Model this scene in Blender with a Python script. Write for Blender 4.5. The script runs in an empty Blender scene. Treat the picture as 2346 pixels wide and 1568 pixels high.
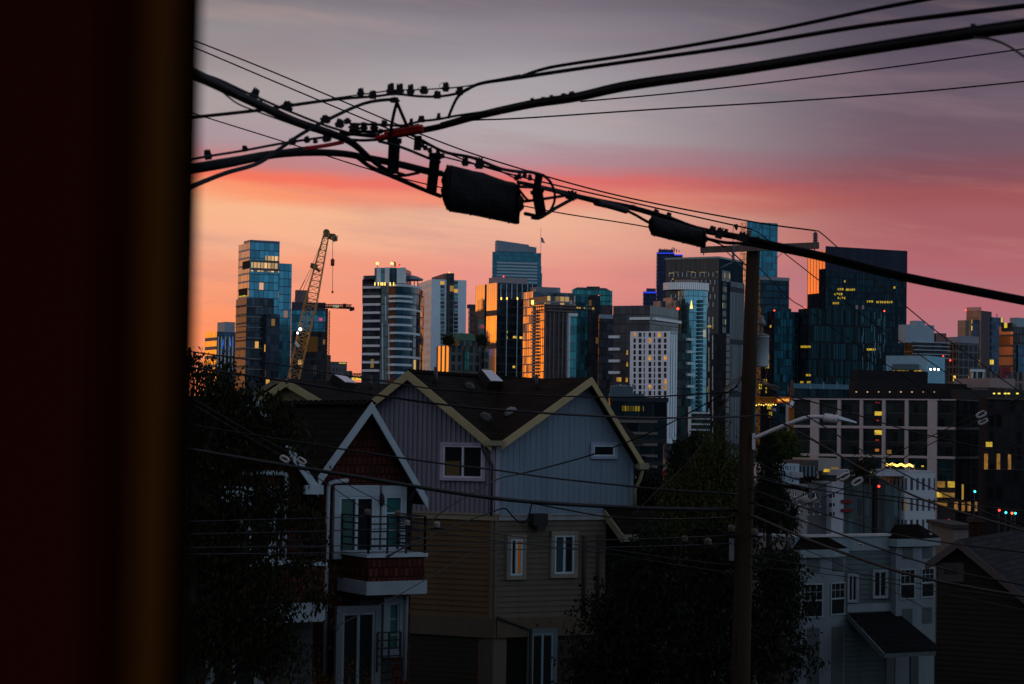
import bpy, math, random
import numpy as np
from mathutils import Vector, Matrix
R = math.radians
rng = random.Random(7)
SC = bpy.context.scene
COL = SC.collection

# ------------------------------------------------------------------ camera
LENS = 72.0
PW, PH = 2346.0, 1568.0
FPX = PW * LENS / 36.0
PITCH, ROLL = R(2.35), 0.0148
EYE = Vector((0, 0, 10.0))
_f = Vector((0, math.cos(PITCH), math.sin(PITCH)))
_r0 = Vector((1, 0, 0)); _u0 = Vector((0, -math.sin(PITCH), math.cos(PITCH)))
_r = _r0 * math.cos(ROLL) + _u0 * math.sin(ROLL)
_u = _u0 * math.cos(ROLL) - _r0 * math.sin(ROLL)
cd = bpy.data.cameras.new("camera"); cam = bpy.data.objects.new("camera", cd); COL.objects.link(cam)
cd.lens = LENS; cd.sensor_width = 36; cd.clip_start = 0.05; cd.clip_end = 20000
cd.dof.use_dof = True; cd.dof.focus_distance = 70; cd.dof.aperture_fstop = 6.3
M = Matrix((( _r.x, _u.x, -_f.x, EYE.x), (_r.y, _u.y, -_f.y, EYE.y), (_r.z, _u.z, -_f.z, EYE.z), (0, 0, 0, 1)))
cam.matrix_world = M
SC.camera = cam

def ray(u, v):
    return _f + _r * ((u - PW / 2) / FPX) + _u * ((PH / 2 - v) / FPX)
def P(u, v, d):
    k = ray(u, v); return EYE + k * (d / k.y)

# ------------------------------------------------------------------ scene graph helpers
def tag(o, label=None, cat=None, group=None, kind=None):
    if label: o['label'] = label
    if cat: o['category'] = cat
    if group: o['group'] = group
    if kind: o['kind'] = kind
    return o
def thing(name, label, cat, loc, group=None):
    o = bpy.data.objects.new(name, None); COL.objects.link(o)
    o.location = loc; o.empty_display_size = 0.1
    return tag(o, label, cat, group)
def org(o):
    return o.location.copy() if o else Vector((0, 0, 0))
def root_of(o):
    while o.parent: o = o.parent
    return o

class Face:
    """A vertical wall plane: P0 (x,y), unit direction along it; outward normal looks to the viewer."""
    def __init__(s, p0, d):
        s.p = Vector((p0[0], p0[1])); s.d = Vector((d[0], d[1])).normalized()
        n = Vector((s.d.y, -s.d.x))
        if n.dot(s.p) > 0: n = -n
        s.n = n
    def pt(s, a, z, o=0.0):
        q = s.p + s.d * a + s.n * o; return Vector((q.x, q.y, z))
    def px(s, u, v, o=0.0):
        k = ray(u, v); p = s.p + s.n * o
        e = Vector((EYE.x, EYE.y)); t = (p - e).dot(s.n) / Vector((k.x, k.y)).dot(s.n)
        h = EYE + k * t
        return (Vector((h.x, h.y)) - p).dot(s.d), h.z
def left_face(c, phi):
    return Face((c.x, c.y), (-math.cos(R(phi)), math.sin(R(phi))))
def right_face(c, phi):
    return Face((c.x, c.y), (math.sin(R(phi)), math.cos(R(phi))))

class MB:
    def __init__(s): s.v = []; s.f = []; s.m = []; s.uv = []; s.sm = []
    def face(s, pts, mi=0, uv=None, smooth=False):
        b = len(s.v); s.v += [tuple(p) for p in pts]; s.f.append(tuple(range(b, b + len(pts)))); s.m.append(mi); s.sm.append(smooth)
        if uv is None: uv = [(0, 0)] * len(pts)
        s.uv += list(uv); return s
    def box(s, fc, s0, s1, z0, z1, o0, o1, mi=0, mtop=None):
        if mtop is None: mtop = mi
        q = lambda a, z, o: fc.pt(a, z, o)
        s.face([q(s0, z0, o1), q(s1, z0, o1), q(s1, z1, o1), q(s0, z1, o1)], mi, [(s0, z0), (s1, z0), (s1, z1), (s0, z1)])
        s.face([q(s1, z0, o0), q(s0, z0, o0), q(s0, z1, o0), q(s1, z1, o0)], mi, [(s1, z0), (s0, z0), (s0, z1), (s1, z1)])
        s.face([q(s0, z0, o0), q(s0, z0, o1), q(s0, z1, o1), q(s0, z1, o0)], mi, [(o0, z0), (o1, z0), (o1, z1), (o0, z1)])
        s.face([q(s1, z0, o1), q(s1, z0, o0), q(s1, z1, o0), q(s1, z1, o1)], mi, [(o1, z0), (o0, z0), (o0, z1), (o1, z1)])
        s.face([q(s0, z1, o1), q(s1, z1, o1), q(s1, z1, o0), q(s0, z1, o0)], mtop, [(s0, o1), (s1, o1), (s1, o0), (s0, o0)])
        s.face([q(s0, z0, o0), q(s1, z0, o0), q(s1, z0, o1), q(s0, z0, o1)], mtop, [(s0, o0), (s1, o0), (s1, o1), (s0, o1)])
        return s
    def poly(s, fc, pts, o0, o1, mi=0):
        """polygon [(s,z)] on a wall plane, extruded from offset o0 to o1"""
        n = len(pts)
        s.face([fc.pt(a, z, o1) for a, z in pts], mi, pts)
        s.face([fc.pt(a, z, o0) for a, z in reversed(pts)], mi, list(reversed(pts)))
        for i in range(n):
            (a, z), (b, y) = pts[i], pts[(i + 1) % n]
            L = math.hypot(b - a, y - z)
            s.face([fc.pt(a, z, o0), fc.pt(b, y, o0), fc.pt(b, y, o1), fc.pt(a, z, o1)], mi, [(0, o0), (L, o0), (L, o1), (0, o1)])
        return s
    def prism(s, xy, z0, z1, mi=0, mtop=None, smooth=False, ztop=None):
        n = len(xy); acc = 0.0
        zt = ztop or [z1] * n
        for i in range(n):
            a, b = xy[i], xy[(i + 1) % n]; j = (i + 1) % n
            L = math.hypot(b[0] - a[0], b[1] - a[1])
            s.face([(a[0], a[1], z0), (b[0], b[1], z0), (b[0], b[1], zt[j]), (a[0], a[1], zt[i])], mi,
                   [(acc, z0), (acc + L, z0), (acc + L, zt[j]), (acc, zt[i])], smooth)
            acc += L
        s.face([(p[0], p[1], zt[i]) for i, p in enumerate(xy)], mi if mtop is None else mtop, [(p[0], p[1]) for p in xy])
        return s
    def slab(s, p0, p1, p2, p3, th, mi=0, mi2=None):
        """roof plane p0-p1 eave, p2-p3 ridge; thickness downwards"""
        if mi2 is None: mi2 = mi
        p0, p1, p2, p3 = map(Vector, (p0, p1, p2, p3)); dn = Vector((0, 0, -th))
        L = (p1 - p0).length; H = (p3 - p0).length
        s.face([p0, p1, p2, p3], mi, [(0, 0), (L, 0), (L, H), (0, H)])
        s.face([p3 + dn, p2 + dn, p1 + dn, p0 + dn], mi2)
        for a, b in ((p0, p1), (p1, p2), (p2, p3), (p3, p0)):
            s.face([a + dn, b + dn, b, a], mi2)
        return s
    def tube(s, pts, r, n=8, mi=0, cap=True):
        pts = [Vector(p) for p in pts]; m = len(pts)
        rr = r if hasattr(r, '__len__') else [r] * m
        rings = []; b = len(s.v)
        t0 = (pts[1] - pts[0]).normalized()
        ref = Vector((0, 0, 1)) if abs(t0.z) < .9 else Vector((1, 0, 0))
        x = t0.cross(ref).normalized()
        for i in range(m):
            t = (pts[min(i + 1, m - 1)] - pts[max(i - 1, 0)])
            t = t.normalized() if t.length > 1e-9 else t0
            x = (x - t * x.dot(t)); x = x.normalized() if x.length > 1e-6 else t.orthogonal().normalized()
            y = t.cross(x)
            for k in range(n):
                a = 2 * math.pi * k / n
                s.v.append(tuple(pts[i] + (x * math.cos(a) + y * math.sin(a)) * rr[i]))
        for i in range(m - 1):
            for k in range(n):
                k2 = (k + 1) % n
                s.f.append((b + i * n + k, b + i * n + k2, b + (i + 1) * n + k2, b + (i + 1) * n + k)); s.m.append(mi); s.sm.append(True)
                s.uv += [(k / n, i), ((k + 1) / n, i), ((k + 1) / n, i + 1), (k / n, i + 1)]
        if cap:
            for ring, rev in ((0, True), (m - 1, False)):
                idx = [b + ring * n + k for k in range(n)]
                if rev: idx.reverse()
                s.f.append(tuple(idx)); s.m.append(mi); s.sm.append(False); s.uv += [(0, 0)] * n
        return s
    def lathe(s, base, axis, prof, n=16, mi=0):
        """prof: [(radius, distance along axis)]"""
        base = Vector(base); axis = Vector(axis).normalized()
        x = axis.orthogonal().normalized(); y = axis.cross(x); b = len(s.v); m = len(prof)
        for r, h in prof:
            for k in range(n):
                a = 2 * math.pi * k / n
                s.v.append(tuple(base + axis * h + (x * math.cos(a) + y * math.sin(a)) * max(r, 1e-4)))
        for i in range(m - 1):
            for k in range(n):
                k2 = (k + 1) % n
                s.f.append((b + i * n + k, b + i * n + k2, b + (i + 1) * n + k2, b + (i + 1) * n + k)); s.m.append(mi); s.sm.append(True)
                s.uv += [(k / n, prof[i][1]), ((k + 1) / n, prof[i][1]), ((k + 1) / n, prof[i + 1][1]), (k / n, prof[i + 1][1])]
        for ring, rev in ((0, True), (m - 1, False)):
            idx = [b + ring * n + k for k in range(n)]
            if rev: idx.reverse()
            s.f.append(tuple(idx)); s.m.append(mi); s.sm.append(False); s.uv += [(0, 0)] * n
        return s
    def bar(s, a, b, w, h=None, mi=0, up=None):
        """square bar between two points"""
        a = Vector(a); b = Vector(b); h = h or w; t = (b - a).normalized()
        up = Vector(up) if up else (Vector((0, 0, 1)) if abs(t.z) < .95 else Vector((0, 1, 0)))
        x = t.cross(up).normalized() * (w / 2); y = x.normalized().cross(t) * (h / 2)
        c = [x + y, -x + y, -x - y, x - y]
        A = [a + k for k in c]; B = [b + k for k in c]; L = (b - a).length
        for i in range(4):
            j = (i + 1) % 4
            s.face([A[i], A[j], B[j], B[i]], mi, [(0, 0), (w, 0), (w, L), (0, L)])
        s.face(A[::-1], mi); s.face(B, mi)
        return s
    def build(s, name, mats, parent=None, origin=None):
        o0 = org(root_of(parent)) if parent else (Vector(origin) if origin is not None else Vector((0, 0, 0)))
        me = bpy.data.meshes.new(name)
        me.from_pydata([(a - o0.x, b - o0.y, c - o0.z) for a, b, c in s.v], [], s.f)
        if not isinstance(mats, (list, tuple)): mats = [mats]
        for m in mats: me.materials.append(m)
        if len(mats) > 1: me.polygons.foreach_set('material_index', s.m)
        me.polygons.foreach_set('use_smooth', s.sm)
        ul = me.uv_layers.new(name='UVMap'); ul.data.foreach_set('uv', [c for t in s.uv for c in t])
        me.update()
        o = bpy.data.objects.new(name, me); COL.objects.link(o)
        if parent: o.parent = parent
        else: o.location = o0
        return o

def spline(pts, n=10):
    """Catmull-Rom through a list of tuples"""
    p = [np.array(q, float) for q in pts]
    if len(p) == 2:
        return [tuple(p[0] + (p[1] - p[0]) * t) for t in np.linspace(0, 1, n + 1)]
    p = [2 * p[0] - p[1]] + p + [2 * p[-1] - p[-2]]; out = []
    for i in range(1, len(p) - 2):
        a, b, c, d = p[i - 1:i + 3]
        for t in np.linspace(0, 1, n, endpoint=False):
            out.append(tuple(.5 * (2 * b + (c - a) * t + (2 * a - 5 * b + 4 * c - d) * t * t + (3 * b - a - 3 * c + d) * t ** 3)))
    out.append(tuple(p[-2])); return out

# ------------------------------------------------------------------ materials
def _mat(name):
    m = bpy.data.materials.new(name); m.use_nodes = True
    nt = m.node_tree; return m, nt.nodes, nt.links, nt.nodes['Principled BSDF']
def mix(N, L, fac, a, b):
    n = N.new('ShaderNodeMix'); n.data_type = 'RGBA'
    for sock, val in ((0, fac), (6, a), (7, b)):
        if hasattr(val, 'is_output') or isinstance(val, bpy.types.NodeSocket): L.new(val, n.inputs[sock])
        elif sock == 0: n.inputs[0].default_value = val
        else: n.inputs[sock].default_value = (*val[:3], 1)
    return n.outputs[2]
def math_(N, L, op, a, b=None, c=None):
    n = N.new('ShaderNodeMath'); n.operation = op
    for i, val in enumerate((a, b, c)):
        if val is None: continue
        if isinstance(val, bpy.types.NodeSocket): L.new(val, n.inputs[i])
        else: n.inputs[i].default_value = val
    return n.outputs[0]
def noise(N, L, vec, scale, detail=4, rough=.55):
    n = N.new('ShaderNodeTexNoise'); n.inputs['Scale'].default_value = scale; n.inputs['Detail'].default_value = detail
    n.inputs['Roughness'].default_value = rough
    if vec is not None: L.new(vec, n.inputs['Vector'])
    return n.outputs['Fac']
_cache = {}
def plain(name, col, rough=.6, metal=0.0, var=.25, scale=2.0, bump=0.0, emit=0.0):
    if name in _cache: return _cache[name]
    m, N, L, B = _mat(name)
    tc = N.new('ShaderNodeTexCoord').outputs['Object']
    f = noise(N, L, tc, scale, 5)
    lo = tuple(c * (1 - var) for c in col); hi = tuple(min(1, c * (1 + var)) for c in col)
    c = mix(N, L, f, lo, hi)
    mp = N.new('ShaderNodeMapping'); L.new(tc, mp.inputs[0]); mp.inputs['Scale'].default_value = (2.2, 2.2, .35)   # rain streaks and dirt
    st = N.new('ShaderNodeMapRange'); L.new(noise(N, L, mp.outputs[0], 1, 6, .6), st.inputs[0]); st.inputs[1].default_value = .48; st.inputs[2].default_value = .75; st.inputs[3].default_value = 0; st.inputs[4].default_value = .34
    c = mix(N, L, st.outputs[0], c, tuple(k * .45 for k in col)); L.new(c, B.inputs['Base Color'])
    B.inputs['Roughness'].default_value = rough; B.inputs['Metallic'].default_value = metal
    B.inputs['Specular IOR Level'].default_value = .05 if rough >= .55 else .25
    if bump:
        b = N.new('ShaderNodeBump'); b.inputs['Strength'].default_value = bump; b.inputs['Distance'].default_value = .02
        L.new(noise(N, L, tc, scale * 6, 4), b.inputs['Height']); L.new(b.outputs[0], B.inputs['Normal'])
    if emit:
        B.inputs['Emission Color'].default_value = (*col, 1); B.inputs['Emission Strength'].default_value = emit
    _cache[name] = m; return m
def lamp_mat(name, col, e):
    if name in _cache: return _cache[name]
    m, N, L, B = _mat(name); B.inputs['Base Color'].default_value = (*[c * .3 for c in col], 1)
    B.inputs['Emission Color'].default_value = (*col, 1); B.inputs['Emission Strength'].default_value = e
    if e < 1:      # lit rooms: lamps, walls and furniture differ from room to room
        tc = N.new('ShaderNodeTexCoord').outputs['Object']; mr = N.new('ShaderNodeMapRange'); L.new(noise(N, L, tc, .8, 4, .6), mr.inputs[0])
        mr.inputs[1].default_value = .3; mr.inputs[2].default_value = .7; mr.inputs[3].default_value = e * .25; mr.inputs[4].default_value = e * 1.35; L.new(mr.outputs[0], B.inputs['Emission Strength'])
    _cache[name] = m; return m
def facade(name, wall, glass, bay=1.5, flr=3.6, mu=.12, sp=.2, lit=.03, metal=.75, rough=.12, run=1, var=.35,
           litcol=(1, .55, .08), e=1.0, tilt=.02, wrough=.6, wmetal=0.0, blinds=0.0):
    """curtain wall: UV in metres, cells = bay x storey, some of them lit"""
    if name in _cache: return _cache[name]
    m, N, L, B = _mat(name)
    sx = N.new('ShaderNodeSeparateXYZ'); L.new(N.new('ShaderNodeUVMap').outputs[0], sx.inputs[0])
    U = math_(N, L, 'DIVIDE', sx.outputs[0], bay); V = math_(N, L, 'DIVIDE', sx.outputs[1], flr)
    iu = math_(N, L, 'FLOOR', U); iv = math_(N, L, 'FLOOR', V)
    fu = math_(N, L, 'SUBTRACT', U, iu); fv = math_(N, L, 'SUBTRACT', V, iv)
    win = math_(N, L, 'MULTIPLY', math_(N, L, 'GREATER_THAN', fu, mu), math_(N, L, 'GREATER_THAN', fv, sp))
    def wn(a, b, off):
        c = N.new('ShaderNodeCombineXYZ'); L.new(a, c.inputs[0]); L.new(b, c.inputs[1]); c.inputs[2].default_value = off
        w = N.new('ShaderNodeTexWhiteNoise'); w.noise_dimensions = '3D'; L.new(c.outputs[0], w.inputs['Vector']); return w
    w1 = wn(iu, iv, 3.7); rnd = w1.outputs['Value']
    ir = math_(N, L, 'FLOOR', math_(N, L, 'DIVIDE', iu, float(run)))
    rl = wn(ir, iv, 11.3).outputs['Value']
    litm = math_(N, L, 'MULTIPLY', math_(N, L, 'GREATER_THAN', rl, 1 - lit), win)
    if run > 1: litm = math_(N, L, 'MULTIPLY', litm, math_(N, L, 'GREATER_THAN', rnd, .25))
    if metal > .3:      # tinted glass
        mu_ = sum(glass) / 3; glass = tuple(max(.003, min(.95, mu_ + (c - mu_) * 1.45)) for c in glass)
        if glass[0] < .2: glass = tuple(c * .45 for c in glass)
    lo = tuple(c * (1 - var) for c in glass); hi = tuple(min(1, c * (1 + var)) for c in glass)
    g = mix(N, L, rnd, lo, hi)
    if blinds:
        g = mix(N, L, math_(N, L, 'MULTIPLY', math_(N, L, 'GREATER_THAN', wn(iu, iv, 23.1).outputs['Value'], 1 - blinds), .8), g, (.25, .24, .22))
    wl = mix(N, L, noise(N, L, N.new('ShaderNodeTexCoord').outputs['Object'], .15, 5), tuple(c * .85 for c in wall), tuple(min(1, c * 1.12) for c in wall))
    L.new(mix(N, L, win, wl, g), B.inputs['Base Color'])
    mr = N.new('ShaderNodeMapRange'); L.new(win, mr.inputs[0]); mr.inputs[3].default_value = wrough; mr.inputs[4].default_value = rough
    L.new(mr.outputs[0], B.inputs['Roughness'])
    mm = N.new('ShaderNodeMapRange'); L.new(win, mm.inputs[0]); mm.inputs[3].default_value = wmetal; mm.inputs[4].default_value = metal
    L.new(mm.outputs[0], B.inputs['Metallic'])
    if tilt:
        geo = N.new('ShaderNodeNewGeometry')
        vs = N.new('ShaderNodeVectorMath'); vs.operation = 'SUBTRACT'; L.new(w1.outputs['Color'], vs.inputs[0]); vs.inputs[1].default_value = (.5, .5, .5)
        sc = N.new('ShaderNodeVectorMath'); sc.operation = 'SCALE'; L.new(vs.outputs[0], sc.inputs[0]); sc.inputs['Scale'].default_value = tilt
        ad = N.new('ShaderNodeVectorMath'); L.new(geo.outputs['Normal'], ad.inputs[0]); L.new(sc.outputs[0], ad.inputs[1])
        nm = N.new('ShaderNodeVectorMath'); nm.operation = 'NORMALIZE'; L.new(ad.outputs[0], nm.inputs[0]); L.new(nm.outputs[0], B.inputs['Normal'])
    B.inputs['Specular IOR Level'].default_value = .12 if metal >= .1 else 0.0
    B.inputs['Emission Color'].default_value = (*litcol, 1)
    # lit rooms are brighter under their ceiling lamps
    st = math_(N, L, 'MULTIPLY', litm, math_(N, L, 'MULTIPLY', math_(N, L, 'ADD', math_(N, L, 'MULTIPLY', rnd, .9), .25), e))
    L.new(st, B.inputs['Emission Strength'])
    _cache[name] = m; return m
def shingle(name, col, w=.9, h=.16, var=.35, rough=.85, bump=.5):
    if name in _cache: return _cache[name]
    m, N, L, B = _mat(name)
    uv = N.new('ShaderNodeUVMap').outputs[0]
    br = N.new('ShaderNodeTexBrick'); L.new(uv, br.inputs['Vector']); br.inputs['Scale'].default_value = 1
    br.inputs['Brick Width'].default_value = w; br.inputs['Row Height'].default_value = h; br.inputs['Mortar Size'].default_value = .018
    br.inputs['Mortar Smooth'].default_value = .1; br.offset = .37
    br.inputs['Color1'].default_value = (*[c * (1 - var) for c in col], 1); br.inputs['Color2'].default_value = (*[c * (1 + var) for c in col], 1)
    br.inputs['Mortar'].default_value = (*[c * .25 for c in col], 1)
    f = noise(N, L, N.new('ShaderNodeTexCoord').outputs['Object'], .8, 6)
    c = mix(N, L, math_(N, L, 'MULTIPLY', f, .7), br.outputs['Color'], tuple(k * .55 for k in col)); L.new(c, B.inputs['Base Color'])
    B.inputs['Roughness'].default_value = rough; B.inputs['Specular IOR Level'].default_value = .03
    b = N.new('ShaderNodeBump'); b.inputs['Strength'].default_value = bump; b.inputs['Distance'].default_value = .03
    L.new(br.outputs['Fac'], b.inputs['Height']); b.invert = True; L.new(b.outputs[0], B.inputs['Normal'])
    _cache[name] = m; return m
def wood(name, col, rough=.8, sc=3.0):
    if name in _cache: return _cache[name]
    m, N, L, B = _mat(name)
    tc = N.new('ShaderNodeTexCoord').outputs['Object']
    mp = N.new('ShaderNodeMapping'); L.new(tc, mp.inputs[0]); mp.inputs['Scale'].default_value = (sc * 6, sc * 6, sc * .25)
    f = noise(N, L, mp.outputs[0], 1, 6, .65)
    c = mix(N, L, f, tuple(k * .15 for k in col), tuple(k * 2.0 for k in col)); L.new(c, B.inputs['Base Color'])
    B.inputs['Roughness'].default_value = rough; B.inputs['Specular IOR Level'].default_value = .06
    b = N.new('ShaderNodeBump'); b.inputs['Strength'].default_value = .6; b.inputs['Distance'].default_value = .02
    L.new(f, b.inputs['Height']); L.new(b.outputs[0], B.inputs['Normal'])
    _cache[name] = m; return m
def leafmat(name, col):
    if name in _cache: return _cache[name]
    m, N, L, B = _mat(name)
    tc = N.new('ShaderNodeTexCoord').outputs['Object']
    f = noise(N, L, tc, 1.3, 5)
    oi = N.new('ShaderNodeNewGeometry').outputs['Random Per Island']
    c = mix(N, L, f, tuple(k * .5 for k in col), tuple(k * 1.5 for k in col))
    c2 = mix(N, L, math_(N, L, 'MULTIPLY', oi, .6), c, (col[0] * 1.8, col[1] * 1.3, col[2] * .7)); L.new(c2, B.inputs['Base Color'])
    B.inputs['Roughness'].default_value = .7; B.inputs['Specular IOR Level'].default_value = .08
    _cache[name] = m; return m
# ------------------------------------------------------------------ sky, sun, view
def s2l(c):
    return tuple(((k / 255) / 12.92 if k <= 10 else (((k / 255) + .055) / 1.055) ** 2.4) for k in c)
W = bpy.data.worlds.new("World"); SC.world = W; W.use_nodes = True
N, L = W.node_tree.nodes, W.node_tree.links
bg = N['Background']
tc = N.new('ShaderNodeTexCoord'); sx = N.new('ShaderNodeSeparateXYZ'); L.new(tc.outputs['Generated'], sx.inputs[0])
X, Y, Z = sx.outputs
AZ = math_(N, L, 'ARCTAN2', X, Y)
def cv(a, b, c=0.0):
    n = N.new('ShaderNodeCombineXYZ')
    for i, q in enumerate((a, b, c)):
        if isinstance(q, bpy.types.NodeSocket): L.new(q, n.inputs[i])
        else: n.inputs[i].default_value = q
    return n.outputs[0]
def mrange(x, a, b, lo=0.0, hi=1.0, smooth=True):
    n = N.new('ShaderNodeMapRange'); n.interpolation_type = 'SMOOTHSTEP' if smooth else 'LINEAR'
    L.new(x, n.inputs[0]); n.inputs[1].default_value = a; n.inputs[2].default_value = b; n.inputs[3].default_value = lo; n.inputs[4].default_value = hi
    return n.outputs[0]
# thin cloud streaks: warp the height at which each colour band lies
n1 = noise(N, L, cv(math_(N, L, 'MULTIPLY', AZ, 3.0), math_(N, L, 'MULTIPLY', Z, 16.0), 1.7), 1.0, 5, .5)
n2 = noise(N, L, cv(math_(N, L, 'MULTIPLY', AZ, 9.0), math_(N, L, 'MULTIPLY', Z, 60.0), 5.1), 1.0, 5, .55)
ZD = math_(N, L, 'ADD', Z, math_(N, L, 'ADD', math_(N, L, 'MULTIPLY', math_(N, L, 'SUBTRACT', n1, .5), .022), math_(N, L, 'MULTIPLY', math_(N, L, 'SUBTRACT', n2, .5), .015)))
ZR = math_(N, L, 'MULTIPLY', ZD, 4.0)
def ramp(stops):
    r = N.new('ShaderNodeValToRGB'); L.new(ZR, r.inputs[0]); cr = r.color_ramp; cr.interpolation = 'B_SPLINE' if False else 'EASE'
    stops = sorted(stops)
    while len(cr.elements) > 1: cr.elements.remove(cr.elements[-1])
    for i, (z, c) in enumerate(stops):
        e = cr.elements[0] if i == 0 else cr.elements.new(min(1, z * 4))
        e.position = max(0, min(1, z * 4)); e.color = (*s2l(c), 1)
    return r.outputs[0]
def zpx(v): return .2103 - .0002131 * v
RL = ramp([(zpx(900), (255, 140, 92)), (zpx(780), (255, 148, 100)), (zpx(640), (250, 160, 122)), (zpx(560), (248, 178, 142)), (zpx(500), (247, 182, 140)), (zpx(462), (250, 150, 110)), (zpx(432), (246, 116, 90)), (zpx(395), (194, 128, 130)), (zpx(330), (168, 148, 156)), (zpx(240), (166, 155, 156)), (zpx(120), (146, 138, 142)), (zpx(0), (122, 117, 124))])
RC = ramp([(zpx(900), (226, 136, 118)), (zpx(760), (228, 138, 126)), (zpx(640), (231, 147, 136)), (zpx(560), (238, 174, 148)), (zpx(505), (238, 180, 152)), (zpx(468), (238, 142, 120)), (zpx(436), (226, 112, 110)), (zpx(408), (200, 128, 134)), (zpx(380), (184, 142, 152)), (zpx(320), (178, 168, 172)), (zpx(200), (164, 158, 164)), (zpx(90), (140, 132, 142)), (zpx(0), (118, 110, 122))])
RR = ramp([(zpx(900), (176, 120, 128)), (zpx(780), (174, 114, 124)), (zpx(690), (182, 106, 116)), (zpx(600), (176, 100, 110)), (zpx(520), (164, 92, 100)), (zpx(460), (156, 82, 88)), (zpx(405), (130, 78, 90)), (zpx(330), (112, 84, 100)), (zpx(230), (98, 84, 101)), (zpx(130), (84, 74, 91)), (zpx(0), (68, 62, 78))])
front = mix(N, L, mrange(AZ, -.15, .0), RL, RC)
front = mix(N, L, mrange(AZ, -.01, .205), front, RR)
# mauve and bright streaks of thin high cloud
n3 = noise(N, L, cv(math_(N, L, 'MULTIPLY', AZ, 5.0), math_(N, L, 'ADD', math_(N, L, 'MULTIPLY', Z, 42.0), math_(N, L, 'MULTIPLY', AZ, 4.0)), 8.8), 1.0, 7, .6)
front = mix(N, L, mrange(n3, .48, .72, 0, .36), front, (.34, .20, .24))
front = mix(N, L, mrange(n3, .46, .26, 0, .13), front, (.85, .48, .40))
# dusk vault behind and overhead
def ramp2(src, stops):
    r = N.new('ShaderNodeValToRGB'); L.new(src, r.inputs[0]); cr = r.color_ramp; cr.interpolation = 'EASE'
    while len(cr.elements) > 1: cr.elements.remove(cr.elements[-1])
    for i, (z, c) in enumerate(stops):
        e = cr.elements[0] if i == 0 else cr.elements.new(z)
        e.position = z; e.color = (*c, 1)
    return r.outputs[0]
back = ramp2(Z, [(0.0, (.60, .78, .92)), (.10, (.56, .84, 1.05)), (.22, (.46, .66, .90)), (.40, (.20, .27, .38)), (.7, (.065, .085, .13)), (1.0, (.05, .062, .095))])
back = mix(N, L, math_(N, L, 'MULTIPLY', noise(N, L, cv(math_(N, L, 'MULTIPLY', AZ, 2.0), math_(N, L, 'MULTIPLY', Z, 9.0), 9.0), 1.0, 5), .55), back, (.58, .58, .65))
# the glow of the sun below the skyline, off to the left of the view
glow = ramp2(Z, [(0.0, (2.3, .72, .05)), (.045, (2.2, .66, .06)), (.075, (1.25, .47, .18)), (.12, (.80, .42, .29)), (.22, (.38, .27, .24)), (.42, (.12, .115, .13))])
gf = math_(N, L, 'MULTIPLY', mrange(AZ, -.42, -.62), mrange(AZ, -2.15, -1.45))
sides = mix(N, L, gf, back, glow)
ff = math_(N, L, 'MULTIPLY', mrange(AZ, -.50, -.26), mrange(AZ, .75, .30))
ff = math_(N, L, 'MULTIPLY', ff, mrange(Z, .62, .20))
sky_col = mix(N, L, ff, sides, front)
sky_col = mix(N, L, mrange(Z, -.01, -.06), sky_col, (.012, .014, .018))
ns = N.new('ShaderNodeTexSky'); ns.sky_type = 'NISHITA'; ns.sun_disc = False; ns.sun_elevation = R(1.0); ns.sun_rotation = R(-62)
ns.air_density = 1.4; ns.dust_density = 2.0
ad = N.new('ShaderNodeMix'); ad.data_type = 'RGBA'; ad.blend_type = 'ADD'; ad.inputs[0].default_value = .012
L.new(sky_col, ad.inputs[6]); L.new(ns.outputs[0], ad.inputs[7])
L.new(ad.outputs[2], bg.inputs['Color']); bg.inputs['Strength'].default_value = 1.0

sd = bpy.data.lights.new("sun", 'SUN'); sun = bpy.data.objects.new("sun", sd); COL.objects.link(sun)
sd.energy = .26; sd.angle = R(14); sd.color = (1.0, .55, .26)
_az, _el = R(-72), R(6)
sun.rotation_euler = Vector((math.sin(_az) * math.cos(_el), math.cos(_az) * math.cos(_el), math.sin(_el))).to_track_quat('Z', 'Y').to_euler()
SC.view_settings.view_transform = 'Standard'; SC.view_settings.look = 'None'
SC.view_settings.exposure = 0; SC.view_settings.gamma = 1
SC.render.engine = 'CYCLES'; SC.cycles.max_bounces = 6; SC.cycles.diffuse_bounces = 3; SC.cycles.glossy_bounces = 4
SC.cycles.use_denoising = True; SC.cycles.sample_clamp_indirect = 4

# ------------------------------------------------------------------ ground
def ground_z(y, x=0):
    if y < 110: return -1.2 - max(0, y) * .006
    t = min(1, (y - 110) / 260); t = t * t * (3 - 2 * t)
    return -1.86 + t * (-26 + 1.86)
def sst(a, b, x):
    t = max(0.0, min(1.0, (x - a) / (b - a))); return t * t * (3 - 2 * t)
def shade_hill(x, y):
    """the hillside the photo is taken from: it rises behind the lens and to the left of the street"""
    left = 34 * sst(-26, -75, x) * (1 - sst(150, 250, y)) * sst(-0.17, -0.55, x / max(y, 1) if y > 1 else -1)
    back_ = 46 * sst(-12, -120, y)
    return max(left, back_) + (1.2 * math.sin(x * .13) * math.sin(y * .11) if max(left, back_) > 2 else 0)
g = MB(); ys = [-400, -260, -180, -130, -100, -80, -60, -45, -30, -14, 0, 15, 30, 45, 60, 75, 90, 110, 125, 140, 155, 170, 185, 200, 220, 240, 280, 320, 370, 500, 800, 1500, 3000, 7000, 14000]
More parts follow.
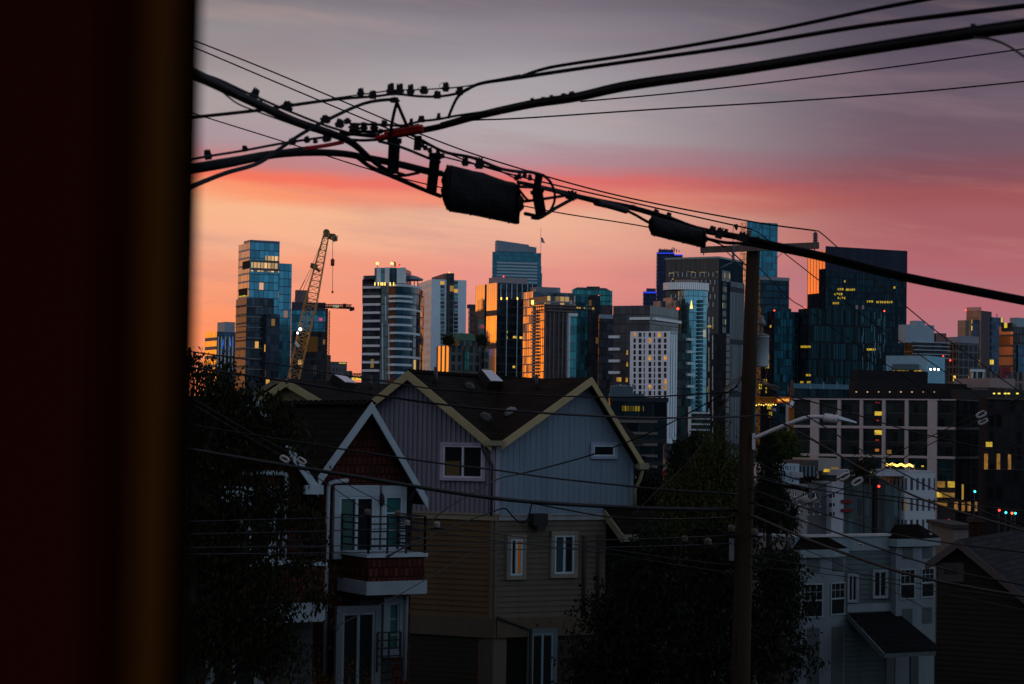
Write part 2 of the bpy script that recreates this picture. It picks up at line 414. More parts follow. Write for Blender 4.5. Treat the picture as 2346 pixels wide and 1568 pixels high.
for i in range(len(ys) - 1):
    xs = [-9000, -2500, -800, -300, -160, -120, -100, -88, -75, -65, -55, -45, -38, -32, -26, -15, 0, 15, 40, 100, 300, 800, 9000]
    for x0, x1 in zip(xs, xs[1:]):
        a, b = ground_z(ys[i]), ground_z(ys[i + 1])
        g.face([(x0, ys[i], a + shade_hill(x0, ys[i])), (x1, ys[i], a + shade_hill(x1, ys[i])), (x1, ys[i + 1], b + shade_hill(x1, ys[i + 1])), (x0, ys[i + 1], b + shade_hill(x0, ys[i + 1]))], 0, None, True)
gm = plain('ground_soil', (.045, .045, .042), .9, 0, .5, .05, .4)
tag(g.build('ground', gm), kind='structure')
# ------------------------------------------------------------------ downtown
ZB = -27.0
ROOF = plain('roof_gravel', (.11, .11, .115), .9, 0, .3, .3)
DARKM = plain('dark_metal', (.03, .032, .036), .5, .3, .2)
STEEL = plain('grey_steel', (.22, .23, .25), .5, .4, .2)
RED_L = lamp_mat('red_beacon', (1, .05, .02), 4.0)
AMB_L = lamp_mat('amber_beacon', (1, .35, .1), 3.0)
WHT_L = lamp_mat('white_lamp', (1, .93, .8), 8.0)
YEL_L = lamp_mat('warm_lamp', (1, .62, .12), 2.2)
BLU_L = lamp_mat('blue_lamp', (.02, .05, 1), 1.0)
WHITE_W = plain('white_panel', (.66, .67, .70), .6, 0, .08, .2)

class Tower:
    """rectangular tower: the corner nearest the viewer at pixel xc, left wall to xl, right wall to xr, top of the corner at vt"""
    def __init__(s, name, label, xl, xc, xr, vt, d, mL, mR=None, phi=65.5, zb=ZB, cat='building', parent=None, part='facade', group=None, mroof=None):
        s.c = P(xc, vt, d); s.zt = s.c.z; s.phi = phi
        s.L = left_face(s.c, phi); s.Rt = right_face(s.c, phi)
        s.wl = s.L.px(xl, vt)[0] if xl < xc - .01 else 8.0
        s.wr = s.Rt.px(xr, vt)[0] if xr > xc + .01 else 8.0
        s.wl = max(1, s.wl); s.wr = max(1, s.wr)
        s.t = parent or thing(name, label, cat, (s.c.x, s.c.y, zb), group)
        s.zb = zb
        s.mL, s.mR = mL, mR or mL
        s.poly = s.quad(0, 0)
        if part:
            m = MB(); a, b, c, e = s.poly
            s.wallquad(m, a, b, s.wl, 0); s.wallquad(m, b, c, s.wr, 1); s.wallquad(m, c, e, s.wl, 0); s.wallquad(m, e, a, s.wr, 1)
            m.face([(p[0], p[1], s.zt) for p in s.poly], 2)
            m.build(part, [s.mL, s.mR, mroof or ROOF], s.t)
    def quad(s, il, ir):
        a = s.L.pt(s.wl - il, 0); b = s.L.pt(il * 0, 0)
        c = s.Rt.pt(s.wr - ir, 0)
        e = a + (c - b)
        return [(p.x, p.y) for p in (a, b, c, e)]
    def wallquad(s, m, a, b, w, mi):
        m.face([(a[0], a[1], s.zb), (b[0], b[1], s.zb), (b[0], b[1], s.zt), (a[0], a[1], s.zt)], mi, [(0, s.zb - s.zt), (w, s.zb - s.zt), (w, 0), (0, 0)])
    def add(s, part, mats, fn):
        m = MB(); fn(m); return m.build(part, mats, s.t)
    def block(s, part, mat, fl0, fl1, fr0, fr1, h, z=None, mroof=None):
        """a box on the roof, in fractions of the plan"""
        z = s.zt if z is None else z
        b = s.L.pt(0, 0); dl = s.L.d * s.wl; dr = s.Rt.d * s.wr
        q = lambda l, r: (b.x + dl.x * l + dr.x * r, b.y + dl.y * l + dr.y * r)
        m = MB(); m.prism([q(fl1, fr0), q(fl0, fr0), q(fl0, fr1), q(fl1, fr1)], z, z + h, 0, 1)
        return m.build(part, [mat, mroof or ROOF], s.t)
    def beacon(s, u, v, mat=None, r=.55, px=5):
        """obstruction lamp on a short mast standing on the roof"""
        d = s.c.y + 3; p = P(u, v, d); r = px / 2 * d / FPX * .72
        m = MB(); m.lathe(p - Vector((0, 0, r)), (0, 0, 1), [(r * .6, 0), (r, r * .6), (r, r * 1.4), (r * .5, r * 2)], 8)
        m.tube([(p.x, p.y, min(s.zt - .5, p.z - r - .2)), p - Vector((0, 0, r))], r * .25, 5, 1)
        return m.build('beacon', [mat or RED_L, DARKM], s.t)
    def bands(s, part, mat, fc, u0, u1, vs, hpx, out=.5, o0=-.05):
        for v in vs:
            m = MB(); a, z = fc.px(u0, v); b, z2 = fc.px(u1, v)
            a, b = min(a, b), max(a, b); h = hpx * s.c.y / FPX
            zz = (z + z2) / 2 if False else z
            m.box(fc, a, b, zz - h / 2, zz + h / 2, o0, out); m.build(part, mat, s.t)
    def fins(s, part, mat, fc, us, v0, v1, wpx, out=.4):
        for u in us:
            m = MB(); a, z0 = fc.px(u, v0); _, z1 = fc.px(u, v1); w = wpx * s.c.y / FPX / 2
            m.box(fc, a - w, a + w, min(z0, z1), max(z0, z1), -.05, out); m.build(part, mat, s.t)
    def panel(s, part, mat, fc, u0, u1, v0, v1, out=.15, o0=-.05):
        a, z0 = fc.px(u0, v1); b, z1 = fc.px(u1, v0); a, b = min(a, b), max(a, b)
        m = MB(); m.box(fc, a, b, z0, z1, o0, out); return m.build(part, mat, s.t)

def mast(t, u, v0, v1, d, r=.15, name='antenna'):
    m = MB(); m.tube([P(u, v1, d), P(u, v0, d)], r, 5); return m.build(name, DARKM, t)
def roof_gear(T, n, seed, hmax=3.0):
    r = random.Random(seed); m = MB()
    b = T.L.pt(0, 0); dl = T.L.d * T.wl; dr = T.Rt.d * T.wr
    for i in range(n):
        l, q = r.uniform(.15, .8), r.uniform(.1, .85); w, e = r.uniform(1, 3), r.uniform(1, 4); h = r.uniform(.8, hmax)
        x, y = b.x + dl.x * l + dr.x * q, b.y + dl.y * l + dr.y * q
        m.prism([(x, y), (x + T.Rt.d.x * e, y + T.Rt.d.y * e), (x + T.Rt.d.x * e + T.L.d.x * w, y + T.Rt.d.y * e + T.L.d.y * w), (x + T.L.d.x * w, y + T.L.d.y * w)], T.zt - .1, T.zt + h)
    m.build('roof_equipment', STEEL, T.t)

BLUEG = (.10, .20, .27)
# --- low office block at the far left
t = Tower('office_building', 'low office block with glowing orange window bands beside the dark curtain edge', 470, 497, 541, 760, 1000,
          facade('fc_off_l', (.12, .13, .15), (.50, .48, .42), 1.6, 4.4, .1, .38, 0, .9, .08, var=.15),
          facade('fc_off_r', (.05, .06, .08), (.06, .09, .14), 3.6, 3.4, .05, .1, .0, .5), 62)
t.fins('pier', WHITE_W, t.Rt, [500, 507, 516, 525, 533, 540], 772, 856, 2.2)
t.block('penthouse', plain('penthouse_grey', (.30, .33, .38), .6), .1, .7, .45, 1.0, 5)
t.panel('light_strip', lamp_mat('blue_strip', (.03, .2, 1), .9), t.Rt, 509.5, 511.5, 778, 800, .3)
t.panel('light_strip', _cache['blue_strip'], t.Rt, 526.5, 528.5, 776, 796, .3)
# --- tall blue glass tower and its darker neighbour
mL = facade('fc_blue_l', (.34, .30, .31), (.40, .40, .42), 2.0, 3.5, .25, .25, 0, .75, .15, var=.3)
mR = facade('fc_blue_r', (.035, .075, .11), (.14, .30, .40), 2.2, 3.5, .08, .10, .05, .8, .1, 1, .3, (1, .36, .03), .6)
t = Tower('glass_tower', 'tallest blue glass tower left of the yellow crane with lit upper windows', 547, 573, 641, 556, 900, mL, mR, 65)
tt = t
t2 = Tower('', '', 560, 586, 669, 601, 906, mL, mR, 65, parent=t.t, part='shoulder')
t.block('parapet', plain('tower_screen', (.05, .10, .15), .4, .4), -.0, .55, -.0, 1.0, 1.2)
m = MB()
for i in range(3): m.lathe(P(578 + i * 3.4, 551.5, 903), (0, 0, 1), [(.5, -1.6), (.5, .2)], 6)
m.build('roof_vent', DARKM, t.t)
t.panel('roof_terrace', plain('terrace_dark', (.02, .02, .022), .8), t.L, 556.5, 572.5, 597, 618, .3)
t.panel('roof_terrace', _cache['terrace_dark'], t.L, 548, 566, 660, 680, .3)
t.panel('window_band', facade('fc_litband', (.1, .1, .1), (.2, .2, .2), 1.6, 3.5, .2, .3, .85, .3, .2, 1, .3, (1, .55, .14), .75), t.Rt, 575, 640, 599, 622, .12)
t.panel('window_band', _cache['fc_litband'], t.Rt, 607, 640, 588, 598, .12)
t.panel('terrace_lamp', lamp_mat('lime_lamp', (.85, .9, .05), .8), t.L, 550, 563, 677, 680, .5)
t = Tower('apartment_tower', 'dark apartment tower with thin pale floor lines standing against the blue glass tower', 541, 565, 628, 683, 780,
          facade('fc_dk_l', (.045, .04, .045), (.05, .045, .055), 1.8, 3.3, .12, .22, .02, .12, .3),
          facade('fc_dk_r', (.035, .04, .05), (.05, .065, .085), 1.7, 3.3, .16, .2, .05, .6, .15, 1, .5, (1, .5, .08), .6), 66)
t.bands('floor_band', plain('band_grey', (.22, .23, .26), .6), t.L, 541.5, 565, [702, 726, 750, 774, 798, 822, 846], 1.6)
t.bands('floor_band', _cache['band_grey'], t.Rt, 565, 600, [702, 726, 750, 774, 798, 822, 846], 1.4)
t.panel('side_wing', facade('fc_dk_r2', (.03, .035, .045), (.04, .055, .075), 1.7, 3.3, .16, .2, .06, .6, .15, 1, .5, (1, .5, .08), .6), t.Rt, 600, 634, 722, 900, 4.0)
# --- tower under construction behind the yellow crane
t = Tower('unfinished_tower', 'unfinished teal glass tower with brown netting behind the leaning yellow crane', 665, 668, 746, 706, 1000,
          facade('fc_uf_t', (.03, .06, .08), (.09, .22, .30), 2.2, 3.4, .1, .1, .05, .75, .15, 1, .5, (1, .6, .2), .5),
          None, 80)
t.panel('upper_band', plain('violet_panel', (.06, .05, .08), .6), t.Rt, 668, 746, 694, 711, .4)
t.block('lift_core', plain('core_concrete', (.16, .12, .12), .8), .2, .7, .12, .5, 9)
t.panel('lower_floors', facade('fc_uf_l', (.03, .03, .035), (.02, .025, .03), 3.0, 3.4, .2, .3, .06, .1, .5, 1, .6, (1, .55, .2), .5), t.Rt, 668, 745, 760, 900, .5)
t.panel('safety_net', plain('brown_net', (.22, .095, .025), .9, 0, .4, .6), t.Rt, 692, 728, 772, 806, .9)
t.panel('sign', lamp_mat('pink_sign', (1, .1, .25), .7), t.Rt, 730.5, 738, 729.5, 736, .6)
t.panel('side_wall', plain('wine_wall', (.045, .02, .035), .7), t.Rt, 744, 752, 707, 900, -1.0, -9)
# --- stepped grey block beyond it
t = Tower('apartment_block', 'low stepped grey block with a small lit rooftop sign beside the thin crane mast', 746, 748, 758, 814, 1150, facade('fc_step', (.10, .10, .12), (.05, .05, .06), 2, 3.4, .4, .4, .03, .3, .3, 1, .3, (1, .5, .1), .5), None, 80)
Tower('', '', 757, 759, 795, 829, 1148, _cache['fc_step'], None, 80, parent=t.t, part='stepped_wing')
Tower('', '', 794, 796, 807, 850, 1146, _cache['fc_step'], None, 80, parent=t.t, part='lower_wing')
t3 = Tower('', '', 757, 759, 795, 829, 1146, _cache['fc_step'], None, 80, parent=t.t, part=None)
t3.panel('roof_sign', lamp_mat('cream_sign', (.8, .7, .15), .5), t3.Rt, 777, 793, 831, 834, .4)
# --- truss footbridge
br = thing('truss_bridge', 'short dark truss bridge with yellow deck lights against the orange sky', 'bridge', P(818, 870, 900))
m = MB(); d = 900
for v in (857, 864): m.bar(P(800, v, d), P(838, v, d), .5)
for i in range(6): u = 803 + i * 6; m.bar(P(u, 864, d), P(u + 3, 857, d), .35); m.bar(P(u + 3, 857, d), P(u + 6, 864, d), .35)
for u in (802, 836): m.bar(P(u, 857, d), (*P(u, 857, d).xy, ZB), .8)
m.build('truss', DARKM, br)
m = MB(); m.bar(P(806, 868, d - 2), P(829, 868, d - 2), .9); m.build('deck_lights', lamp_mat('deck_yellow', (1, .75, .05), .9), br)

# --- round-cornered condominium tower
c0 = P(905, 650, 620)
t = thing('condominium_tower', 'tall tower with white balcony bands, brown brick strip and rounded dark glass side', 'building', (c0.x, c0.y, ZB))
def pxy(u, d): p = P(u, 800, d); return (p.x, p.y)
gl = facade('fc_con_g', (.05, .07, .08), (.10, .15, .17), 1.6, 3.3, .10, .12, .03, .15, .3, 1, .35, (1, .7, .2), .5)
dk = facade('fc_con_d', (.012, .016, .024), (.022, .05, .075), 2.2, 3.3, .06, .1, .015, .6, .1, 2, .5, (1, .6, .1), .8)
bal = facade('fc_con_b', (.025, .025, .03), (.03, .035, .045), 1.4, 3.3, .2, .2, .02, .08, .3, 1, .5, (1, .6, .15), .6)
def zz(v, d): return P(905, v, d).z
m = MB(); m.prism([pxy(829, 624.6), pxy(872, 622), pxy(880, 660), pxy(836, 664)], ZB, zz(645, 622), 0, 1); m.build('balcony_wing', [bal, ROOF], t)
m = MB(); m.prism([pxy(871, 621.2), pxy(890, 619.7), pxy(905, 660), pxy(880, 670)], ZB, zz(640, 617), 0, 1); m.build('glass_shaft', [gl, ROOF], t)
BR = facade('fc_con_br', (.125, .050, .030), (.05, .025, .02), 2.4, 3.3, .75, .45, .02, .3, .3, 1, .3, (1, .6, .1), .9)
m = MB(); m.prism([pxy(888, 618.3), pxy(905, 617), pxy(912, 650), pxy(892, 655)], ZB, zz(652, 612), 0, 1); m.build('brick_strip', [BR, ROOF], t)
# curved right side
arc = []
for k in range(13):
    a = k / 12; u = 904 + (970 - 904) * math.sin(a * math.pi / 2) ** .9; arc.append(pxy(u, 616 + 26 * (1 - math.cos(a * math.pi / 2))))
m = MB(); m.prism(arc + [pxy(958, 668), pxy(905, 668)], ZB, zz(655, 612), 0, 1, True); m.build('curved_side', [dk, ROOF], t)
WB = plain('white_band', (.62, .62, .66), .6, 0, .08)
WB2 = plain('pale_band', (.44, .50, .56), .5, .1, .08)
vs = [645 + 20.2 * k for k in range(0, 11)]; vs2 = [659 + 17.6 * k if k else 652 for k in range(0, 12)]
for k, v in enumerate([641, 663, 684] + [702 + 18.7 * i for i in range(9)]):
    m = MB(); z = zz(v, 630); h = .36
    m.prism([pxy(828.5, 623.9), pxy(869.5, 621.3), pxy(871, 626), pxy(832, 629)], z - h, z + h); m.build('balcony_band', WB, t)
for k, v in enumerate([652, 677] + [688 + 18.4 * i for i in range(10)]):
    z = zz(v, 612); h = .34
    m = MB(); m.prism([pxy(888.5, 617.4), pxy(905, 615.6), pxy(906, 618), pxy(889, 620)], z - h, z + h, 0)
    arc2 = []; full = (k % 3 == 0); ue = 962 if full else 944
    for j in range(9):
        a = j / 8; uu = 905 + (ue - 905) * a; s_ = (uu - 904) / 66.0; ph = math.asin(min(1, max(0, s_) ** (1 / .9))); arc2.append((uu, 615.3 + 26 * (1 - math.cos(ph))))
    pts = [pxy(u, d) for u, d in arc2] + [pxy(u, d + 2) for u, d in reversed(arc2)]
    m.prism(pts, z - h, z + h, 1); m.build('balcony_band', [WB, WB2], t)
m = MB()
for u, v0, v1 in ((884, 680, 735), (877, 742, 870), (891.5, 742, 870), (890, 568 + 60, 655)):
    d = 617; w = 1.6 * d / FPX * .8; p0, p1 = P(u, v1, d), P(u - 1, v0, d); m.bar(p0, p1, w * 1.6)
m.build('pale_fin', WB2, t)
# upper drum, roof terraces and canopy
m = MB(); crown = [pxy(855, 622), pxy(898, 619.5)] + [pxy(898 + 42 * math.sin(a * math.pi / 16), 619.5 + 22 * (1 - math.cos(a * math.pi / 16))) for a in range(1, 9)] + [pxy(935, 655), pxy(860, 655)]
m.prism(crown, zz(650, 617), zz(612, 617), 0, 1, False)
m.build('crown', [facade('fc_crown', (.06, .11, .14), (.16, .25, .30), 5, 7, .06, .05, 0, .6, .15, 1, .2), ROOF], t)
m = MB()
for u, w in ((868, 1.2), (887, 1.4), (914, 1.2), (921, 1.0), (926, 1.0)): m.bar(P(u, 650, 618), P(u, 614, 618.5), w)
m.build('crown_fin', WB2, t)
for v, u1 in ((641, 855), (660, 868), (679, 868)):
    m = MB(); z = zz(v, 630); m.prism([pxy(829.5, 623.9), pxy(u1, 621.5), pxy(u1 + 2, 640), pxy(834, 646)], z - .5, z + .6); m.build('roof_slab', plain('slab_dark', (.06, .065, .075), .7), t)
m = MB()
for u in (832, 838, 846): m.bar(P(u, 700, 625), P(u, 641, 625), .5)
for u in (949, 957): m.bar(P(u, 660, 628), P(u, 640, 628), .3)
m.build('terrace_post', DARKM, t)
m = MB(); q = P(945, 641, 632); m.lathe(q, (0, 0, 1), [(3.2, -.3), (3.4, .2), (1.2, 1.1), (.2, 1.3)], 20); m.build('canopy', plain('canopy_grey', (.18, .21, .25), .4, .3), t)
m = MB()
for u in (858, 866, 872, 876, 881, 893, 901): m.bar(P(u, 651, 614), P(u + 1.8, 651, 614), 1.0, .9)
m.build('terrace_light', YEL_L, t)
m = MB(); m.tube([P(905, 612, 625), P(905, 602, 625), P(899, 601, 625)], .25, 5); m.tube([P(913, 612, 625), P(915.5, 606, 625)], .25, 5); m.build('roof_davit', DARKM, t)
for u, v, mm in ((864.5, 604, AMB_L), (898, 604, AMB_L), (912.5, 611, RED_L)):
    p = P(u, v, 622); m = MB(); m.lathe(p, (0, 0, 1), [(.3, -.45), (.5, -.2), (.5, .2), (.2, .45)], 8); m.tube([p - Vector((0, 0, 1.6)), p - Vector((0, 0, .4))], .1, 5, 1); m.build('beacon', [mm, DARKM], t)

# --- white tower with dark central strip
wL = facade('fc_wt_l', (.72, .68, .66), (.40, .32, .28), 2.9, 3.3, .52, .48, 0, .4, .3, var=.3)
t = Tower('white_tower', 'white slab tower split by a dark central strip with two columns of square windows', 958, 989, 1069, 640, 850, wL, plain('white_wall', (.52, .62, .72), .7, 0, .06, .1), 76)
t.panel('dark_strip', facade('fc_strip', (.045, .05, .065), (.03, .035, .045), 2.3, 3.4, .3, .3, .01, .4, .2), t.Rt, 1019, 1039.5, 627, 920, 1.0, -6)
t.block('lift_tower', plain('lift_brown', (.20, .13, .12), .8), .0, .9, .36, .62, 0.1 + P(1019, 627, 850).z - t.zt)
def sqwin(u):
    for k in range(24):
        v = 648.5 + 9.15 * k
        if v > 858: break
        lit = (u < 1020 and k == 0) or (u > 1030 and k == 2)
        m = MB(); a, z = t.Rt.px(u, v); m.box(t.Rt, a - .85, a + .85, z - .7, z + .7, -.1, .06)
        gm_ = lamp_mat('hotel_orange', (1, .45, .06), .7) if lit else (plain('pane_teal', (.05, .12, .13), .15, .5) if rng.random() < .3 else plain('pane_dark', (.02, .025, .035), .12, .3))
        m.build('window', gm_, t.t)
sqwin(1013.5); sqwin(1044.5)
t.beacon(1029, 625, AMB_L, px=4)
# small brown tower
t = Tower('brown_tower', 'narrow brown tower with a flared roof squeezed left of the orange glass block', 1073, 1076, 1092, 706, 1250, facade('fc_brown', (.10, .065, .065), (.04, .03, .035), 2, 3.4, .3, .35, .02, .3, .3, 1, .3, (1, .5, .1), .7), None, 78)
t.block('flared_roof', plain('roof_navy', (.05, .05, .09), .6), -.1, 1.1, -.2, 1.1, 2.2)
# --- green mansard apartments
gb = facade('fc_man', (.10, .105, .105), (.035, .045, .05), 2.3, 3.2, .36, .3, .015, .5, .2, 1, .5, (.9, .8, .5), .4)
gbl = facade('fc_man_l', (.22, .13, .08), (.55, .50, .42), 3.0, 11, .45, .08, 0, .85, .12, 1, .2)
t = Tower('apartment_building', 'grey apartment building with a green hipped roof and gold-lit left bays', 1000, 1030, 1115, 792, 700, gbl, gb, 60)
t2 = Tower('', '', 1030, 1049, 1098, 780, 712, gb, gb, 60, parent=t.t, part='upper_storeys')
b = t2.L.pt(0, 0); dl = t2.L.d * t2.wl; dr = t2.Rt.d * t2.wr
q = lambda l, r, z: (b.x + dl.x * l + dr.x * r, b.y + dl.y * l + dr.y * r, z)
zr = t2.zt; zp = P(1060, 764, 715).z; m = MB()
base = [q(1.05, -.04, zr), q(-.05, -.04, zr), q(-.05, 1.04, zr), q(1.05, 1.04, zr)]; top = [q(.75, .2, zp), q(.25, .2, zp), q(.25, .75, zp), q(.75, .75, zp)]
for i in range(4): m.face([base[i], base[(i + 1) % 4], top[(i + 1) % 4], top[i]], 0, [(0, 0), (8, 0), (7, 4), (1, 4)])
m.face(top, 0); m.build('hip_roof', shingle('copper_green', (.07, .14, .10), 1.5, 12, .1, .7, .2), t.t)
t.panel('bay', gb, t.Rt, 1100, 1112, 806, 900, 2.5)
t.panel('teal_bay', facade('fc_man_t', (.05, .09, .09), (.08, .2, .2), 2, 3.2, .2, .2, 0, .6, .2), t.Rt, 1061, 1072, 800, 850, 1.0)

# --- orange-lit black glass block
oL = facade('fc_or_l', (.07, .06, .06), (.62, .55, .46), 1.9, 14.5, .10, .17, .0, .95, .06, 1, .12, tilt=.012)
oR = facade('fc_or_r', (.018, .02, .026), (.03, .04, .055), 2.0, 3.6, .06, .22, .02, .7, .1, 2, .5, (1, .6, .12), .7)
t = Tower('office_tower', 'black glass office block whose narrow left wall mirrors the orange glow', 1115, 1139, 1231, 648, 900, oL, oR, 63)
Tower('', '', 1090, 1111, 1121, 652, 940, oL, oR, 63, parent=t.t, part='left_wing')
t.block('penthouse', plain('penthouse_pink', (.26, .22, .24), .7), .0, .8, .0, .75, P(1140, 635, 900).z - t.zt)
t.fins('pale_fin', WB2, t.Rt, [1147, 1160, 1172, 1184, 1196, 1208, 1219], 651, 686, 1.0, .5)
t.fins('long_fin', WB2, t.Rt, [1161, 1185], 688, 870, 1.0, .5)
m = MB()
for u in (1147, 1160, 1184, 1208):
    a, z = t.Rt.px(u, 684.5); m.box(t.Rt, a - .25, a + .25, z - .5, z + .5, .45, .8)
m.build('fin_lamp', YEL_L, t.t)
for u, v, w in ((1180, 773, 11), (1193.5, 774, 7), (1161.5, 761, 2.5), (1161.5, 774, 2.5), (1177, 841, 6)):
    m = MB(); a, z = t.Rt.px(u, v); k = w / 2 * 900 / FPX; m.box(t.Rt, a - k, a + k, z - .5, z + .5, -.02, .1); m.build('lit_window', lamp_mat('office_gold', (1, .62, .08), .75), t.t)
t.beacon(1153.5, 634, RED_L, px=4)
# --- broad blue tower with pale floor bands
t = Tower('broad_tower', 'broad blue tower with pale floor bands and a sloping crown under a flagpole', 1128, 1129, 1240, 577, 1900,
          facade('fc_broad', (.05, .14, .19), (.09, .21, .27), 3, 4, .1, .25, .004, .6, .25, 2, .2, (1, .6, .15), .8), None, 79)
t.bands('floor_band', plain('granite_pale', (.33, .38, .44), .6, .1, .06), t.Rt, 1138, 1231, [602 + 7.25 * k for k in range(8)], 3.6, .5)
a0, z0 = t.Rt.px(1139, 576); a1, _ = t.Rt.px(1212, 576); a2, _ = t.Rt.px(1230, 576)
zA = t.Rt.px(1139, 550.5)[1]; zB_ = t.Rt.px(1212, 561)[1]; zC = t.Rt.px(1230, 567)[1]
m = MB(); m.poly(t.Rt, [(a0, z0), (a1, z0), (a1, zB_), (a0, zA)], -11, -1); m.poly(t.Rt, [(a1, z0), (a2, z0), (a2, zC), (a1, zC + 1)], -10, -2)
m.build('crown', plain('crown_slate', (.17, .22, .28), .6, .1, .1, .05), t.t)
t.panel('shoulder', _cache['fc_broad'], t.Rt, 1236, 1244, 626, 900, -4, -20)
t.panel('shoulder', _cache['fc_broad'], t.Rt, 1236, 1241.5, 610, 900, -2, -20)
# flag of the broad tower
def flag(label, up, v0, v1, pts, d, dim=1.0, tilt=0):
    fl = thing('flag', label, 'flag', P(up, v1, d))
    if v1 > v0: m = MB(); m.tube([P(up, v1, d), P(up, v0, d)], .5 * d / FPX, 6); m.build('flagpole', plain('pole_pale', (.35, .33, .35), .5), fl)
    (u0, w0), (u1, w1), (u2, w2), (u3, w3) = pts   # hoist top, fly top, fly bottom, hoist bottom
    A, B_, C_, D_ = (P(*p, d) for p in pts); m = MB(); n = 12
    def at(s_, q_):
        p = A.lerp(B_, s_).lerp(D_.lerp(C_, s_), q_); return p + Vector((0, .25 * math.sin(s_ * 7) * (A - B_).length * .2, 0))
    for j in range(13):
        for i in range(n):
            s0, s1 = i / n, (i + 1) / n; q0, q1 = j / 13, (j + 1) / 13
            mi = 2 if (j < 7 and i < 5) else (0 if j % 2 == 0 else 1)
            m.face([at(s0, q0), at(s1, q0), at(s1, q1), at(s0, q1)], mi)
    m.build('cloth', [plain('flag_red', (.30, .03, .05), .8), plain('flag_white', (.45, .42, .46), .8), plain('flag_blue', (.03, .04, .14), .8)], fl)
flag('small dark flag flying from a thin pole above the broad blue tower', 1239, 522, 582, [(1239.5, 544), (1244, 546), (1249, 558), (1240, 556)], 1880)
# --- cluster right of it
t = Tower('residential_tower', 'residential tower with salmon-lit left wall and a planted roof terrace', 1199, 1222, 1316, 668, 800,
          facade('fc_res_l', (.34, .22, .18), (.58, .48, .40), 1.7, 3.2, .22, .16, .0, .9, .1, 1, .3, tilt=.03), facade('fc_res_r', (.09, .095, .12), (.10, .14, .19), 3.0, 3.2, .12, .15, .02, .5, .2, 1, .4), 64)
t.block('plant_room', plain('plant_grey', (.16, .18, .22), .6), .1, .8, .12, .6, 2.0)
roof_gear(t, 5, 3, 2.6)
t2 = Tower('', '', 1227, 1247, 1319, 697, 770, facade('fc_res2_l', (.20, .12, .09), (.58, .46, .36), 1.5, 3.2, .35, .12, 0, .9, .1, 1, .3), facade('fc_res2_r', (.055, .05, .055), (.05, .055, .065), 1.5, 3.2, .45, .2, .015, .5, .2, 1, .5, (1, .5, .15), .7), 64, parent=t.t, part='front_wing')
t2.bands('cornice', plain('cornice_brown', (.17, .12, .11), .7), t2.Rt, 1246, 1319, [698, 704, 712], 2.0, 1.0)
t2.bands('cornice', _cache['cornice_brown'], t2.L, 1228, 1247, [698, 704, 712], 2.0, 1.0)
t2.fins('pier', plain('pier_brown', (.16, .12, .115), .7), t2.Rt, [1249, 1259, 1268, 1279, 1288, 1297], 716, 900, 2.0, .6)
m = MB()
for k in range(22):
    v = 716 + k * 7.6
    for u in (1224.5, 1204): pass
    a, z = t2.L.px(1228, v); m.box(t2.L, a - 1.2, a + 1.6, z - .35, z + .35, -.1, 1.2)
m.build('balcony', plain('balcony_tan', (.32, .22, .18), .7), t2.t)
t2.panel('glass_strip', facade('fc_teal', (.10, .16, .18), (.10, .26, .30), 2, 3.2, .08, .12, .01, .6, .12), t2.Rt, 1299.5, 1318, 720, 900, 1.2)
m = MB(); a0, zt_ = t2.Rt.px(1299, 718); a1, _ = t2.Rt.px(1319, 718); a2, _ = t2.Rt.px(1302, 718)
m.box(t2.Rt, a0, a1, zt_ - 1.2, zt_, -.1, 1.8); m.box(t2.Rt, a0, a2, ZB, zt_ - 1.25, -.1, 1.8); m.build('white_frame', plain('frame_ice', (.52, .62, .66), .5), t2.t)
m = MB()
for u in (1230, 1270, 1276, 1282, 1295, 1310, 1316): a, z = t2.Rt.px(u, 692); m.box(t2.Rt, a - .4, a + .4, z - .8, z + .8, -4, -3.4)
m.build('terrace_light', YEL_L, t2.t)
t2.panel('roof_pavilion', facade('fc_pav', (.2, .2, .22), (.12, .13, .15), 2, 3, .15, .2, .3, .4, .2, 1, .3, (1, .6, .15), .5), t2.Rt, 1262, 1317, 680, 697, -3, -18)
t = Tower('curved_roof_building', 'teal glass building with a rounded roof edge and a boom on its roof', 1310, 1312, 1403, 664, 1300, facade('fc_curv', (.03, .06, .07), (.08, .22, .24), 2.4, 3.6, .12, .18, .04, .7, .12, 2, .35, (.8, .9, .7), .25), None, 79)
m = MB(); a0, z = t.Rt.px(1309, 664); a1, _ = t.Rt.px(1402, 664)
m.poly(t.Rt, [(a0 + 1, z - .1), (a1 - 1, z - .1), (a1 - 4, z + 1.6), (a0 + 4, z + 1.6)], -6, .3); m.build('rounded_roof', plain('roof_teal', (.04, .08, .09), .4, .3), t.t)
m = MB(); m.bar(P(1344, 658.5, 1296), P(1374, 658.5, 1296), .9); m.bar(P(1370, 664, 1296), P(1373, 657, 1296), .7); m.bar(P(1352, 664, 1296), P(1352, 658, 1296), .5); m.build('roof_boom', DARKM, t.t)
t.panel('lower_block', facade('fc_brn2', (.055, .035, .045), (.06, .05, .06), 2, 3.4, .25, .3, .02, .5, .2), t.Rt, 1374, 1402, 700, 900, 2)
t = Tower('dark_teal_tower', 'dark teal tower with a red beacon and a lit storey near its top', 1314, 1318, 1374, 678, 900, facade('fc_dt', (.012, .03, .04), (.03, .08, .10), 2.2, 3.3, .14, .12, .02, .6, .12, 1, .7, (.7, .9, .9), .2), None, 78)
t.panel('right_half', facade('fc_dt2', (.014, .014, .02), (.025, .025, .032), 1.8, 3.3, .2, .2, .03, .5, .12, 1, .7, (1, .5, .15), .3), t.Rt, 1345, 1374, 678, 900, .8)
t.panel('lit_storey', facade('fc_lits', (.02, .02, .02), (.05, .05, .05), 1.2, 3.0, .2, .3, .8, .3, .2, 1, .3, (1, .55, .08), .7), t.Rt, 1320, 1340, 704.5, 707.5, .3)
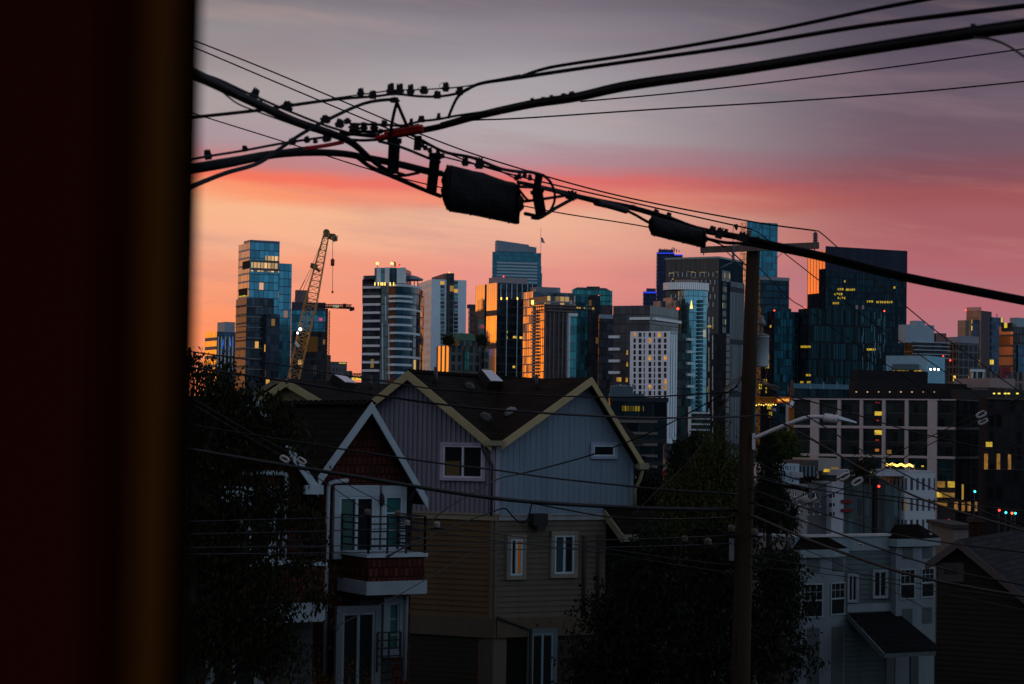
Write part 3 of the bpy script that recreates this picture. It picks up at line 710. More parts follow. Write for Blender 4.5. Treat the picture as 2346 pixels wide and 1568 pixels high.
t.panel('lit_storey', _cache['fc_lits'], t.Rt, 1348, 1360, 705, 710, 1.0)
t.beacon(1371.5, 678.5, RED_L, px=5)
t = Tower('narrow_dark_block', 'narrow black block with a pale top band left of the grey box tower', 1371, 1373, 1410, 722, 820, facade('fc_nd', (.018, .018, .024), (.03, .03, .04), 1.6, 3.3, .15, .15, .025, .5, .12, 1, .5, (.8, .7, .2), .6), None, 70)
t.panel('top_band', plain('band_steel', (.20, .25, .30), .5, .2), t.Rt, 1373, 1409, 722, 730, .5)
# --- grey box tower with white bars and the white hotel in front of it
PH2 = 27
t = Tower('grey_box_tower', 'dark grey box tower with white horizontal bars jutting from its sides', 1405, 1489, 1554, 700, 760,
          facade('fc_gb_l', (.022, .019, .021), (.052, .044, .050), 2.6, 3.5, .06, .07, .02, .2, .2, 2, .25, (1, .6, .1), .5), facade('fc_gb_r', (.012, .012, .016), (.03, .03, .04), 2.6, 3.5, .06, .07, .0, .5, .15), PH2)
m = MB(); a0, z = t.L.px(1446, 730.5); m.box(t.L, -.2, a0, z - .55, z + .45, -.1, 1.6)
a1, _ = t.Rt.px(1553, 732); m.box(t.Rt, 1.65, a1, z - .55, z + .45, -.1, 1.6); m.build('white_bar', WHITE_W, t.t)
for v in (772.5, 800.5, 827.5, 854):
    m = MB(); a0, z = t.L.px(1397, v); a1, _ = t.L.px(1421, v); m.box(t.L, a1, a0, z - .5, z + .5, -.4, 1.2); m.build('white_bar', WHITE_W, t.t)
for u, v, w in ((1437, 808, 4), (1437, 835, 4), (1436, 871, 5), (1418, 870, 12)): m = MB(); a, z = t.L.px(u, v); k = w / 2 * 760 / FPX; m.box(t.L, a - k, a + k, z - .8, z + .8, -.05, .1); m.build('lit_window', lamp_mat('office_amber', (1, .5, .07), .4), t.t)
hw = plain('hotel_white', (.80, .78, .83), .65, 0, .06, .2)
t = Tower('hotel_tower', 'white grid-fronted hotel with rows of brown windows in front of the grey box', 1444, 1534, 1552, 759, 680, hw, plain('hotel_blue_white', (.62, .74, .82), .65, 0, .06, .2), PH2)
brown = facade('fc_hpane', (.02, .015, .014), (.085, .065, .055), 1.3, 2.0, .08, .06, 0, .35, .25, 1, .4)
lits = lamp_mat('hotel_lamp', (1, .42, .05), .5)
cols = [1454, 1466.5, 1476, 1489, 1499.5, 1511, 1524]; wid = [5.5, 7, 3, 6.5, 3.2, 7, 6.2]
for r_ in range(15):
    v = 767.5 + 13.35 * r_
    for c_, u in enumerate(cols):
        if r_ < 12 or c_ > 3:
            if r_ >= 14: continue
            m = MB(); a, z = t.L.px(u, v + 0.0); k = wid[c_] / 2 * 680 / FPX; hh = 4.9 * 680 / FPX; m.box(t.L, a - k, a + k, z - hh, z + hh, -.2, -.1 + .16)
            lit = (r_, c_) in ((0, 0), (0, 5), (1, 3), (4, 3), (4, 6), (8, 6), (9, 3), (9, 6), (11, 3))
            m.build('window', lits if lit else brown, t.t)
t.fins('side_window', facade('fc_hside', (.05, .05, .06), (.06, .07, .09), 3, 3.87, .0, .3, 0, .4, .2), t.Rt, [1537, 1542, 1548], 764, 1005, 2.6, .06)
t.panel('slot', facade('fc_hside2', (.50, .58, .64), (.05, .06, .08), 1.4, 3.87, .3, .3, 0, .4, .2), t.Rt, 1535, 1551.5, 762, 764, .2)
t2 = Tower('glass_annex', 'dark glass annex with white balcony fins right of the white hotel', 1551, 1553, 1583, 764, 700, facade('fc_ann', (.02, .03, .035), (.055, .085, .10), 1.5, 3.2, .2, .2, .02, .5, .2, 1, .5, (.8, .8, .6), .3), None, 68)
for v in (778, 806.5, 833, 859, 885.5, 911):
    m = MB(); a0, z = t2.Rt.px(1571, v); a1, _ = t2.Rt.px(1587, v); m.box(t2.Rt, a0, a1, z - .45, z + .45, -.2, 1.6); m.build('balcony_fin', plain('fin_ice', (.50, .60, .66), .6), t2.t)
# --- cylinder tower
cy = P(1588, 660, 850)
t = thing('cylinder_tower', 'round blue glass tower under a white ribbed crown beside the white hotel', 'building', (cy.x, cy.y, ZB))
def circ(u0, u1, d, a0=0, a1=360, n=40, k=1.0):
    A, B_ = P(u0, 660, d), P(u1, 660, d); r = (B_.x - A.x) / 2; cx = (A.x + B_.x) / 2
    return [(cx + r * math.cos(R(a0 + (a1 - a0) * i / n)), d + k * r * math.sin(R(a0 + (a1 - a0) * i / n))) for i in range(n)]
zv = lambda v, d: P(1588, v, d).z
cyl = facade('fc_cyl', (.06, .12, .16), (.24, .42, .50), 2.2, 3.4, .07, .08, .02, .85, .14, 1, .25, (1, .75, .3), .7)
m = MB(); m.prism(circ(1554, 1622, 850), ZB, zv(668, 850), 0, 1, True); m.build('drum', [cyl, ROOF], t)
rib = facade('fc_rib', (.34, .36, .39), (.80, .80, .82), .9, 50, .28, .0, 0, .15, .5, 1, .04, tilt=0)
m = MB(); m.prism(circ(1519, 1624, 853, k=.72, n=56), zv(668, 853) + .3, zv(650, 853), 0, 1, True); m.build('crown', [rib, ROOF], t)
m = MB(); m.prism(circ(1548, 1601, 853, k=.9), zv(650, 853), zv(643, 853), 0, 0, True); m.build('roof_drum', plain('drum_tan', (.26, .20, .19), .7), t)
stone = facade('fc_cyl_l', (.42, .30, .26), (.30, .22, .20), 2.4, 3.4, .5, .35, .03, .6, .15, 1, .5, (1, .6, .1), .7)
for u0, u1, u2, v, d in ((1519, 1540, 1552, 682, 842), (1497, 1513, 1525, 690, 838), (1535, 1549, 1556, 689, 838)):
    Tower('', '', u0, u1, u2, v, d, stone, facade('fc_cyl_r', (.10, .09, .10), (.06, .06, .08), 2.4, 3.4, .4, .3, .03, .5, .2, 1, .5, (1, .6, .1), .7), 60, parent=t, part='stone_wing')
m = MB()
for k in range(30):
    z = zv(690 + k * 9.2, 842); m.prism(circ(1556, 1620, 847, 288, 318, 6, 1.02) + [(p[0], p[1] + 2.5) for p in reversed(circ(1556, 1620, 847, 288, 318, 6, 1.02))], z - .5, z + .5)
m.build('window_slot', plain('slot_dark', (.02, .05, .07), .3, .3), t)
m = MB(); p = P(1584, 702, 840.5); m.lathe(p, (0, 0, 1), [(.1, 2.4), (.35, .5), (.6, -.6), (.5, -1)], 8); m.build('lit_window', lamp_mat('gold_spot', (1, .7, .2), 1.6), t)
p = P(1553, 708, 836); m = MB(); m.lathe(p, (0, 0, 1), [(.3, -.5), (.6, 0), (.3, .5)], 8); m.build('beacon', RED_L, t)
# --- blue-trimmed dark tower behind
nb = facade('fc_navy', (.02, .02, .045), (.03, .035, .075), 2.6, 3.9, .25, .3, .03, .5, .2, 2, .4, (.9, .7, .3), .35)
t = Tower('blue_trim_tower', 'distant navy tower with a glowing blue roof line and antennas', 1504, 1506, 1545, 578, 2100, nb, None, 79)
Tower('', '', 1543, 1545, 1564, 583, 2105, nb, None, 79, parent=t.t, part='side_wing')
m = MB(); m.bar(P(1506, 580.5, 2094), P(1544, 580.5, 2094), .8); m.bar(P(1545, 584.5, 2098), P(1564, 584.5, 2098), .8); m.build('light_line', BLU_L, t.t)
t.block('penthouse', plain('pent_navy', (.05, .05, .09), .6), .1, .8, .1, .95, 3)
for u, v in ((1512, 569), (1517, 571), (1522, 570), (1528, 570), (1538, 570), (1542, 567), (1545, 568), (1550, 571), (1556, 574)): mast(t.t, u, v, 578, 2106, .5)
t = Tower('navy_block', 'smaller navy block with a blue roof line left of the cylinder tower', 1473, 1475, 1504, 668, 1900, nb, None, 79)
m = MB(); m.bar(P(1475, 670.5, 1893), P(1504, 670.5, 1893), 1.0); m.build('light_line', BLU_L, t.t)
t.block('penthouse', _cache['pent_navy'], .1, .8, .25, .95, 3); t.beacon(1489, 692, RED_L, px=4)
# --- brown-grey wide tower and neighbours around the pole
t = Tower('finned_tower', 'wide brown-grey tower with fine vertical fins and yellow-lit upper storeys', 1525, 1647, 1703, 591, 1000,
          facade('fc_fin_l', (.040, .036, .036), (.075, .068, .066), .9, 60, .35, .0, .0, .2, .35, 1, .25, tilt=.01), facade('fc_fin_r', (.008, .014, .020), (.012, .03, .045), .9, 60, .3, 0, 0, .04, .4, 1, .3), 30)
t.panel('lit_storey', facade('fc_fl', (.06, .055, .055), (.08, .075, .075), 1.2, 3.0, .25, .1, .42, .3, .3, 2, .4, (1, .66, .06), .5), t.L, 1534, 1646, 621, 627, .2)
t.panel('lit_storey', facade('fc_fl2', (.06, .055, .055), (.08, .075, .075), 1.2, 3.0, .25, .1, .28, .3, .3, 2, .4, (1, .66, .06), .5), t.L, 1540, 1646, 635, 641, .2)
t.panel('lit_storey', _cache['fc_fl2'], t.Rt, 1653, 1672, 623, 644, .2)
m = MB()
for k in range(12):
    for j, v in enumerate((629.5, 647, 663, 680, 698)):
        u = 1534 + k * 10 + (j % 2) * 4
        if u < 1644: a, z = t.L.px(u, v); m.box(t.L, a - .16, a + .16, z - 1.1, z + 1.1, -.05, .35)
m.build('white_fin', WB2, t.t)
m = MB()
for k in range(22):
    for u in (1632.5, 1641):
        if (k * 7 + int(u)) % 5: a, z = t.L.px(u, 734 + k * 14); m.box(t.L, a - .2, a + .2, z - 1.4, z + 1.4, 4, 4.5)
m.build('lower_fin', plain('fin_lit', (.60, .60, .55), .6), t.t)
t.panel('lower_block', facade('fc_fin_dk', (.012, .012, .016), (.02, .022, .03), 1.5, 3.4, .2, .2, .02, .5, .15, 1, .6, (1, .6, .1), .5), t.L, 1624, 1672, 766, 1100, 4.0, -.05)
t.panel('ribbed_bay', facade('fc_rib2', (.008, .012, .02), (.06, .09, .125), 1.3, 26, .55, .1, .0, .5, .2, 1, .9, tilt=.05), t.Rt, 1666, 1703, 650, 1100, .6)
t.panel('core_lights', facade('fc_core', (.012, .014, .02), (.03, .03, .035), 2.2, 4.0, .3, .35, .25, .3, .2, 1, .4, (1, .7, .1), .4), t.Rt, 1649, 1662, 650, 1100, .5)
t.panel('lit_window', lamp_mat('yellow_room', (1, .62, .03), .5), t.L, 1624.5, 1637, 747, 751.5, 4.3, 3.9)
m = MB(); m.box(t.L, -.3, t.wl + .3, t.zt - .2, t.zt + .7, -.2, .3); m.box(t.Rt, .35, t.wr, t.zt - .2, t.zt + .7, -.2, .3); m.build('parapet', plain('parapet_pale', (.22, .24, .24), .5), t.t)
t = Tower('slim_tower', 'slim tall blue tower rising directly behind the top of the utility pole', 1697, 1712, 1782, 508, 1500, facade('fc_slim_l', (.46, .38, .36), (.52, .44, .42), 3, 4, .2, .2, 0, .6, .2, 1, .3), facade('fc_slim_r', (.05, .14, .19), (.085, .22, .30), 2.0, 5.0, .25, .15, .008, .7, .15, 1, .5, (1, .6, .2), .8, .04), 66)
t = Tower('stepped_dark_tower', 'stepped dark tower with many yellow-lit storeys right of the utility pole', 1735, 1742, 1808, 637, 1100, facade('fc_st', (.012, .02, .03), (.022, .05, .075), 1.7, 3.7, .14, .25, .10, .6, .12, 5, .5, (1, .72, .06), .6), None, 70)
t.panel('screen_top', facade('fc_scr', (.22, .22, .24), (.10, .11, .13), 2.2, 30, .25, .15, 0, .2, .4), t.Rt, 1742, 1808, 637, 641.5, .5)
Tower('', '', 1740, 1744, 1813, 705, 1090, _cache['fc_st'], None, 70, parent=t.t, part='lower_step')
t = Tower('teal_slab_tower', 'low dark teal slab with a red beacon between the stepped tower and black tower', 1758, 1774, 1830, 713, 900, facade('fc_ts_l', (.012, .012, .02), (.012, .014, .02), 1.6, 3.7, .15, .2, .06, .0, .7, 3, .5, (1, .72, .06), .5), facade('fc_ts', (.008, .024, .034), (.016, .055, .08), 1.5, 3.5, .25, .12, .006, .7, .12, 1, .8, (1, .6, .1), .4, .05), 66)
t.beacon(1774, 712, RED_L, px=5)
t.panel('lit_window', facade('fc_tsl', (.012, .012, .018), (.016, .016, .022), 1.6, 3.6, .2, .3, .30, .0, .7, 2, .4, (1, .66, .04), .5), t.L, 1745, 1772, 745, 1050, .3)
# --- the big black tower and the lower one before it
bk = facade('fc_blk_r', (.005, .008, .014), (.008, .026, .040), 1.9, 3.8, .28, .16, .02, .6, .12, 4, .6, (1, .74, .05), .32, .03)
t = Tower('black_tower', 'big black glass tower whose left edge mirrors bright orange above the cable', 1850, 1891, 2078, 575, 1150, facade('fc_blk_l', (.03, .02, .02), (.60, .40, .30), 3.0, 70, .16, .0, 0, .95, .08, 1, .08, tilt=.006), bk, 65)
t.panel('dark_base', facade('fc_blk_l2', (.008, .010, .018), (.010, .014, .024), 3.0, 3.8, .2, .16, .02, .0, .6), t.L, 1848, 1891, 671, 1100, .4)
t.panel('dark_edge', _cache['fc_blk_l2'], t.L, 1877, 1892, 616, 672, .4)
t.panel('crown', facade('fc_blk_c', (.012, .014, .024), (.018, .024, .042), 1.9, 50, .22, 0, 0, .5, .2, 1, .2, tilt=.01), t.Rt, 1891, 2078, 575.5, 622, .35)
for u0, u1, v in ((1919, 1934, 663), (1938, 1958, 664), (1911, 1930, 674), (1919, 1936, 683), (1986, 2000, 691), (2008, 2044, 692.5), (1908, 1922, 695), (1934, 1938, 645), (2047, 2052, 659)):
    k = u0; m = MB()
    while k < u1 - 1:
        w = rng.uniform(2, 4); a, z = t.Rt.px(k, v); b_, _ = t.Rt.px(min(u1, k + w), v); m.box(t.Rt, a, b_, z - .6, z + .6, .0, .12); k += w + rng.uniform(.8, 2.5)
    m.build('lit_window', lamp_mat('yellow_office', (1, .64, .03), .45), t.t)
bk2 = facade('fc_blk2', (.004, .010, .014), (.009, .032, .042), 1.3, 7.6, .35, .12, .0, .6, .12, 1, .9, (1, .72, .05), .6, .05)
t = Tower('glass_office', 'shorter black-teal office block with rows of yellow dashes before the black tower', 1829, 1853, 2033, 707, 900, facade('fc_blk2l', (.007, .009, .014), (.015, .022, .03), 1.6, 3.8, .2, .16, .03, .0, .6, 3, .6, (1, .72, .05), .5), bk2, 64)
for u0, u1, v, f in ((1835, 1857, 795, 0), (1847, 1857, 860, 0), (1834, 1841, 876, 0), (1849, 1857, 876, 0), (1833, 1857, 893, 0), (1849, 1857, 909, 0), (1833, 1858, 959, 0)):
    k = u0; m = MB()
    while k < u1 - 1:
        w = rng.uniform(3, 5); fc = t.L if k < 1852 else t.Rt
        a, z = fc.px(k, v); b_, _ = fc.px(min(u1, k + w), v); m.box(fc, min(a, b_), max(a, b_), z - .45, z + .45, -.05, .15); k += w + 1
    m.build('lit_window', _cache['yellow_office'], t.t)
for u0, u1, v in ((1986, 2006, 801), (1997, 2004, 864.5), (1984, 2004, 881), (1992, 2004, 897.5), (1983, 2004, 913.5)):
    k = u0; m = MB()
    while k < u1 - 1:
        w = rng.uniform(3, 5); a, z = t.Rt.px(k, v); b_, _ = t.Rt.px(min(u1, k + w), v); m.box(t.Rt, a, b_, z - .45, z + .45, -.05, .15); k += w + 1
    m.build('lit_window', _cache['yellow_office'], t.t)
t.beacon(1843, 705, RED_L, px=5); t.beacon(2026, 713, RED_L, px=5)
for u in (1963, 1977): m = MB(); m.bar(P(u, 709, 896), P(u, 700, 896), .9); m.build('roof_post', plain('post_pale', (.30, .24, .24), .6), t.t)
m = MB()
for k in range(16):
    v = 727 + k * 14
    for u in (1976, 1988, 1998, 2004, 2011, 2017, 2024):
        if rng.random() < .55: a, z = t.Rt.px(u + rng.uniform(-2, 2), v + rng.uniform(-6, 6)); m.box(t.Rt, a - .12, a + .12, z - 1.6, z + 1.6, -.05, .2)
m.build('pale_mullion', plain('mullion_blue', (.10, .22, .28), .4, .2), t.t)
# --- right-hand cluster
cb = facade('fc_bal', (.06, .065, .08), (.04, .05, .06), 3, 4.2, .1, .2, .06, .4, .2, 1, .6, (1, .7, .2), .4)
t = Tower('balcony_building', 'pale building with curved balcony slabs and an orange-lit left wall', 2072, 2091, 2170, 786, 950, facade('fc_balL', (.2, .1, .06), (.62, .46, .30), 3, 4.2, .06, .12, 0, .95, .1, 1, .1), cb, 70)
t.bands('balcony', plain('slab_ice', (.34, .40, .46), .6), t.Rt, 2090, 2171, [784, 793, 802, 811, 820], 1.8, 2.2)
t.block('penthouse', plain('pent_blue', (.26, .33, .40), .6), .0, .9, -.2, .62, 8.5)
t.block('roof_box', _cache['pent_blue'], .2, .8, .1, .4, 10.5)
t.block('roof_drum', plain('drum_brown', (.17, .10, .09), .7), .1, .9, .70, 1.0, 5)
t = Tower('blue_roof_hall', 'broad low hall with bright blue metal walls right of the black tower', 2030, 2124, 2165, 815, 760, plain('blue_metal_l', (.22, .33, .40), .5, .2, .06, .3), facade('fc_hall', (.05, .18, .26), (.06, .24, .35), .8, 40, .3, 0, 0, .3, .4, 1, .2), 30)
t.panel('lit_gallery', facade('fc_gal', (.05, .04, .04), (.05, .04, .03), 1.6, 3.5, .2, .3, .6, .2, .3, 1, .6, (1, .58, .06), .5), t.L, 2034, 2115, 849, 861, .6)
t.panel('roof_canopy', plain('canopy_teal', (.06, .10, .12), .5), t.L, 2050, 2105, 835, 848, 3.0)
t.panel('terrace', facade('fc_terr', (.03, .05, .055), (.02, .03, .035), 2.0, 3.6, .15, .2, .12, .3, .3, 1, .6, (1, .62, .1), .5), t.L, 2030, 2124, 863, 940, 4.0)
m = MB()
for u, v in ((2132, 847), (2141, 846.5), (2150, 847)): p = P(u, v, 756); m.lathe(p, (0, 0, 1), [(.2, -.3), (.4, 0), (.2, .35)], 8)
m.build('wall_lamp', WHT_L, t.t)
t.beacon(2161, 816, RED_L, px=4)
t = Tower('grid_office', 'dark gridded office with a plain grey top storey right of the balcony building', 2165, 2196, 2243, 772, 1000, facade('fc_grd_l', (.10, .085, .085), (.05, .045, .05), 2.4, 3.8, .3, .3, .03, .4, .2), facade('fc_grd', (.10, .12, .14), (.022, .026, .034), 3.4, 3.8, .14, .14, .04, .4, .2, 1, .5, (1, .6, .15), .4), 55)
t.panel('top_storey', plain('top_grey', (.20, .21, .25), .6), t.Rt, 2196, 2241, 772, 786, .5)
t.panel('top_storey', plain('top_mauve', (.24, .22, .26), .6), t.L, 2172, 2197, 772, 786, .5)
t.beacon(2177, 826, RED_L, px=5)
t = Tower('orange_brick_tower', 'orange brick tower with yellow-lit storeys and a serrated roof edge at right', 2214, 2248, 2272, 712, 1250, facade('fc_obl', (.36, .19, .12), (.34, .18, .11), 4, 4, .1, .1, 0, .1, .5, 1, .2), plain('brown_core', (.07, .06, .07), .7), 40)
t.panel('office_front', facade('fc_obf', (.06, .09, .14), (.06, .09, .15), 1.8, 4.2, .08, .3, .42, .5, .2, 3, .4, (1, .68, .05), .7), t.L, 2226, 2244, 733, 900, .8)
m = MB()
for k in range(10): u = 2216 + k * 3.4; a, z = t.L.px(u, 711); m.box(t.L, a - .25, a + .25, t.zt - .1, t.zt + 2.2, -.4, .3)
m.build('roof_fin', plain('fin_tan', (.42, .28, .20), .6), t.t)
t2 = Tower('', '', 2194, 2212, 2220, 734, 1200, facade('fc_obl2', (.46, .25, .15), (.42, .24, .15), 30, 4, .0, .12, 0, .1, .5, 1, .1), DARKM, 40, parent=t.t, part='left_wing')
t.beacon(2212.5, 711, RED_L, px=5)
t = Tower('blue_office', 'blue-grey office slab with yellow window rows between brick tower and curved block', 2268, 2272, 2299, 727, 1150, facade('fc_bo', (.06, .08, .12), (.07, .11, .17), 1.7, 4.0, .1, .35, .33, .5, .2, 3, .4, (1, .68, .05), .7), None, 60)
mast(t.t, 2284, 719, 727, 1155, .25)
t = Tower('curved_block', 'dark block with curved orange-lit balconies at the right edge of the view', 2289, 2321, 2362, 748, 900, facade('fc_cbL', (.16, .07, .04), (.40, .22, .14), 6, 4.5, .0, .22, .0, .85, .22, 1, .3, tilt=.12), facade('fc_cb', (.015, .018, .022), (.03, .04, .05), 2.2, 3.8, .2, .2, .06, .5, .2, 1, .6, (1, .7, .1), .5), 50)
t.panel('upper_band', facade('fc_cbu', (.03, .035, .04), (.025, .03, .035), 2, 5, .2, .3, .1, .4, .2, 1, .4, (1, .7, .05), .7), t.L, 2297, 2321, 740, 760, 1.0)
t.block('penthouse', plain('pent_ice', (.16, .24, .30), .5), .0, .5, .2, 1.0, 4)
t.panel('blue_bay', facade('fc_cbb', (.03, .05, .08), (.05, .11, .18), 2, 4, .1, .15, .02, .5, .2), t.Rt, 2330, 2360, 792, 900, .6)
# --- nearer blocks on the right
t = Tower('white_frame_building', 'small building with white vertical frames and dark glass left of a red steel frame', 2221, 2225, 2252, 849, 620, facade('fc_wf', (.02, .025, .03), (.03, .04, .05), 2, 3.5, .1, .15, .03, .4, .2), None, 62)
t.fins('white_frame', plain('frame_white', (.50, .52, .55), .6), t.Rt, [2226, 2236, 2251], 850, 960, 2.2, .6); t.panel('white_head', _cache['frame_white'], t.Rt, 2222, 2253, 847, 852, .8)
t = Tower('concrete_grid_block', 'beige gridded block with dark windows behind the red steel frame', 2252, 2256, 2352, 850, 640, facade('fc_cg', (.16, .12, .11), (.03, .03, .035), 2.2, 3.6, .3, .2, .06, .3, .3, 1, .5, (1, .6, .15), .35), None, 62)
t = thing('steel_frame', 'tall red steel frame with a hooked top among the blocks at right', 'frame', (*P(2300, 880, 600).xy, ZB))
m = MB(); m.bar((*P(2298, 900, 600).xy, ZB), P(2298, 846, 600), 1.3); m.bar(P(2294, 847, 600), P(2313, 849, 600), 1.6); m.bar(P(2310, 860, 600), P(2310, 848, 600), 1.0); m.build('post', plain('red_steel', (.16, .012, .025), .5), t)
t = Tower('parking_garage', 'pale open parking garage with a row of small yellow lamps at right', 2226, 2262, 2365, 891, 560, plain('garage_wall', (.16, .14, .13), .8), facade('fc_gar', (.20, .175, .16), (.015, .014, .013), 7, 4.4, .02, .45, .0, .1, .5), 58)
m = MB()
for u in (2266, 2276, 2288, 2302, 2310, 2330): a, z = t.Rt.px(u, 902); m.box(t.Rt, a - .35, a + .35, z - .18, z + .18, -.3, .3)
m.build('ceiling_lamp', lamp_mat('garage_lamp', (1, .75, .1), 1.2), t.t)
t.panel('upper_wall', plain('pink_concrete', (.25, .19, .18), .8), t.Rt, 2292, 2350, 868, 888, -4, -18)
t = Tower('black_roof_block', 'long black flat-roofed block with a row of tiny roof spotlights behind the beige offices', 1945, 1958, 2228, 874, 560, plain('black_wall', (.022, .018, .02), .8, 0, .2), None, 68)
t.block('upper_roof', plain('black_roof', (.018, .016, .02), .85), .1, .9, .03, .62, 3.2)
for k in range(8): m = MB(); a, z = t.Rt.px(1949 + 12 + k * 25.5, 898.5); m.box(t.Rt, a - .11, a + .11, z - .11, z + .11, -.1, .4); m.build('spotlight', lamp_mat('spot_cream', (1, .62, .25), .9), t.t)
m = MB()
for u, v in ((2023, 866), (2089, 873.5)): p = P(u, v, 570); m.lathe(p, (0, 0, 1), [(1.1, -.8), (1.0, -.1), (.6, .35), (.1, .5)], 12)
m.build('roof_dome', plain('dome_pale', (.50, .46, .42), .5), t.t)
t = Tower('dark_podium_block', 'dark low block stepping down right of the black-roofed block', 2180, 2200, 2275, 892, 545, plain('podium_dark', (.03, .026, .028), .8), None, 60)
t = Tower('glass_podium', 'low dark glass podium with a blue parapet above the beige offices', 1810, 1816, 1948, 884, 640, facade('fc_pod', (.015, .02, .025), (.02, .045, .06), 1.6, 4, .2, .2, .02, .5, .15), None, 68)
t.panel('parapet', plain('parapet_blue', (.06, .14, .20), .5, .2), t.Rt, 1816, 1946, 882, 890, .4)
for u in (1857, 1887, 1918): m = MB(); m.bar(P(u, 892, 634), P(u, 876, 634), .35); m.build('roof_post', plain('post_blue', (.15, .22, .28), .5), t.t)
# --- beige office building
cb_ = P(2190, 914, 480)
be = plain('beige_stone', (.36, .31, .32), .75, 0, .1, .6)
be2 = plain('beige_shade', (.055, .048, .052), .75, 0, .1, .6)  # same stone on the right wall, its shade put into the colour
t = Tower('beige_office', 'big beige stone-framed office building with dark glass bays beyond the street lamp', 1812, 2190, 2266, 915, 480, plain('bay_back', (.03, .03, .032), .6), facade('fc_beR', (.022, .020, .022), (.012, .012, .015), 1.8, 4.0, .3, .1, .03, .0, .6, 1, .6, (1, .6, .1), .3), 33)
L_ = t.L; kx = 480 / FPX
bayg = facade('fc_bay', (.012, .014, .015), (.035, .042, .042), 1.3, 3.3, .07, .28, .0, .55, .15, 1, .5, (1, .6, .1), .4, .02)
bayg2 = facade('fc_bay2', (.012, .02, .022), (.03, .075, .08), 1.0, 3.3, .12, .2, .0, .55, .15, 1, .5, (1, .6, .1), .4, .02)
piers = [(1807, 1812), (1874, 1907), (1981, 1995), (2058, 2070), (2133, 2145), (2210, 2224), (2288, 2320)]
# measured along the wall from the photo: pier edges in display px
pu = [(1813, 1814), (1873, 1906), (1977, 1990), (2055, 2067), (2130, 2142), (2140, 2141)]
edges = [(1807.5, 1813), (1872.5, 1905.5), (1926, 1927)]
cols_ = [(1872, 1905), (1980, 1992), (2067, 2079), (2155, 2167)]
def pier(u0, u1, v0, v1, o=.7, mat=be):
    m = MB(); a, z0 = L_.px(u0, v1); b_, z1 = L_.px(u1, v0); m.box(L_, min(a, b_), max(a, b_), z0, z1, -.3, o); m.build('pier', mat, t.t)
PX = lambda x: (3140 + x * .25575) / 1.746
PY = lambda y: (1560 + y * .2558) / 1.746
vt_, vb_ = PY(95), PY(1500)
zt = t.zt; A = lambda x: L_.px(PX(x), PY(600))[0]
zrow = [(zt, L_.px(PX(1100), PY(158))[1]), (L_.px(PX(1100), PY(562))[1], L_.px(PX(1100), PY(603))[1]), (L_.px(PX(1100), PY(1010))[1], L_.px(PX(1100), PY(1048))[1])]
for xs in ((30, 130), (412, 545), (834, 886), (1183, 1232), (1533, 1585), (1888, 1943), (2246, 2392)):
    m = MB(); m.box(L_, A(xs[1]), A(xs[0]), ZB, zrow[0][1], -.3, .7); m.build('pier', be, t.t)
for z1, z0 in zrow:
    m = MB(); m.box(L_, 0, A(30) , z0, z1, -.3, .78); m.build('spandrel', be, t.t)
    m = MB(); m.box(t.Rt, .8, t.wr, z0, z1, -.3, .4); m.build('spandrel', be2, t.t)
bx = [(130, 412), (545, 834), (886, 1183), (1232, 1533), (1585, 1888), (1943, 2246), (2392, 2700)]
for (x0, x1) in bx:
    if A(x1) < 0: x1 = 2640
    for (zu, zl) in ((zrow[0][1], zrow[1][0]), (zrow[1][1], zrow[2][0]), (zrow[2][1], zrow[2][1] - 5)):
        a1, a0 = A(x0), max(.8, A(x1))
        if a1 <= a0: continue
        m = MB(); m.box(L_, a0, a1, zl, zu, -.25, .12); w = m.build('window', bayg2 if zl < zrow[2][1] - 1 else bayg, t.t)
        m = MB(); m.box(L_, a0, a1, (zu + zl) / 2 - .12, (zu + zl) / 2 + .12, .1, .2); m.build('transom', DARKM, w)
def litw(part, u0, u1, v0, v1, mat, o=.3):
    m = MB(); a, z0 = L_.px(u0, v1); b_, z1 = L_.px(u1, v0); m.box(L_, min(a, b_), max(a, b_), z0, z1, -.1, o); m.build(part, mat, t.t)
gold = lamp_mat('gold_room', (1, .66, .06), .55); dimg = lamp_mat('dim_gold', (1, .5, .08), .16); redr = lamp_mat('red_sign_glow', (1, .04, .03), .5)
for x0, x1, y0, y1, mt in ((1412, 1525, 340, 402, gold), (1408, 1520, 632, 702, gold), (1600, 1668, 940, 1000, dimg), (1415, 1475, 925, 965, lamp_mat('orange_room', (1, .3, .04), .35)), (1430, 1445, 190, 205, redr), (1470, 1482, 200, 210, redr), (1425, 1470, 475, 490, redr), (1420, 1470, 780, 792, redr)):
    litw('lit_window', PX(x0), PX(x1), PY(y0), PY(y1), mt)
# lower floors with yellow rooms right of the apartments (r, from the street zoom)
QX = lambda x: (3450 + x * .27536) / 1.746
QY = lambda y: (1880 + y * .27536) / 1.746
for x0, x1, y0, y1, mt in ((1095, 1200, 170, 255, dimg), (1250, 1340, 170, 255, gold), (1090, 1165, 325, 398, gold), (1170, 1340, 335, 400, dimg), (1005, 1235, 465, 520, dimg), (915, 950, 310, 390, gold)):
    litw('lit_window', QX(x0), QX(x1), QY(y0), QY(y1), mt, .5)
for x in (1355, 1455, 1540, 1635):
    m = MB(); a, z0 = t.Rt.px(QX(x - 16), QY(600)); b_, z1 = t.Rt.px(QX(x + 16), QY(465)); m.box(t.Rt, a, b_, z0, z1, -.1, .3); m.build('uplit_pier', lamp_mat('uplight', (1, .42, .05), .22), t.t)  # the uplights' wash is put into the piers as a dim glow
m = MB()
for x, v in ((2330, 1170), (2160, 1190)): litw('lit_window', PX(2140), PX(2175), PY(1185), PY(1205), _cache['gold_room'])
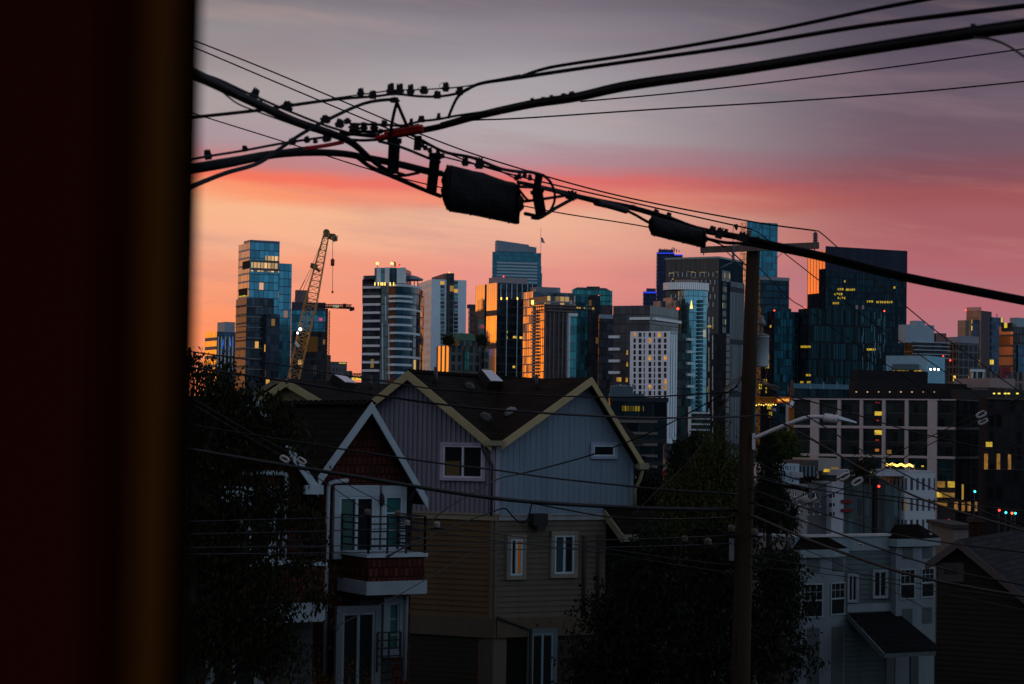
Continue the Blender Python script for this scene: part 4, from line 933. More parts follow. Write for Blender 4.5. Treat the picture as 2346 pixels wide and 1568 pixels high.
# dark block right of the beige offices
t = Tower('shadowed_block', 'very dark block with a few yellow windows at the right edge beyond the beige offices', 2243, 2262, 2370, 912, 470, plain('shadow_wall', (.02, .018, .02), .8), facade('fc_sh', (.02, .018, .02), (.018, .016, .018), 2.2, 3.8, .3, .25, .025, .0, .6, 1, .6, (1, .6, .08), .4), 58)
t.bands('roof_edge', plain('edge_brown', (.07, .05, .045), .8), t.Rt, 2262, 2360, [913], 4, .6)
for u0, u1, v0, v1 in ((2259, 2272, 1013, 1024), (2255, 2262, 1040, 1090), (2283, 2290, 1040, 1090), (2309, 2315, 1040, 1090)):
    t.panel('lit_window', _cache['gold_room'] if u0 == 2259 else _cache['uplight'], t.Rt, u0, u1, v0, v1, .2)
t = Tower('terrace_block', 'low black terrace block with small yellow windows at the far right', 2252, 2256, 2380, 1076, 420, plain('terr_black', (.014, .013, .014), .85), facade('fc_lt', (.014, .013, .014), (.012, .012, .013), 2.4, 3.6, .3, .3, .04, .0, .6, 1, .5, (1, .6, .08), .3), 60)
# ------------------------------------------------------------------ cranes
def lattice(m, A, B, wA, wB, nseg, th, up=(0, 0, 1), mi=0):
    A, B = Vector(A), Vector(B); t = (B - A).normalized(); x = t.cross(Vector(up)).normalized(); y = x.cross(t)
    c = lambda k, f: A.lerp(B, f) + (x * (1 if k in (0, 3) else -1) + y * (1 if k < 2 else -1)) * ((wA + (wB - wA) * f) / 2)
    for k in range(4): m.bar(c(k, 0), c(k, 1), th)
    for i in range(nseg):
        f0, f1 = i / nseg, (i + 1) / nseg
        for k in range(4):
            k2 = (k + 1) % 4
            m.bar(c(k, f0), c(k2, f0), th * .6)
            m.bar(c(k, f0), c(k2, f1), th * .6) if i % 2 else m.bar(c(k2, f0), c(k, f1), th * .6)
    return c
CY = plain('crane_yellow', (.46, .20, .045), .5, 0, .2, .3)
d = 560; base = P(664, 905, d); tip = P(749, 532, d)
cr = thing('luffing_crane', 'big yellow lattice boom crane leaning right with a red hook block', 'crane', (base.x, base.y, ZB))
m = MB(); mid = base.lerp(tip, .55); lattice(m, base, mid, 2.8, 3.3, 13, .20, (0, 1, 0)); lattice(m, mid, tip, 3.3, 1.3, 12, .20, (0, 1, 0)); m.build('boom', CY, cr)
m = MB(); m.prism([(base.x - 3, base.y - 3), (base.x + 3, base.y - 3), (base.x + 3, base.y + 3), (base.x - 3, base.y + 3)], ZB, base.z + 1.0); m.build('machine_house', CY, cr)
m = MB(); m.bar(tip - Vector((.6, 0, .8)), P(766, 541, d), 1.1); m.bar(P(752, 545, d), P(768, 552, d), .5); m.bar(P(764, 539, d), P(769, 552, d), 1.2)
m.lathe(P(748, 533, d) - Vector((0, .6, 0)), (0, 1, 0), [(.9, 0), (.9, 1.2)], 12); m.build('boom_head', plain('crane_dark', (.12, .07, .03), .5), cr)
m = MB(); cage = [P(u, v, dd) for dd in (d - 1, d + 1) for u, v in ((764, 543), (773, 541), (772, 552), (763, 554))]
for a, b in ((0, 1), (1, 2), (2, 3), (3, 0), (4, 5), (5, 6), (6, 7), (7, 4), (0, 4), (1, 5), (2, 6), (3, 7)): m.bar(cage[a], cage[b], .22)
m.build('head_platform', plain('platform_pale', (.30, .24, .20), .6), cr)
m = MB()
for v0, v1 in ((552, 596), (606, 668)): m.tube([P(761.8, v1, d), P(762.3, v0, d)], .07, 5)
m.build('hoist_rope', DARKM, cr)
m = MB(); p = P(762, 601, d); m.lathe(p - Vector((0, 0, .9)), (0, 0, 1), [(.25, -.2), (.5, 0), (.55, 1.5), (.2, 1.9)], 10); m.tube([P(761.8, 672, d), P(761.8, 667, d)], .3, 6); m.build('hook_block', plain('hook_red', (.20, .02, .015), .5), cr)
for a, b in (((746, 534), (714, 610)), ((714, 612), (672, 692)), ((716, 616), (684, 690)), ((699, 642), (676, 690)), ((749, 534), (718, 612))):
    m = MB(); m.tube([P(*a, d + 1), P(*b, d + 1)], .06, 5); m.build('guy_line', DARKM, cr)
m = MB(); m.bar(P(712, 608, d), P(727, 612, d), 2.0, 1.2); m.bar(P(713, 612, d), P(734, 622, d), .6); m.build('boom_platform', _cache['crane_dark'], cr)
for u, v, s_ in ((688.5, 755, 9), (682, 763.5, 6)):
    p = P(u, v, d - 4); r_ = s_ / 2 * d / FPX * .8; m = MB(); m.lathe(p - Vector((0, .5, 0)), (0, 1, 0), [(r_, 0), (r_ * .9, .5), (r_ * .3, 1.4)], 12, 0); m.build('floodlight', lamp_mat('cold_flood', (.85, .95, 1), 6.0), cr)
m = MB(); m.bar(P(679, 792, d - 2), P(684, 788, d - 2), 1.6); m.build('banner', plain('banner_white', (.5, .42, .36), .7), cr)
# small dark tower crane
d = 900; bz = P(751, 812, d)
tc_ = thing('tower_crane', 'small dark tower crane with a flat jib over the unfinished tower', 'crane', (bz.x, bz.y, ZB))
m = MB(); lattice(m, (bz.x, bz.y, ZB), P(752, 712, d), 1.3, 1.3, 60, .22, (0, 1, 0)); m.build('mast', plain('crane_rust', (.10, .05, .035), .6), tc_)
m = MB(); lattice(m, P(729, 700, d), P(806, 701.5, d), 1.1, 1.1, 16, .28, (0, 1, 0)); m.bar(P(729, 703.5, d), P(812, 707, d), .8); m.build('jib', plain('crane_black', (.04, .025, .025), .6), tc_)
m = MB(); m.bar(P(804, 704, d), P(804, 713, d), 1.2, 1.0); m.build('counterweight', _cache['crane_black'], tc_); m = MB(); m.bar(P(809, 704, d), P(809, 712, d), 1.0, 1.0); m.build('counterweight', _cache['crane_black'], tc_); m = MB(); m.bar(P(786, 701, d), P(793, 701, d), 1.8); m.bar(P(785, 699.5, d), P(791, 699.5, d), .6); m.build('winch', _cache['crane_black'], tc_)
m = MB(); m.bar(P(763, 702, d - 1), P(776, 702.3, d - 1), .9, 1.0); m.build('jib_sign', lamp_mat('pale_sign', (.8, .9, .5), .35), tc_)
# orange crane with the lit sign
d = 455; ob = P(1811, 1040, d)
oc = thing('orange_crane', 'orange tower crane mast with a lit name sign on its jib beside the beige offices', 'crane', (ob.x, ob.y, ZB))
OR_ = plain('crane_orange', (.32, .12, .02), .6, 0, .25, .5)
m = MB(); top = P(1813, 925, d); lattice(m, (ob.x, ob.y, ZB), top, .95, .95, 28, .16, (0, 1, 0)); m.bar((ob.x, ob.y + .3, ZB), top + Vector((0, .3, 0)), .8); m.build('mast', OR_, oc)
m = MB(); lattice(m, top, P(1815, 872, d), .9, .3, 9, .13, (0, 1, 0)); m.bar(P(1805, 893, d), P(1822, 893, d), .25); m.bar(P(1806, 884, d), P(1806, 900, d), .2); m.build('tower_head', plain('head_brown', (.16, .08, .05), .6), oc)
m = MB(); lattice(m, P(1716, 917, d), P(1812, 917, d), 1.2, 1.2, 18, .22, (0, 1, 0)); m.bar(P(1716, 913, d), P(1812, 911.5, d), .3); m.build('jib', OR_, oc)
m = MB(); m.bar(P(1809.5, 925, d - 1), P(1816, 928, d - 1), 1.2, 1.4); m.build('cab', plain('cab_white', (.6, .65, .72), .5), oc)
m = MB()
for k in range(11): p = P(1722 + k * 5.5, 927 + (k % 3), d - 1); m.lathe(p, (0, 0, 1), [(.1, -.12), (.17, 0), (.1, .12)], 6)
m.build('jib_lamp', YEL_L, oc)
m = MB(); m.bar(P(1779.5, 917.3, d - 1.2), P(1809, 917.3, d - 1.2), .3, 1.0); sg = m.build('sign_board', lamp_mat('sign_orange', (1, .16, .01), .22), oc)
fcu = bpy.data.curves.new('lettering', 'FONT'); fcu.body = 'VENTURE'; fcu.size = 1.0; fcu.extrude = .03; fcu.align_x = 'CENTER'; fcu.align_y = 'CENTER'
tmp = bpy.data.objects.new('lettering_tmp', fcu); COL.objects.link(tmp); bpy.context.view_layer.update()
me = bpy.data.meshes.new_from_object(tmp.evaluated_get(bpy.context.evaluated_depsgraph_get())); me.name = 'lettering'; bpy.data.objects.remove(tmp)
lt = bpy.data.objects.new('lettering', me); COL.objects.link(lt); me.materials.clear(); me.materials.append(lamp_mat('sign_yellow', (1, .62, .08), 1.6))
w_ = max(v.co.x for v in me.vertices) - min(v.co.x for v in me.vertices); k_ = (26 * d / FPX) / w_
lt.parent = sg; pp = P(1794.5, 917.3, d - 1.75) - oc.location; lt.location = pp; lt.rotation_euler = (R(90), R(-.85), 0); lt.scale = (k_, k_ * 1.15, k_)
flag('small striped flag hanging in the dark gap right of the utility pole', 1772, 938, 938, [(1767.5, 933), (1778, 937), (1778.5, 944), (1768, 940)], 440)
fo = [o for o in bpy.data.objects if o.name.startswith('flag') and o.parent is None][-1]
m = MB(); m.tube([(*P(1767, 960, 440).xy, ZB), P(1767, 930, 440)], .06, 6); m.build('flagpole', DARKM, fo)

# ------------------------------------------------------------------ blocks right of the near house
t = Tower('dark_office', 'dark office block with stone bands behind the blue gable wall', 1396, 1398, 1529, 912, 330, facade('fc_do', (.016, .022, .026), (.02, .032, .04), 2.4, 3.6, .12, .2, .01, .5, .2, 1, .5, (1, .7, .05), .3), None, 74)
Z_ = lambda v: t.Rt.px(1500, v)[1]
t.bands('stone_band', plain('band_taupe', (.13, .105, .10), .8), t.Rt, 1400, 1505, [965, 992, 1018, 1044, 1069, 1093], 6, .3)
t.panel('lit_window', facade('fc_dolit', (.02, .02, .02), (.05, .05, .02), .45, 5, .35, .05, .9, .2, .3, 1, .6, (1, .68, .02), .16), t.Rt, 1424, 1474, 931, 942, .2)
t.panel('parapet', plain('parapet_dark', (.022, .03, .038), .7), t.Rt, 1397, 1530, 912, 920, .4)
t.block('roof_plant', plain('plant_slate', (.07, .10, .13), .7), .05, .8, .0, .60, .75)
t.block('roof_plant', _cache['plant_slate'], .1, .8, .02, .40, 1.9)
m = MB(); r_ = random.Random(4)
for k in range(9): u = 1400 + k * 6; m.bar(P(u, 886, 336), P(u + r_.uniform(2, 6), 886, 336), .35, .4 + .5 * r_.random())
m.build('roof_equipment', STEEL, t.t)
t = Tower('banded_block', 'small block with white storey bands between hotel and finned tower', 1576, 1579, 1626, 946, 520, facade('fc_bb', (.02, .03, .035), (.05, .055, .055), 1.8, 4.0, .08, .1, .12, .4, .2, 1, .5, (1, .45, .15), .25), None, 72)
t.bands('white_band', plain('band_ice', (.44, .50, .54), .6), t.Rt, 1579, 1625, [946, 959, 972, 985, 998, 1011, 1024], 3.6, .4)
t.fins('white_pier', _cache['band_ice'], t.Rt, [1579.5], 932, 1002, 5, .6)
t = Tower('ribbed_shed', 'low grey building with a ribbed wall behind the conifer tops', 1522, 1525, 1652, 1020, 260, facade('fc_rs', (.16, .14, .14), (.06, .055, .06), .55, 40, .5, 0, 0, .1, .6, 1, .2, tilt=0), None, 76)
t.panel('roof_band', plain('band_night', (.045, .045, .055), .8), t.Rt, 1520, 1652, 1018, 1051, .6)
t = Tower('red_capped_block', 'small apartment block with a red corner cap half hidden by the conifer', 1528, 1536, 1570, 1081, 230, plain('cap_grey', (.20, .20, .21), .7), facade('fc_rc', (.18, .17, .18), (.02, .02, .03), 1.2, 2.2, .4, .4, .0, .3, .3), 70)
t.panel('red_cap', plain('red_panel', (.22, .015, .02), .6), t.Rt, 1534, 1552, 1080, 1093, .5); t.panel('red_cap', _cache['red_panel'], t.L, 1526, 1537, 1080, 1093, .5)
t.panel('red_wall', _cache['red_panel'], t.Rt, 1544, 1552, 1093, 1140, .3)
m = MB(); m.box(t.Rt, 0, .9, t.Rt.px(1536, 1112)[1], t.Rt.px(1536, 1096)[1], -.1, .1); m.build('window', plain('pane_dark', (.02, .025, .035), .12, .3), t.t)
# apartments below the beige offices
AX = lambda x: (3100 + x * .2984) / 1.746
AY = lambda y: (1960 + y * .2984) / 1.746
wh = plain('apt_white', (.36, .37, .42), .75, 0, .08, .3); gy = plain('apt_grey', (.10, .10, .11), .75, 0, .1, .3); bei = plain('apt_beige', (.24, .215, .21), .75, 0, .1, .3)
tealp = facade('fc_apt', (.05, .065, .07), (.14, .19, .21), 1.5, 2.9, .45, .12, .02, .35, .3, 1, .6, (1, .6, .15), .3)
darkp = plain('pane_dark', (.02, .025, .035), .12, .3)
t = Tower('apartment_complex', 'grey and white apartment complex with teal window strips below the beige offices', 1752, 1768, 2122, 1108, 300, gy, gy, 66, mroof=plain('roof_night', (.035, .033, .037), .9))
Rt = t.Rt
def apt_block(part, u0, u1, v0, mat, o):
    t.panel(part, mat, Rt, u0, u1, v0, 1300, o, -4)
apt_block('white_wing', 2050, 2121, 1084, facade('fc_aptw', (.38, .40, .45), (.05, .06, .07), 1.05, 3.1, .55, .42, .01, .3, .3, 1, .4, (1, .6, .15), .3), 2.4)
apt_block('glass_wing', 1924, 1990, 1112, tealp, 1.0)
apt_block('teal_bay', 2010, 2042, 1112, tealp, 1.8)
apt_block('dark_wing', 1994, 2010, 1098, plain('apt_black', (.035, .04, .045), .75), 2.0)
apt_block('beige_wing', 1786, 1840, 1110, bei, 1.2)
apt_block('white_column', 1892, 1921, 1104, wh, 1.4)
apt_block('red_balcony_bay', 1872 + 26, 1924, 1108, plain('apt_dark', (.06, .06, .07), .75), .6)
t.panel('roof_band', plain('roof_white', (.34, .35, .40), .7), Rt, 1925, 2120, 1078, 1090, 2.2, -5)
t.panel('roof_house', bei, Rt, 1898, 1950, 1052, 1080, -3, -10); t.panel('roof_house', plain('roofhouse_dark', (.06, .055, .06), .8), Rt, 1874, 1900, 1056, 1082, -3, -10)
t.panel('roof_wing', wh, Rt, 1768, 1790, 1063, 1110, 0, -9); t.panel('roof_wing', plain('wing_blue', (.30, .38, .45), .7), Rt, 1790, 1829, 1063, 1110, .3, -9)
t.panel('roof_box', plain('box_grey', (.28, .28, .30), .7), Rt, 1806, 1832, 1082, 1094, 1.0, -3)
t.panel('glass_row', facade('fc_row', (.10, .13, .16), (.03, .05, .06), .7, 6, .5, .1, 0, .4, .3), Rt, 1831, 1878, 1068, 1092, -1, -4)
for x0, x1, y0, y1 in ((610, 715, 1240, 1285), (720, 830, 1210, 1275)):
    m = MB(); a, z0 = Rt.px(PX(x0), PY(y1), -3); b_, z1 = Rt.px(PX(x1), PY(y0), -3); m.box(Rt, a, b_, z0, z1, -3.2, -2.9); m.build('lit_window', lamp_mat('apt_gold', (1, .62, .05), .5) if x0 == 610 else lamp_mat('apt_dim', (1, .55, .1), .10), t.t)
for (u, v, w, h, o) in [(AX(258), AY(60), 4, 9, 1.22), (AX(282), AY(60), 4, 9, 1.22), (AX(395), AY(60), 7, 9, 1.22), (AX(538), AY(75), 7, 10, 1.22)] + [(AX(768), AY(y), 12, 10, 1.42) for y in (85, 207, 330)] + [(AX(930), AY(y), 15, 16, .62) for y in (100, 215, 335)] + [(1805, 1073, 5, 11, .32), (1813, 1073, 4, 11, .32), (1821, 1073, 4, 11, .32), (1778, 1073, 5, 11, .02), (1785, 1073, 4, 11, .02), (1850, 1120, 9, 9, .02), (1862, 1122, 5, 9, .02)] + [(u_, v_ + (u_ - 1850) * -.02, w2_, 8, .02) for v_ in (1139, 1157, 1175) for u_, w2_ in ((1850, 8), (1863, 5), (1878, 7))] + [(u_, v_, 6, 8, 1.22) for v_ in (1152, 1170) for u_ in (1793, 1806, 1830)]:
    a, z = Rt.px(u, v, o); k = 300 / FPX; w_, h_ = w * k / 2 * 1.06, h * k / 2
    m = MB(); m.box(Rt, a - w_, a + w_, z - h_, z + h_, o - .2, o + .02); fr = m.build('window', plain('pane_dark', (.02, .025, .035), .12, .3), t.t)
    m = MB(); m.box(Rt, a - .05, a + .05, z - h_, z + h_, o, o + .06); m.box(Rt, a - w_, a + w_, z - h_ - .1, z - h_, o, o + .1); m.box(Rt, a + .05, a + w_, z - .3, z - .2, o, o + .06); m.build('frame', plain('frame_pale', (.5, .5, .52), .6), fr)
for y in (155, 275):
    m = MB(); a, z = Rt.px(AX(845), AY(y), .7); b_, _ = Rt.px(AX(1000), AY(y), .7); m.box(Rt, a, b_, z - .25, z + .25, .4, 1.6); m.build('balcony', plain('balcony_red', (.14, .02, .025), .6), t.t)
m = MB(); a, z = Rt.px(AX(345), AY(105), 1.3); b_, z2 = Rt.px(AX(545), AY(165), 1.3); m.box(Rt, a, b_, z2, z - .4, 1.1, 2.2); m.box(Rt, a - .1, b_ + .1, z - .38, z - .2, 1.1, 2.3); m.build('balcony', bei, t.t)
m = MB()
p0 = [P(PX(1590 + k * 405 / 36), PY(1168 + 12 * math.sin(k * .55) + k * .5), 296) for k in range(37)]
for p in p0: m.lathe(p, (0, 0, 1), [(.05, -.16), (.15, 0), (.05, .16)], 6)
m.build('string_light', lamp_mat('string_gold', (1, .60, .10), 3.0), t.t)
m = MB(); m.tube(p0, .03, 4)
for x, y0, y1 in ((1950, 1165, 1290), (2020, 1165, 1290), (1650, 1180, 1250)): m.bar(P(PX(x), PY(y0), 297), P(PX(x), PY(y1), 297), .12)
m.build('string_post', plain('pole_pale', (.35, .33, .35), .5), t.t)
m = MB()
for v in (1240, 1260): m.bar(P(PX(1450), PY(v), 296), P(PX(1930), PY(v + 15), 296), .12)
for k in range(16): x = 1450 + k * 32; m.bar(P(PX(x), PY(1240 + k), 296), P(PX(x), PY(1272 + k), 296), .09)
m.build('roof_railing', plain('rail_grey', (.30, .30, .32), .6), t.t)
# street signals and traffic lamps far down the road
def lampdot(label, cat, u, v, px, mat, d=420, name='signal_lamp'):
    r_ = px / 2 * d / FPX; p = P(u, v, d); g_ = ground_z(d)
    o = thing(name, label, cat, (p.x, p.y, g_))
    m = MB(); m.lathe(p - Vector((0, r_, 0)), (0, 1, 0), [(r_ * .5, 0), (r_, r_ * .4), (r_, r_ * 1.2), (r_ * .6, r_ * 1.6)], 10); m.build('lamp', mat, o)
    m = MB(); m.box(Face((p.x, p.y + r_), (1, 0)), -r_ * 1.2, r_ * 1.2, p.z - r_ * 2, p.z + r_ * 2, -.3, 0); m.tube([(p.x, p.y + r_ + .15, g_), (p.x, p.y + r_ + .15, p.z - r_)], .09, 6); m.build('post', DARKM, o); return o
sigR = lamp_mat('signal_red', (1, .03, .02), 5); sigO = lamp_mat('signal_orange', (1, .12, .03), 4); sigG = lamp_mat('signal_green', (.05, .8, .9), 3)
G_ = 'signal lamps along the far street'
for u, v, s_, mt, lb in ((QX(1262), QY(737), 5, sigR, 'red street signal beside the uplit columns above the grey-green house roof'), (QX(1988), QY(588), 5, sigR, 'red street signal, leftmost of the far lamp row at right'), (QX(2083), QY(622), 5, sigG, 'blue-green street signal just right of the far red one'), (QX(2172), QY(630), 5, sigO, 'orange street signal between two blue-green ones at right'), (QX(2222), QY(632), 5, sigG, 'blue-green street signal, rightmost of the far lamp row'), (QX(1632), QY(316), 5, sigG, 'blue-green signal high against the dark corner of the beige offices'), (QX(238), QY(240), 5, sigR, 'red signal lamp before the teal apartment windows'), (QX(960), QY(478), 5, WHT_L, 'white street lamp beside the yellow office rooms'), (QX(118), QY(44), 4.5, YEL_L, 'yellow lamp above the apartment roof edge'), (QX(900), QY(722), 5.5, YEL_L, 'yellow lamp at the far corner of the grey-green house roof')):
    lampdot(lb, 'street signal', u, v, s_, mt, 285 if lb.startswith(('red signal lamp before', 'yellow lamp above')) else 400).__setitem__('group', G_)
d = 480; p = P(QX(1815), QY(905), d); gz = p.z - .9
car = thing('car', 'dark car with glowing red tail lights on the far street at right', 'car', (p.x, p.y, gz))
m = MB(); fc = Face((p.x, p.y), (1, 0)); m.box(fc, -.9, .9, gz + .25, gz + .95, -4.2, 0); m.box(fc, -.75, .75, gz + .94, gz + 1.45, -3.2, -.5); m.build('body', plain('car_paint', (.03, .012, .012), .3, .4), car)
for s_ in (-.72, .72):
    m = MB(); m.lathe(fc.pt(s_, gz + .85, -.02), (0, -1, 0), [(.30, 0), (.28, .1), (.1, .2)], 10); m.build('tail_light', lamp_mat('tail_red', (1, .06, .02), 7), car)
m = MB(); m.box(fc, -.3, .3, gz + 1.36, gz + 1.56, -.6, -.4); m.build('brake_light', _cache['tail_red'], car)
for s_ in (-.8, .8):
    for o in (-.8, -3.4):
        m = MB(); m.lathe(fc.pt(s_ - .1, gz + .32, o), (1, 0, 0), [(.32, 0), (.32, .2)], 12); m.build('wheel', DARKM, car)
rd = MB(); rx0, rx1 = P(2100, 1215, d).x, P(2500, 1215, d).x
ya, za = 330.0, ground_z(330)
for y0, y1 in ((300, 330), (330, 400), (400, 520), (520, 700)):
    z0 = max(ground_z(y0) + .1, gz - 6) if y0 < 400 else gz; z1 = max(ground_z(y1) + .1, gz - 6) if y1 < 400 else gz
    z0 = gz if y0 >= 330 else ground_z(300) + .2; z1 = gz
    rd.face([(rx0 * y0 / d, y0, z0), (rx1 * y0 / d, y0, z0), (rx1 * y1 / d, y1, z1), (rx0 * y1 / d, y1, z1)])
tag(rd.build('road', plain('asphalt', (.05, .045, .045), .85, 0, .3, .4)), kind='structure')
# ------------------------------------------------------------------ near houses
ROOFM = shingle('roof_shingle', (.016, .0125, .0105), .9, .17, .45)
ROOFB = shingle('roof_shingle_brown', (.024, .0135, .010), .9, .17, .4)
SOFF = plain('soffit_dark', (.020, .018, .017), .9)
YTRIM = plain('trim_cream', (.40, .31, .17), .6, 0, .1, .6)
GTRIM = plain('trim_blue_white', (.36, .43, .48), .6, 0, .1, .6)
FRAME = plain('vinyl_white', (.42, .54, .60), .45, 0, .06, .6)
PANE = facade('pane_glass', (.01, .01, .01), (.016, .018, .020), 9, 9, 0, 0, 0, .25, .05, 1, .2, tilt=.02)
RAIL = plain('rail_black', (.012, .012, .014), .5)
def clap(m, fc, s0, s1, z0, z1, h=.16, mi=0, o=0.0):
    n = max(1, int((z1 - z0) / h))
    for i in range(n):
        a, b = z0 + (z1 - z0) * i / n, z0 + (z1 - z0) * (i + 1) / n
        m.face([fc.pt(s0, a, o + .035), fc.pt(s1, a, o + .035), fc.pt(s1, b, o + .006), fc.pt(s0, b, o + .006)], mi, [(s0, a), (s1, a), (s1, b), (s0, b)])
        m.face([fc.pt(s0, a, o), fc.pt(s1, a, o), fc.pt(s1, a, o + .035), fc.pt(s0, a, o + .035)], mi)
def win(par, fc, u0, u1, v0, v1, mull=1, o=0.0, casing=.10, cmat=None, pmat=None, fmat=None, fr=.05, rows=0, label=None, head=None):
    """window from display pixels of its casing: frame (part) > casing, pane"""
    a, z1 = fc.px(u0, v0, o); b, z0 = fc.px(u1, v1, o)
    _, z1b = fc.px(u1, v0, o); _, z0b = fc.px(u0, v1, o); z1 = (z1 + z1b) / 2; z0 = (z0 + z0b) / 2
    a, b = min(a, b), max(a, b); c = casing; m = MB()
    x0, x1, y0, y1 = a + c, b - c, z0 + c, z1 - (head or c)
    for q in ((x0, x0 + fr, y0, y1), (x1 - fr, x1, y0, y1)): m.box(fc, *q, o - .06, o + .07)
    for q in ((x0 + fr, x1 - fr, y0, y0 + fr), (x0 + fr, x1 - fr, y1 - fr, y1)): m.box(fc, *q, o - .06, o + .07)
    for k in range(mull):
        xm = x0 + (x1 - x0) * (k + 1) / (mull + 1); m.box(fc, xm - fr * .6, xm + fr * .6, y0 + fr, y1 - fr, o - .06, o + .065)
    for k in range(rows):
        ym = y0 + (y1 - y0) * (k + 1) / (rows + 1); m.box(fc, x0 + fr, x1 - fr, ym - fr * .3, ym + fr * .3, o - .05, o + .04)
    w = m.build('window', fmat or FRAME, par)
    if label: w['label'] = label
    if c > 0:
        m = MB()
        m.box(fc, a, x0, z0, z1, o - .02, o + .09); m.box(fc, x1, b, z0, z1, o - .02, o + .09); m.box(fc, x0, x1, z0, y0, o - .02, o + .09); m.box(fc, x0, x1, y1, z1, o - .02, o + .09)
        m.build('casing', cmat or GTRIM, w)
    m = MB(); m.box(fc, x0 + fr, x1 - fr, y0 + fr, y1 - fr, o - .12, o + .01); m.build('pane', pmat or PANE, w)
    return w, (x0 + fr, x1 - fr, y0 + fr, y1 - fr)
def rake(m, fc, s0, z0, s1, z1, h, o0, o1, mi=0):
    m.poly(fc, [(s0, z0 - h), (s1, z1 - h), (s1, z1), (s0, z0)], o0, o1, mi)
class Gable:
    """a gabled roof read off a wall plane: eave points and peak in display px on the rake plane (offset o)"""
    def __init__(g, fc, lo, pk, hi, o, depth, par, roofm, trim, fascia=.24, th=.16, part='roof'):
        g.lo, g.pk, g.hi = fc.px(*lo, o), fc.px(*pk, o), fc.px(*hi, o)
        q = lambda a, oo: fc.pt(a[0], a[1], oo)
        m = MB()
        m.slab(q(g.lo, o), q(g.lo, -depth), q(g.pk, -depth), q(g.pk, o), th, 0, 1)
        m.slab(q(g.hi, -depth), q(g.hi, o), q(g.pk, o), q(g.pk, -depth), th, 0, 1)
        g.roof = m.build(part, [roofm, SOFF], par)
        m = MB(); rake(m, fc, *g.lo, *g.pk, fascia, o, o + .05); rake(m, fc, *g.pk, *g.hi, fascia, o, o + .05); m.build('rake_board', trim, par)
    def z_at(g, s):
        (a, za), (b, zb) = (g.lo, g.pk) if (g.pk[0] - g.lo[0]) * (s - g.pk[0]) <= 0 else (g.pk, g.hi)
        return za + (zb - za) * (s - a) / (b - a)
def ridge_caps(par, fc, s, z, o0, o1, mat):
    m = MB(); n = int(abs(o1 - o0) / .3)
    for i in range(n):
        a = o0 + (o1 - o0) * i / n; b = a + (o1 - o0) / n * 1.15
        m.face([fc.pt(s - .16, z - .05, a), fc.pt(s - .16, z - .07, b), fc.pt(s, z + .03, b), fc.pt(s, z + .06, a)]); m.face([fc.pt(s + .16, z - .07, b), fc.pt(s + .16, z - .05, a), fc.pt(s, z + .06, a), fc.pt(s, z + .03, b)])
    m.build('ridge_cap', mat, par)
def pipe(par, part, pts, r, mat):
    m = MB(); m.tube(pts, r, 8); return m.build(part, mat, par)

# ---- house B: violet / blue upper floor over olive clapboard
GB = -1.5
C = P(1133, 1185, 65)
FL, FR = left_face(C, 23), right_face(C, 63)
hb = thing('townhouse', 'townhouse with violet and blue upper walls, cream gable trim and olive clapboard below', 'house', (C.x, C.y, GB))
zt0 = FL.px(1133, 1181)[1]; zt1 = FL.px(1133, 1193)[1]
wL = FL.px(846, 1100)[0]; wR = FR.px(1450, 1100)[0]
gl_ = Gable(FL, (1127, 1012), (935, 849), (748, 1000), .40, 14, hb, ROOFM, YTRIM, .30)
gr_ = Gable(FR, (1148, 1012), (1355, 864), (1474, 1060), .45, 9.0, hb, ROOFB, YTRIM, .26)
zc = min(FL.px(1133, 1025)[1], 99)
# left gable wall with vertical ribs
LP = gl_.pk[0]; Lw = max(2 * LP, gl_.hi[0] - .4)
vio = plain('siding_violet', (.205, .188, .228), .55, 0, .06, .5); blu = plain('siding_blue', (.175, .235, .30), .6, 0, .07, .5, .15)
topL = lambda s: gl_.z_at(s) - .17
m = MB(); m.poly(FL, [(0, zt0), (Lw, zt0), (Lw, topL(Lw)), (LP, topL(LP)), (0, topL(0))], -.2, 0)
k = .03
while k < Lw - .1:
    z1 = min(topL(k), topL(k + .09)); m.box(FL, k, k + .085, zt0, z1, 0, .055); k += .17
m.build('violet_wall', vio, hb)
RP = gr_.pk[0]; topR = lambda s: gr_.z_at(s) - .17
m = MB(); m.poly(FR, [(0.02, zt0), (wR, zt0), (wR, topR(wR)), (RP, topR(RP)), (0.02, topR(0.02))], -.2, 0)
k = .05
while k < wR - .05:
    m.box(FR, k, k + .012, zt0, min(topR(k), topR(k + .02)), 0, .012); k += .2
m.build('blue_wall', blu, hb)
m = MB(); m.box(FL, 0, .14, zt0, topL(0) - .02, .056, .09); m.box(FR, 0, .14, zt0, topR(0) - .02, .0, .03); m.build('corner_board', plain('corner_lilac', (.30, .29, .35), .6), hb)
m = MB(); m.box(FR, wR - .14, wR, zt0, topR(wR) - .02, .013, .04); m.build('corner_board', blu, hb)
# belly trim
CRM = plain('trim_tan', (.27, .22, .15), .6, 0, .1, .6)
m = MB(); m.box(FL, -.09, Lw, zt1, zt0, -.05, .09); m.box(FL, -.12, Lw, zt0, zt0 + .05, -.05, .13); m.build('belt_trim', CRM, hb)
m = MB(); m.box(FR, .091, wR, zt1, zt0, -.05, .085); m.box(FR, .131, wR, zt0 - .01, zt0 + .04, -.05, .12); m.build('belt_trim', plain('trim_tan_blue', (.25, .27, .27), .6), hb)
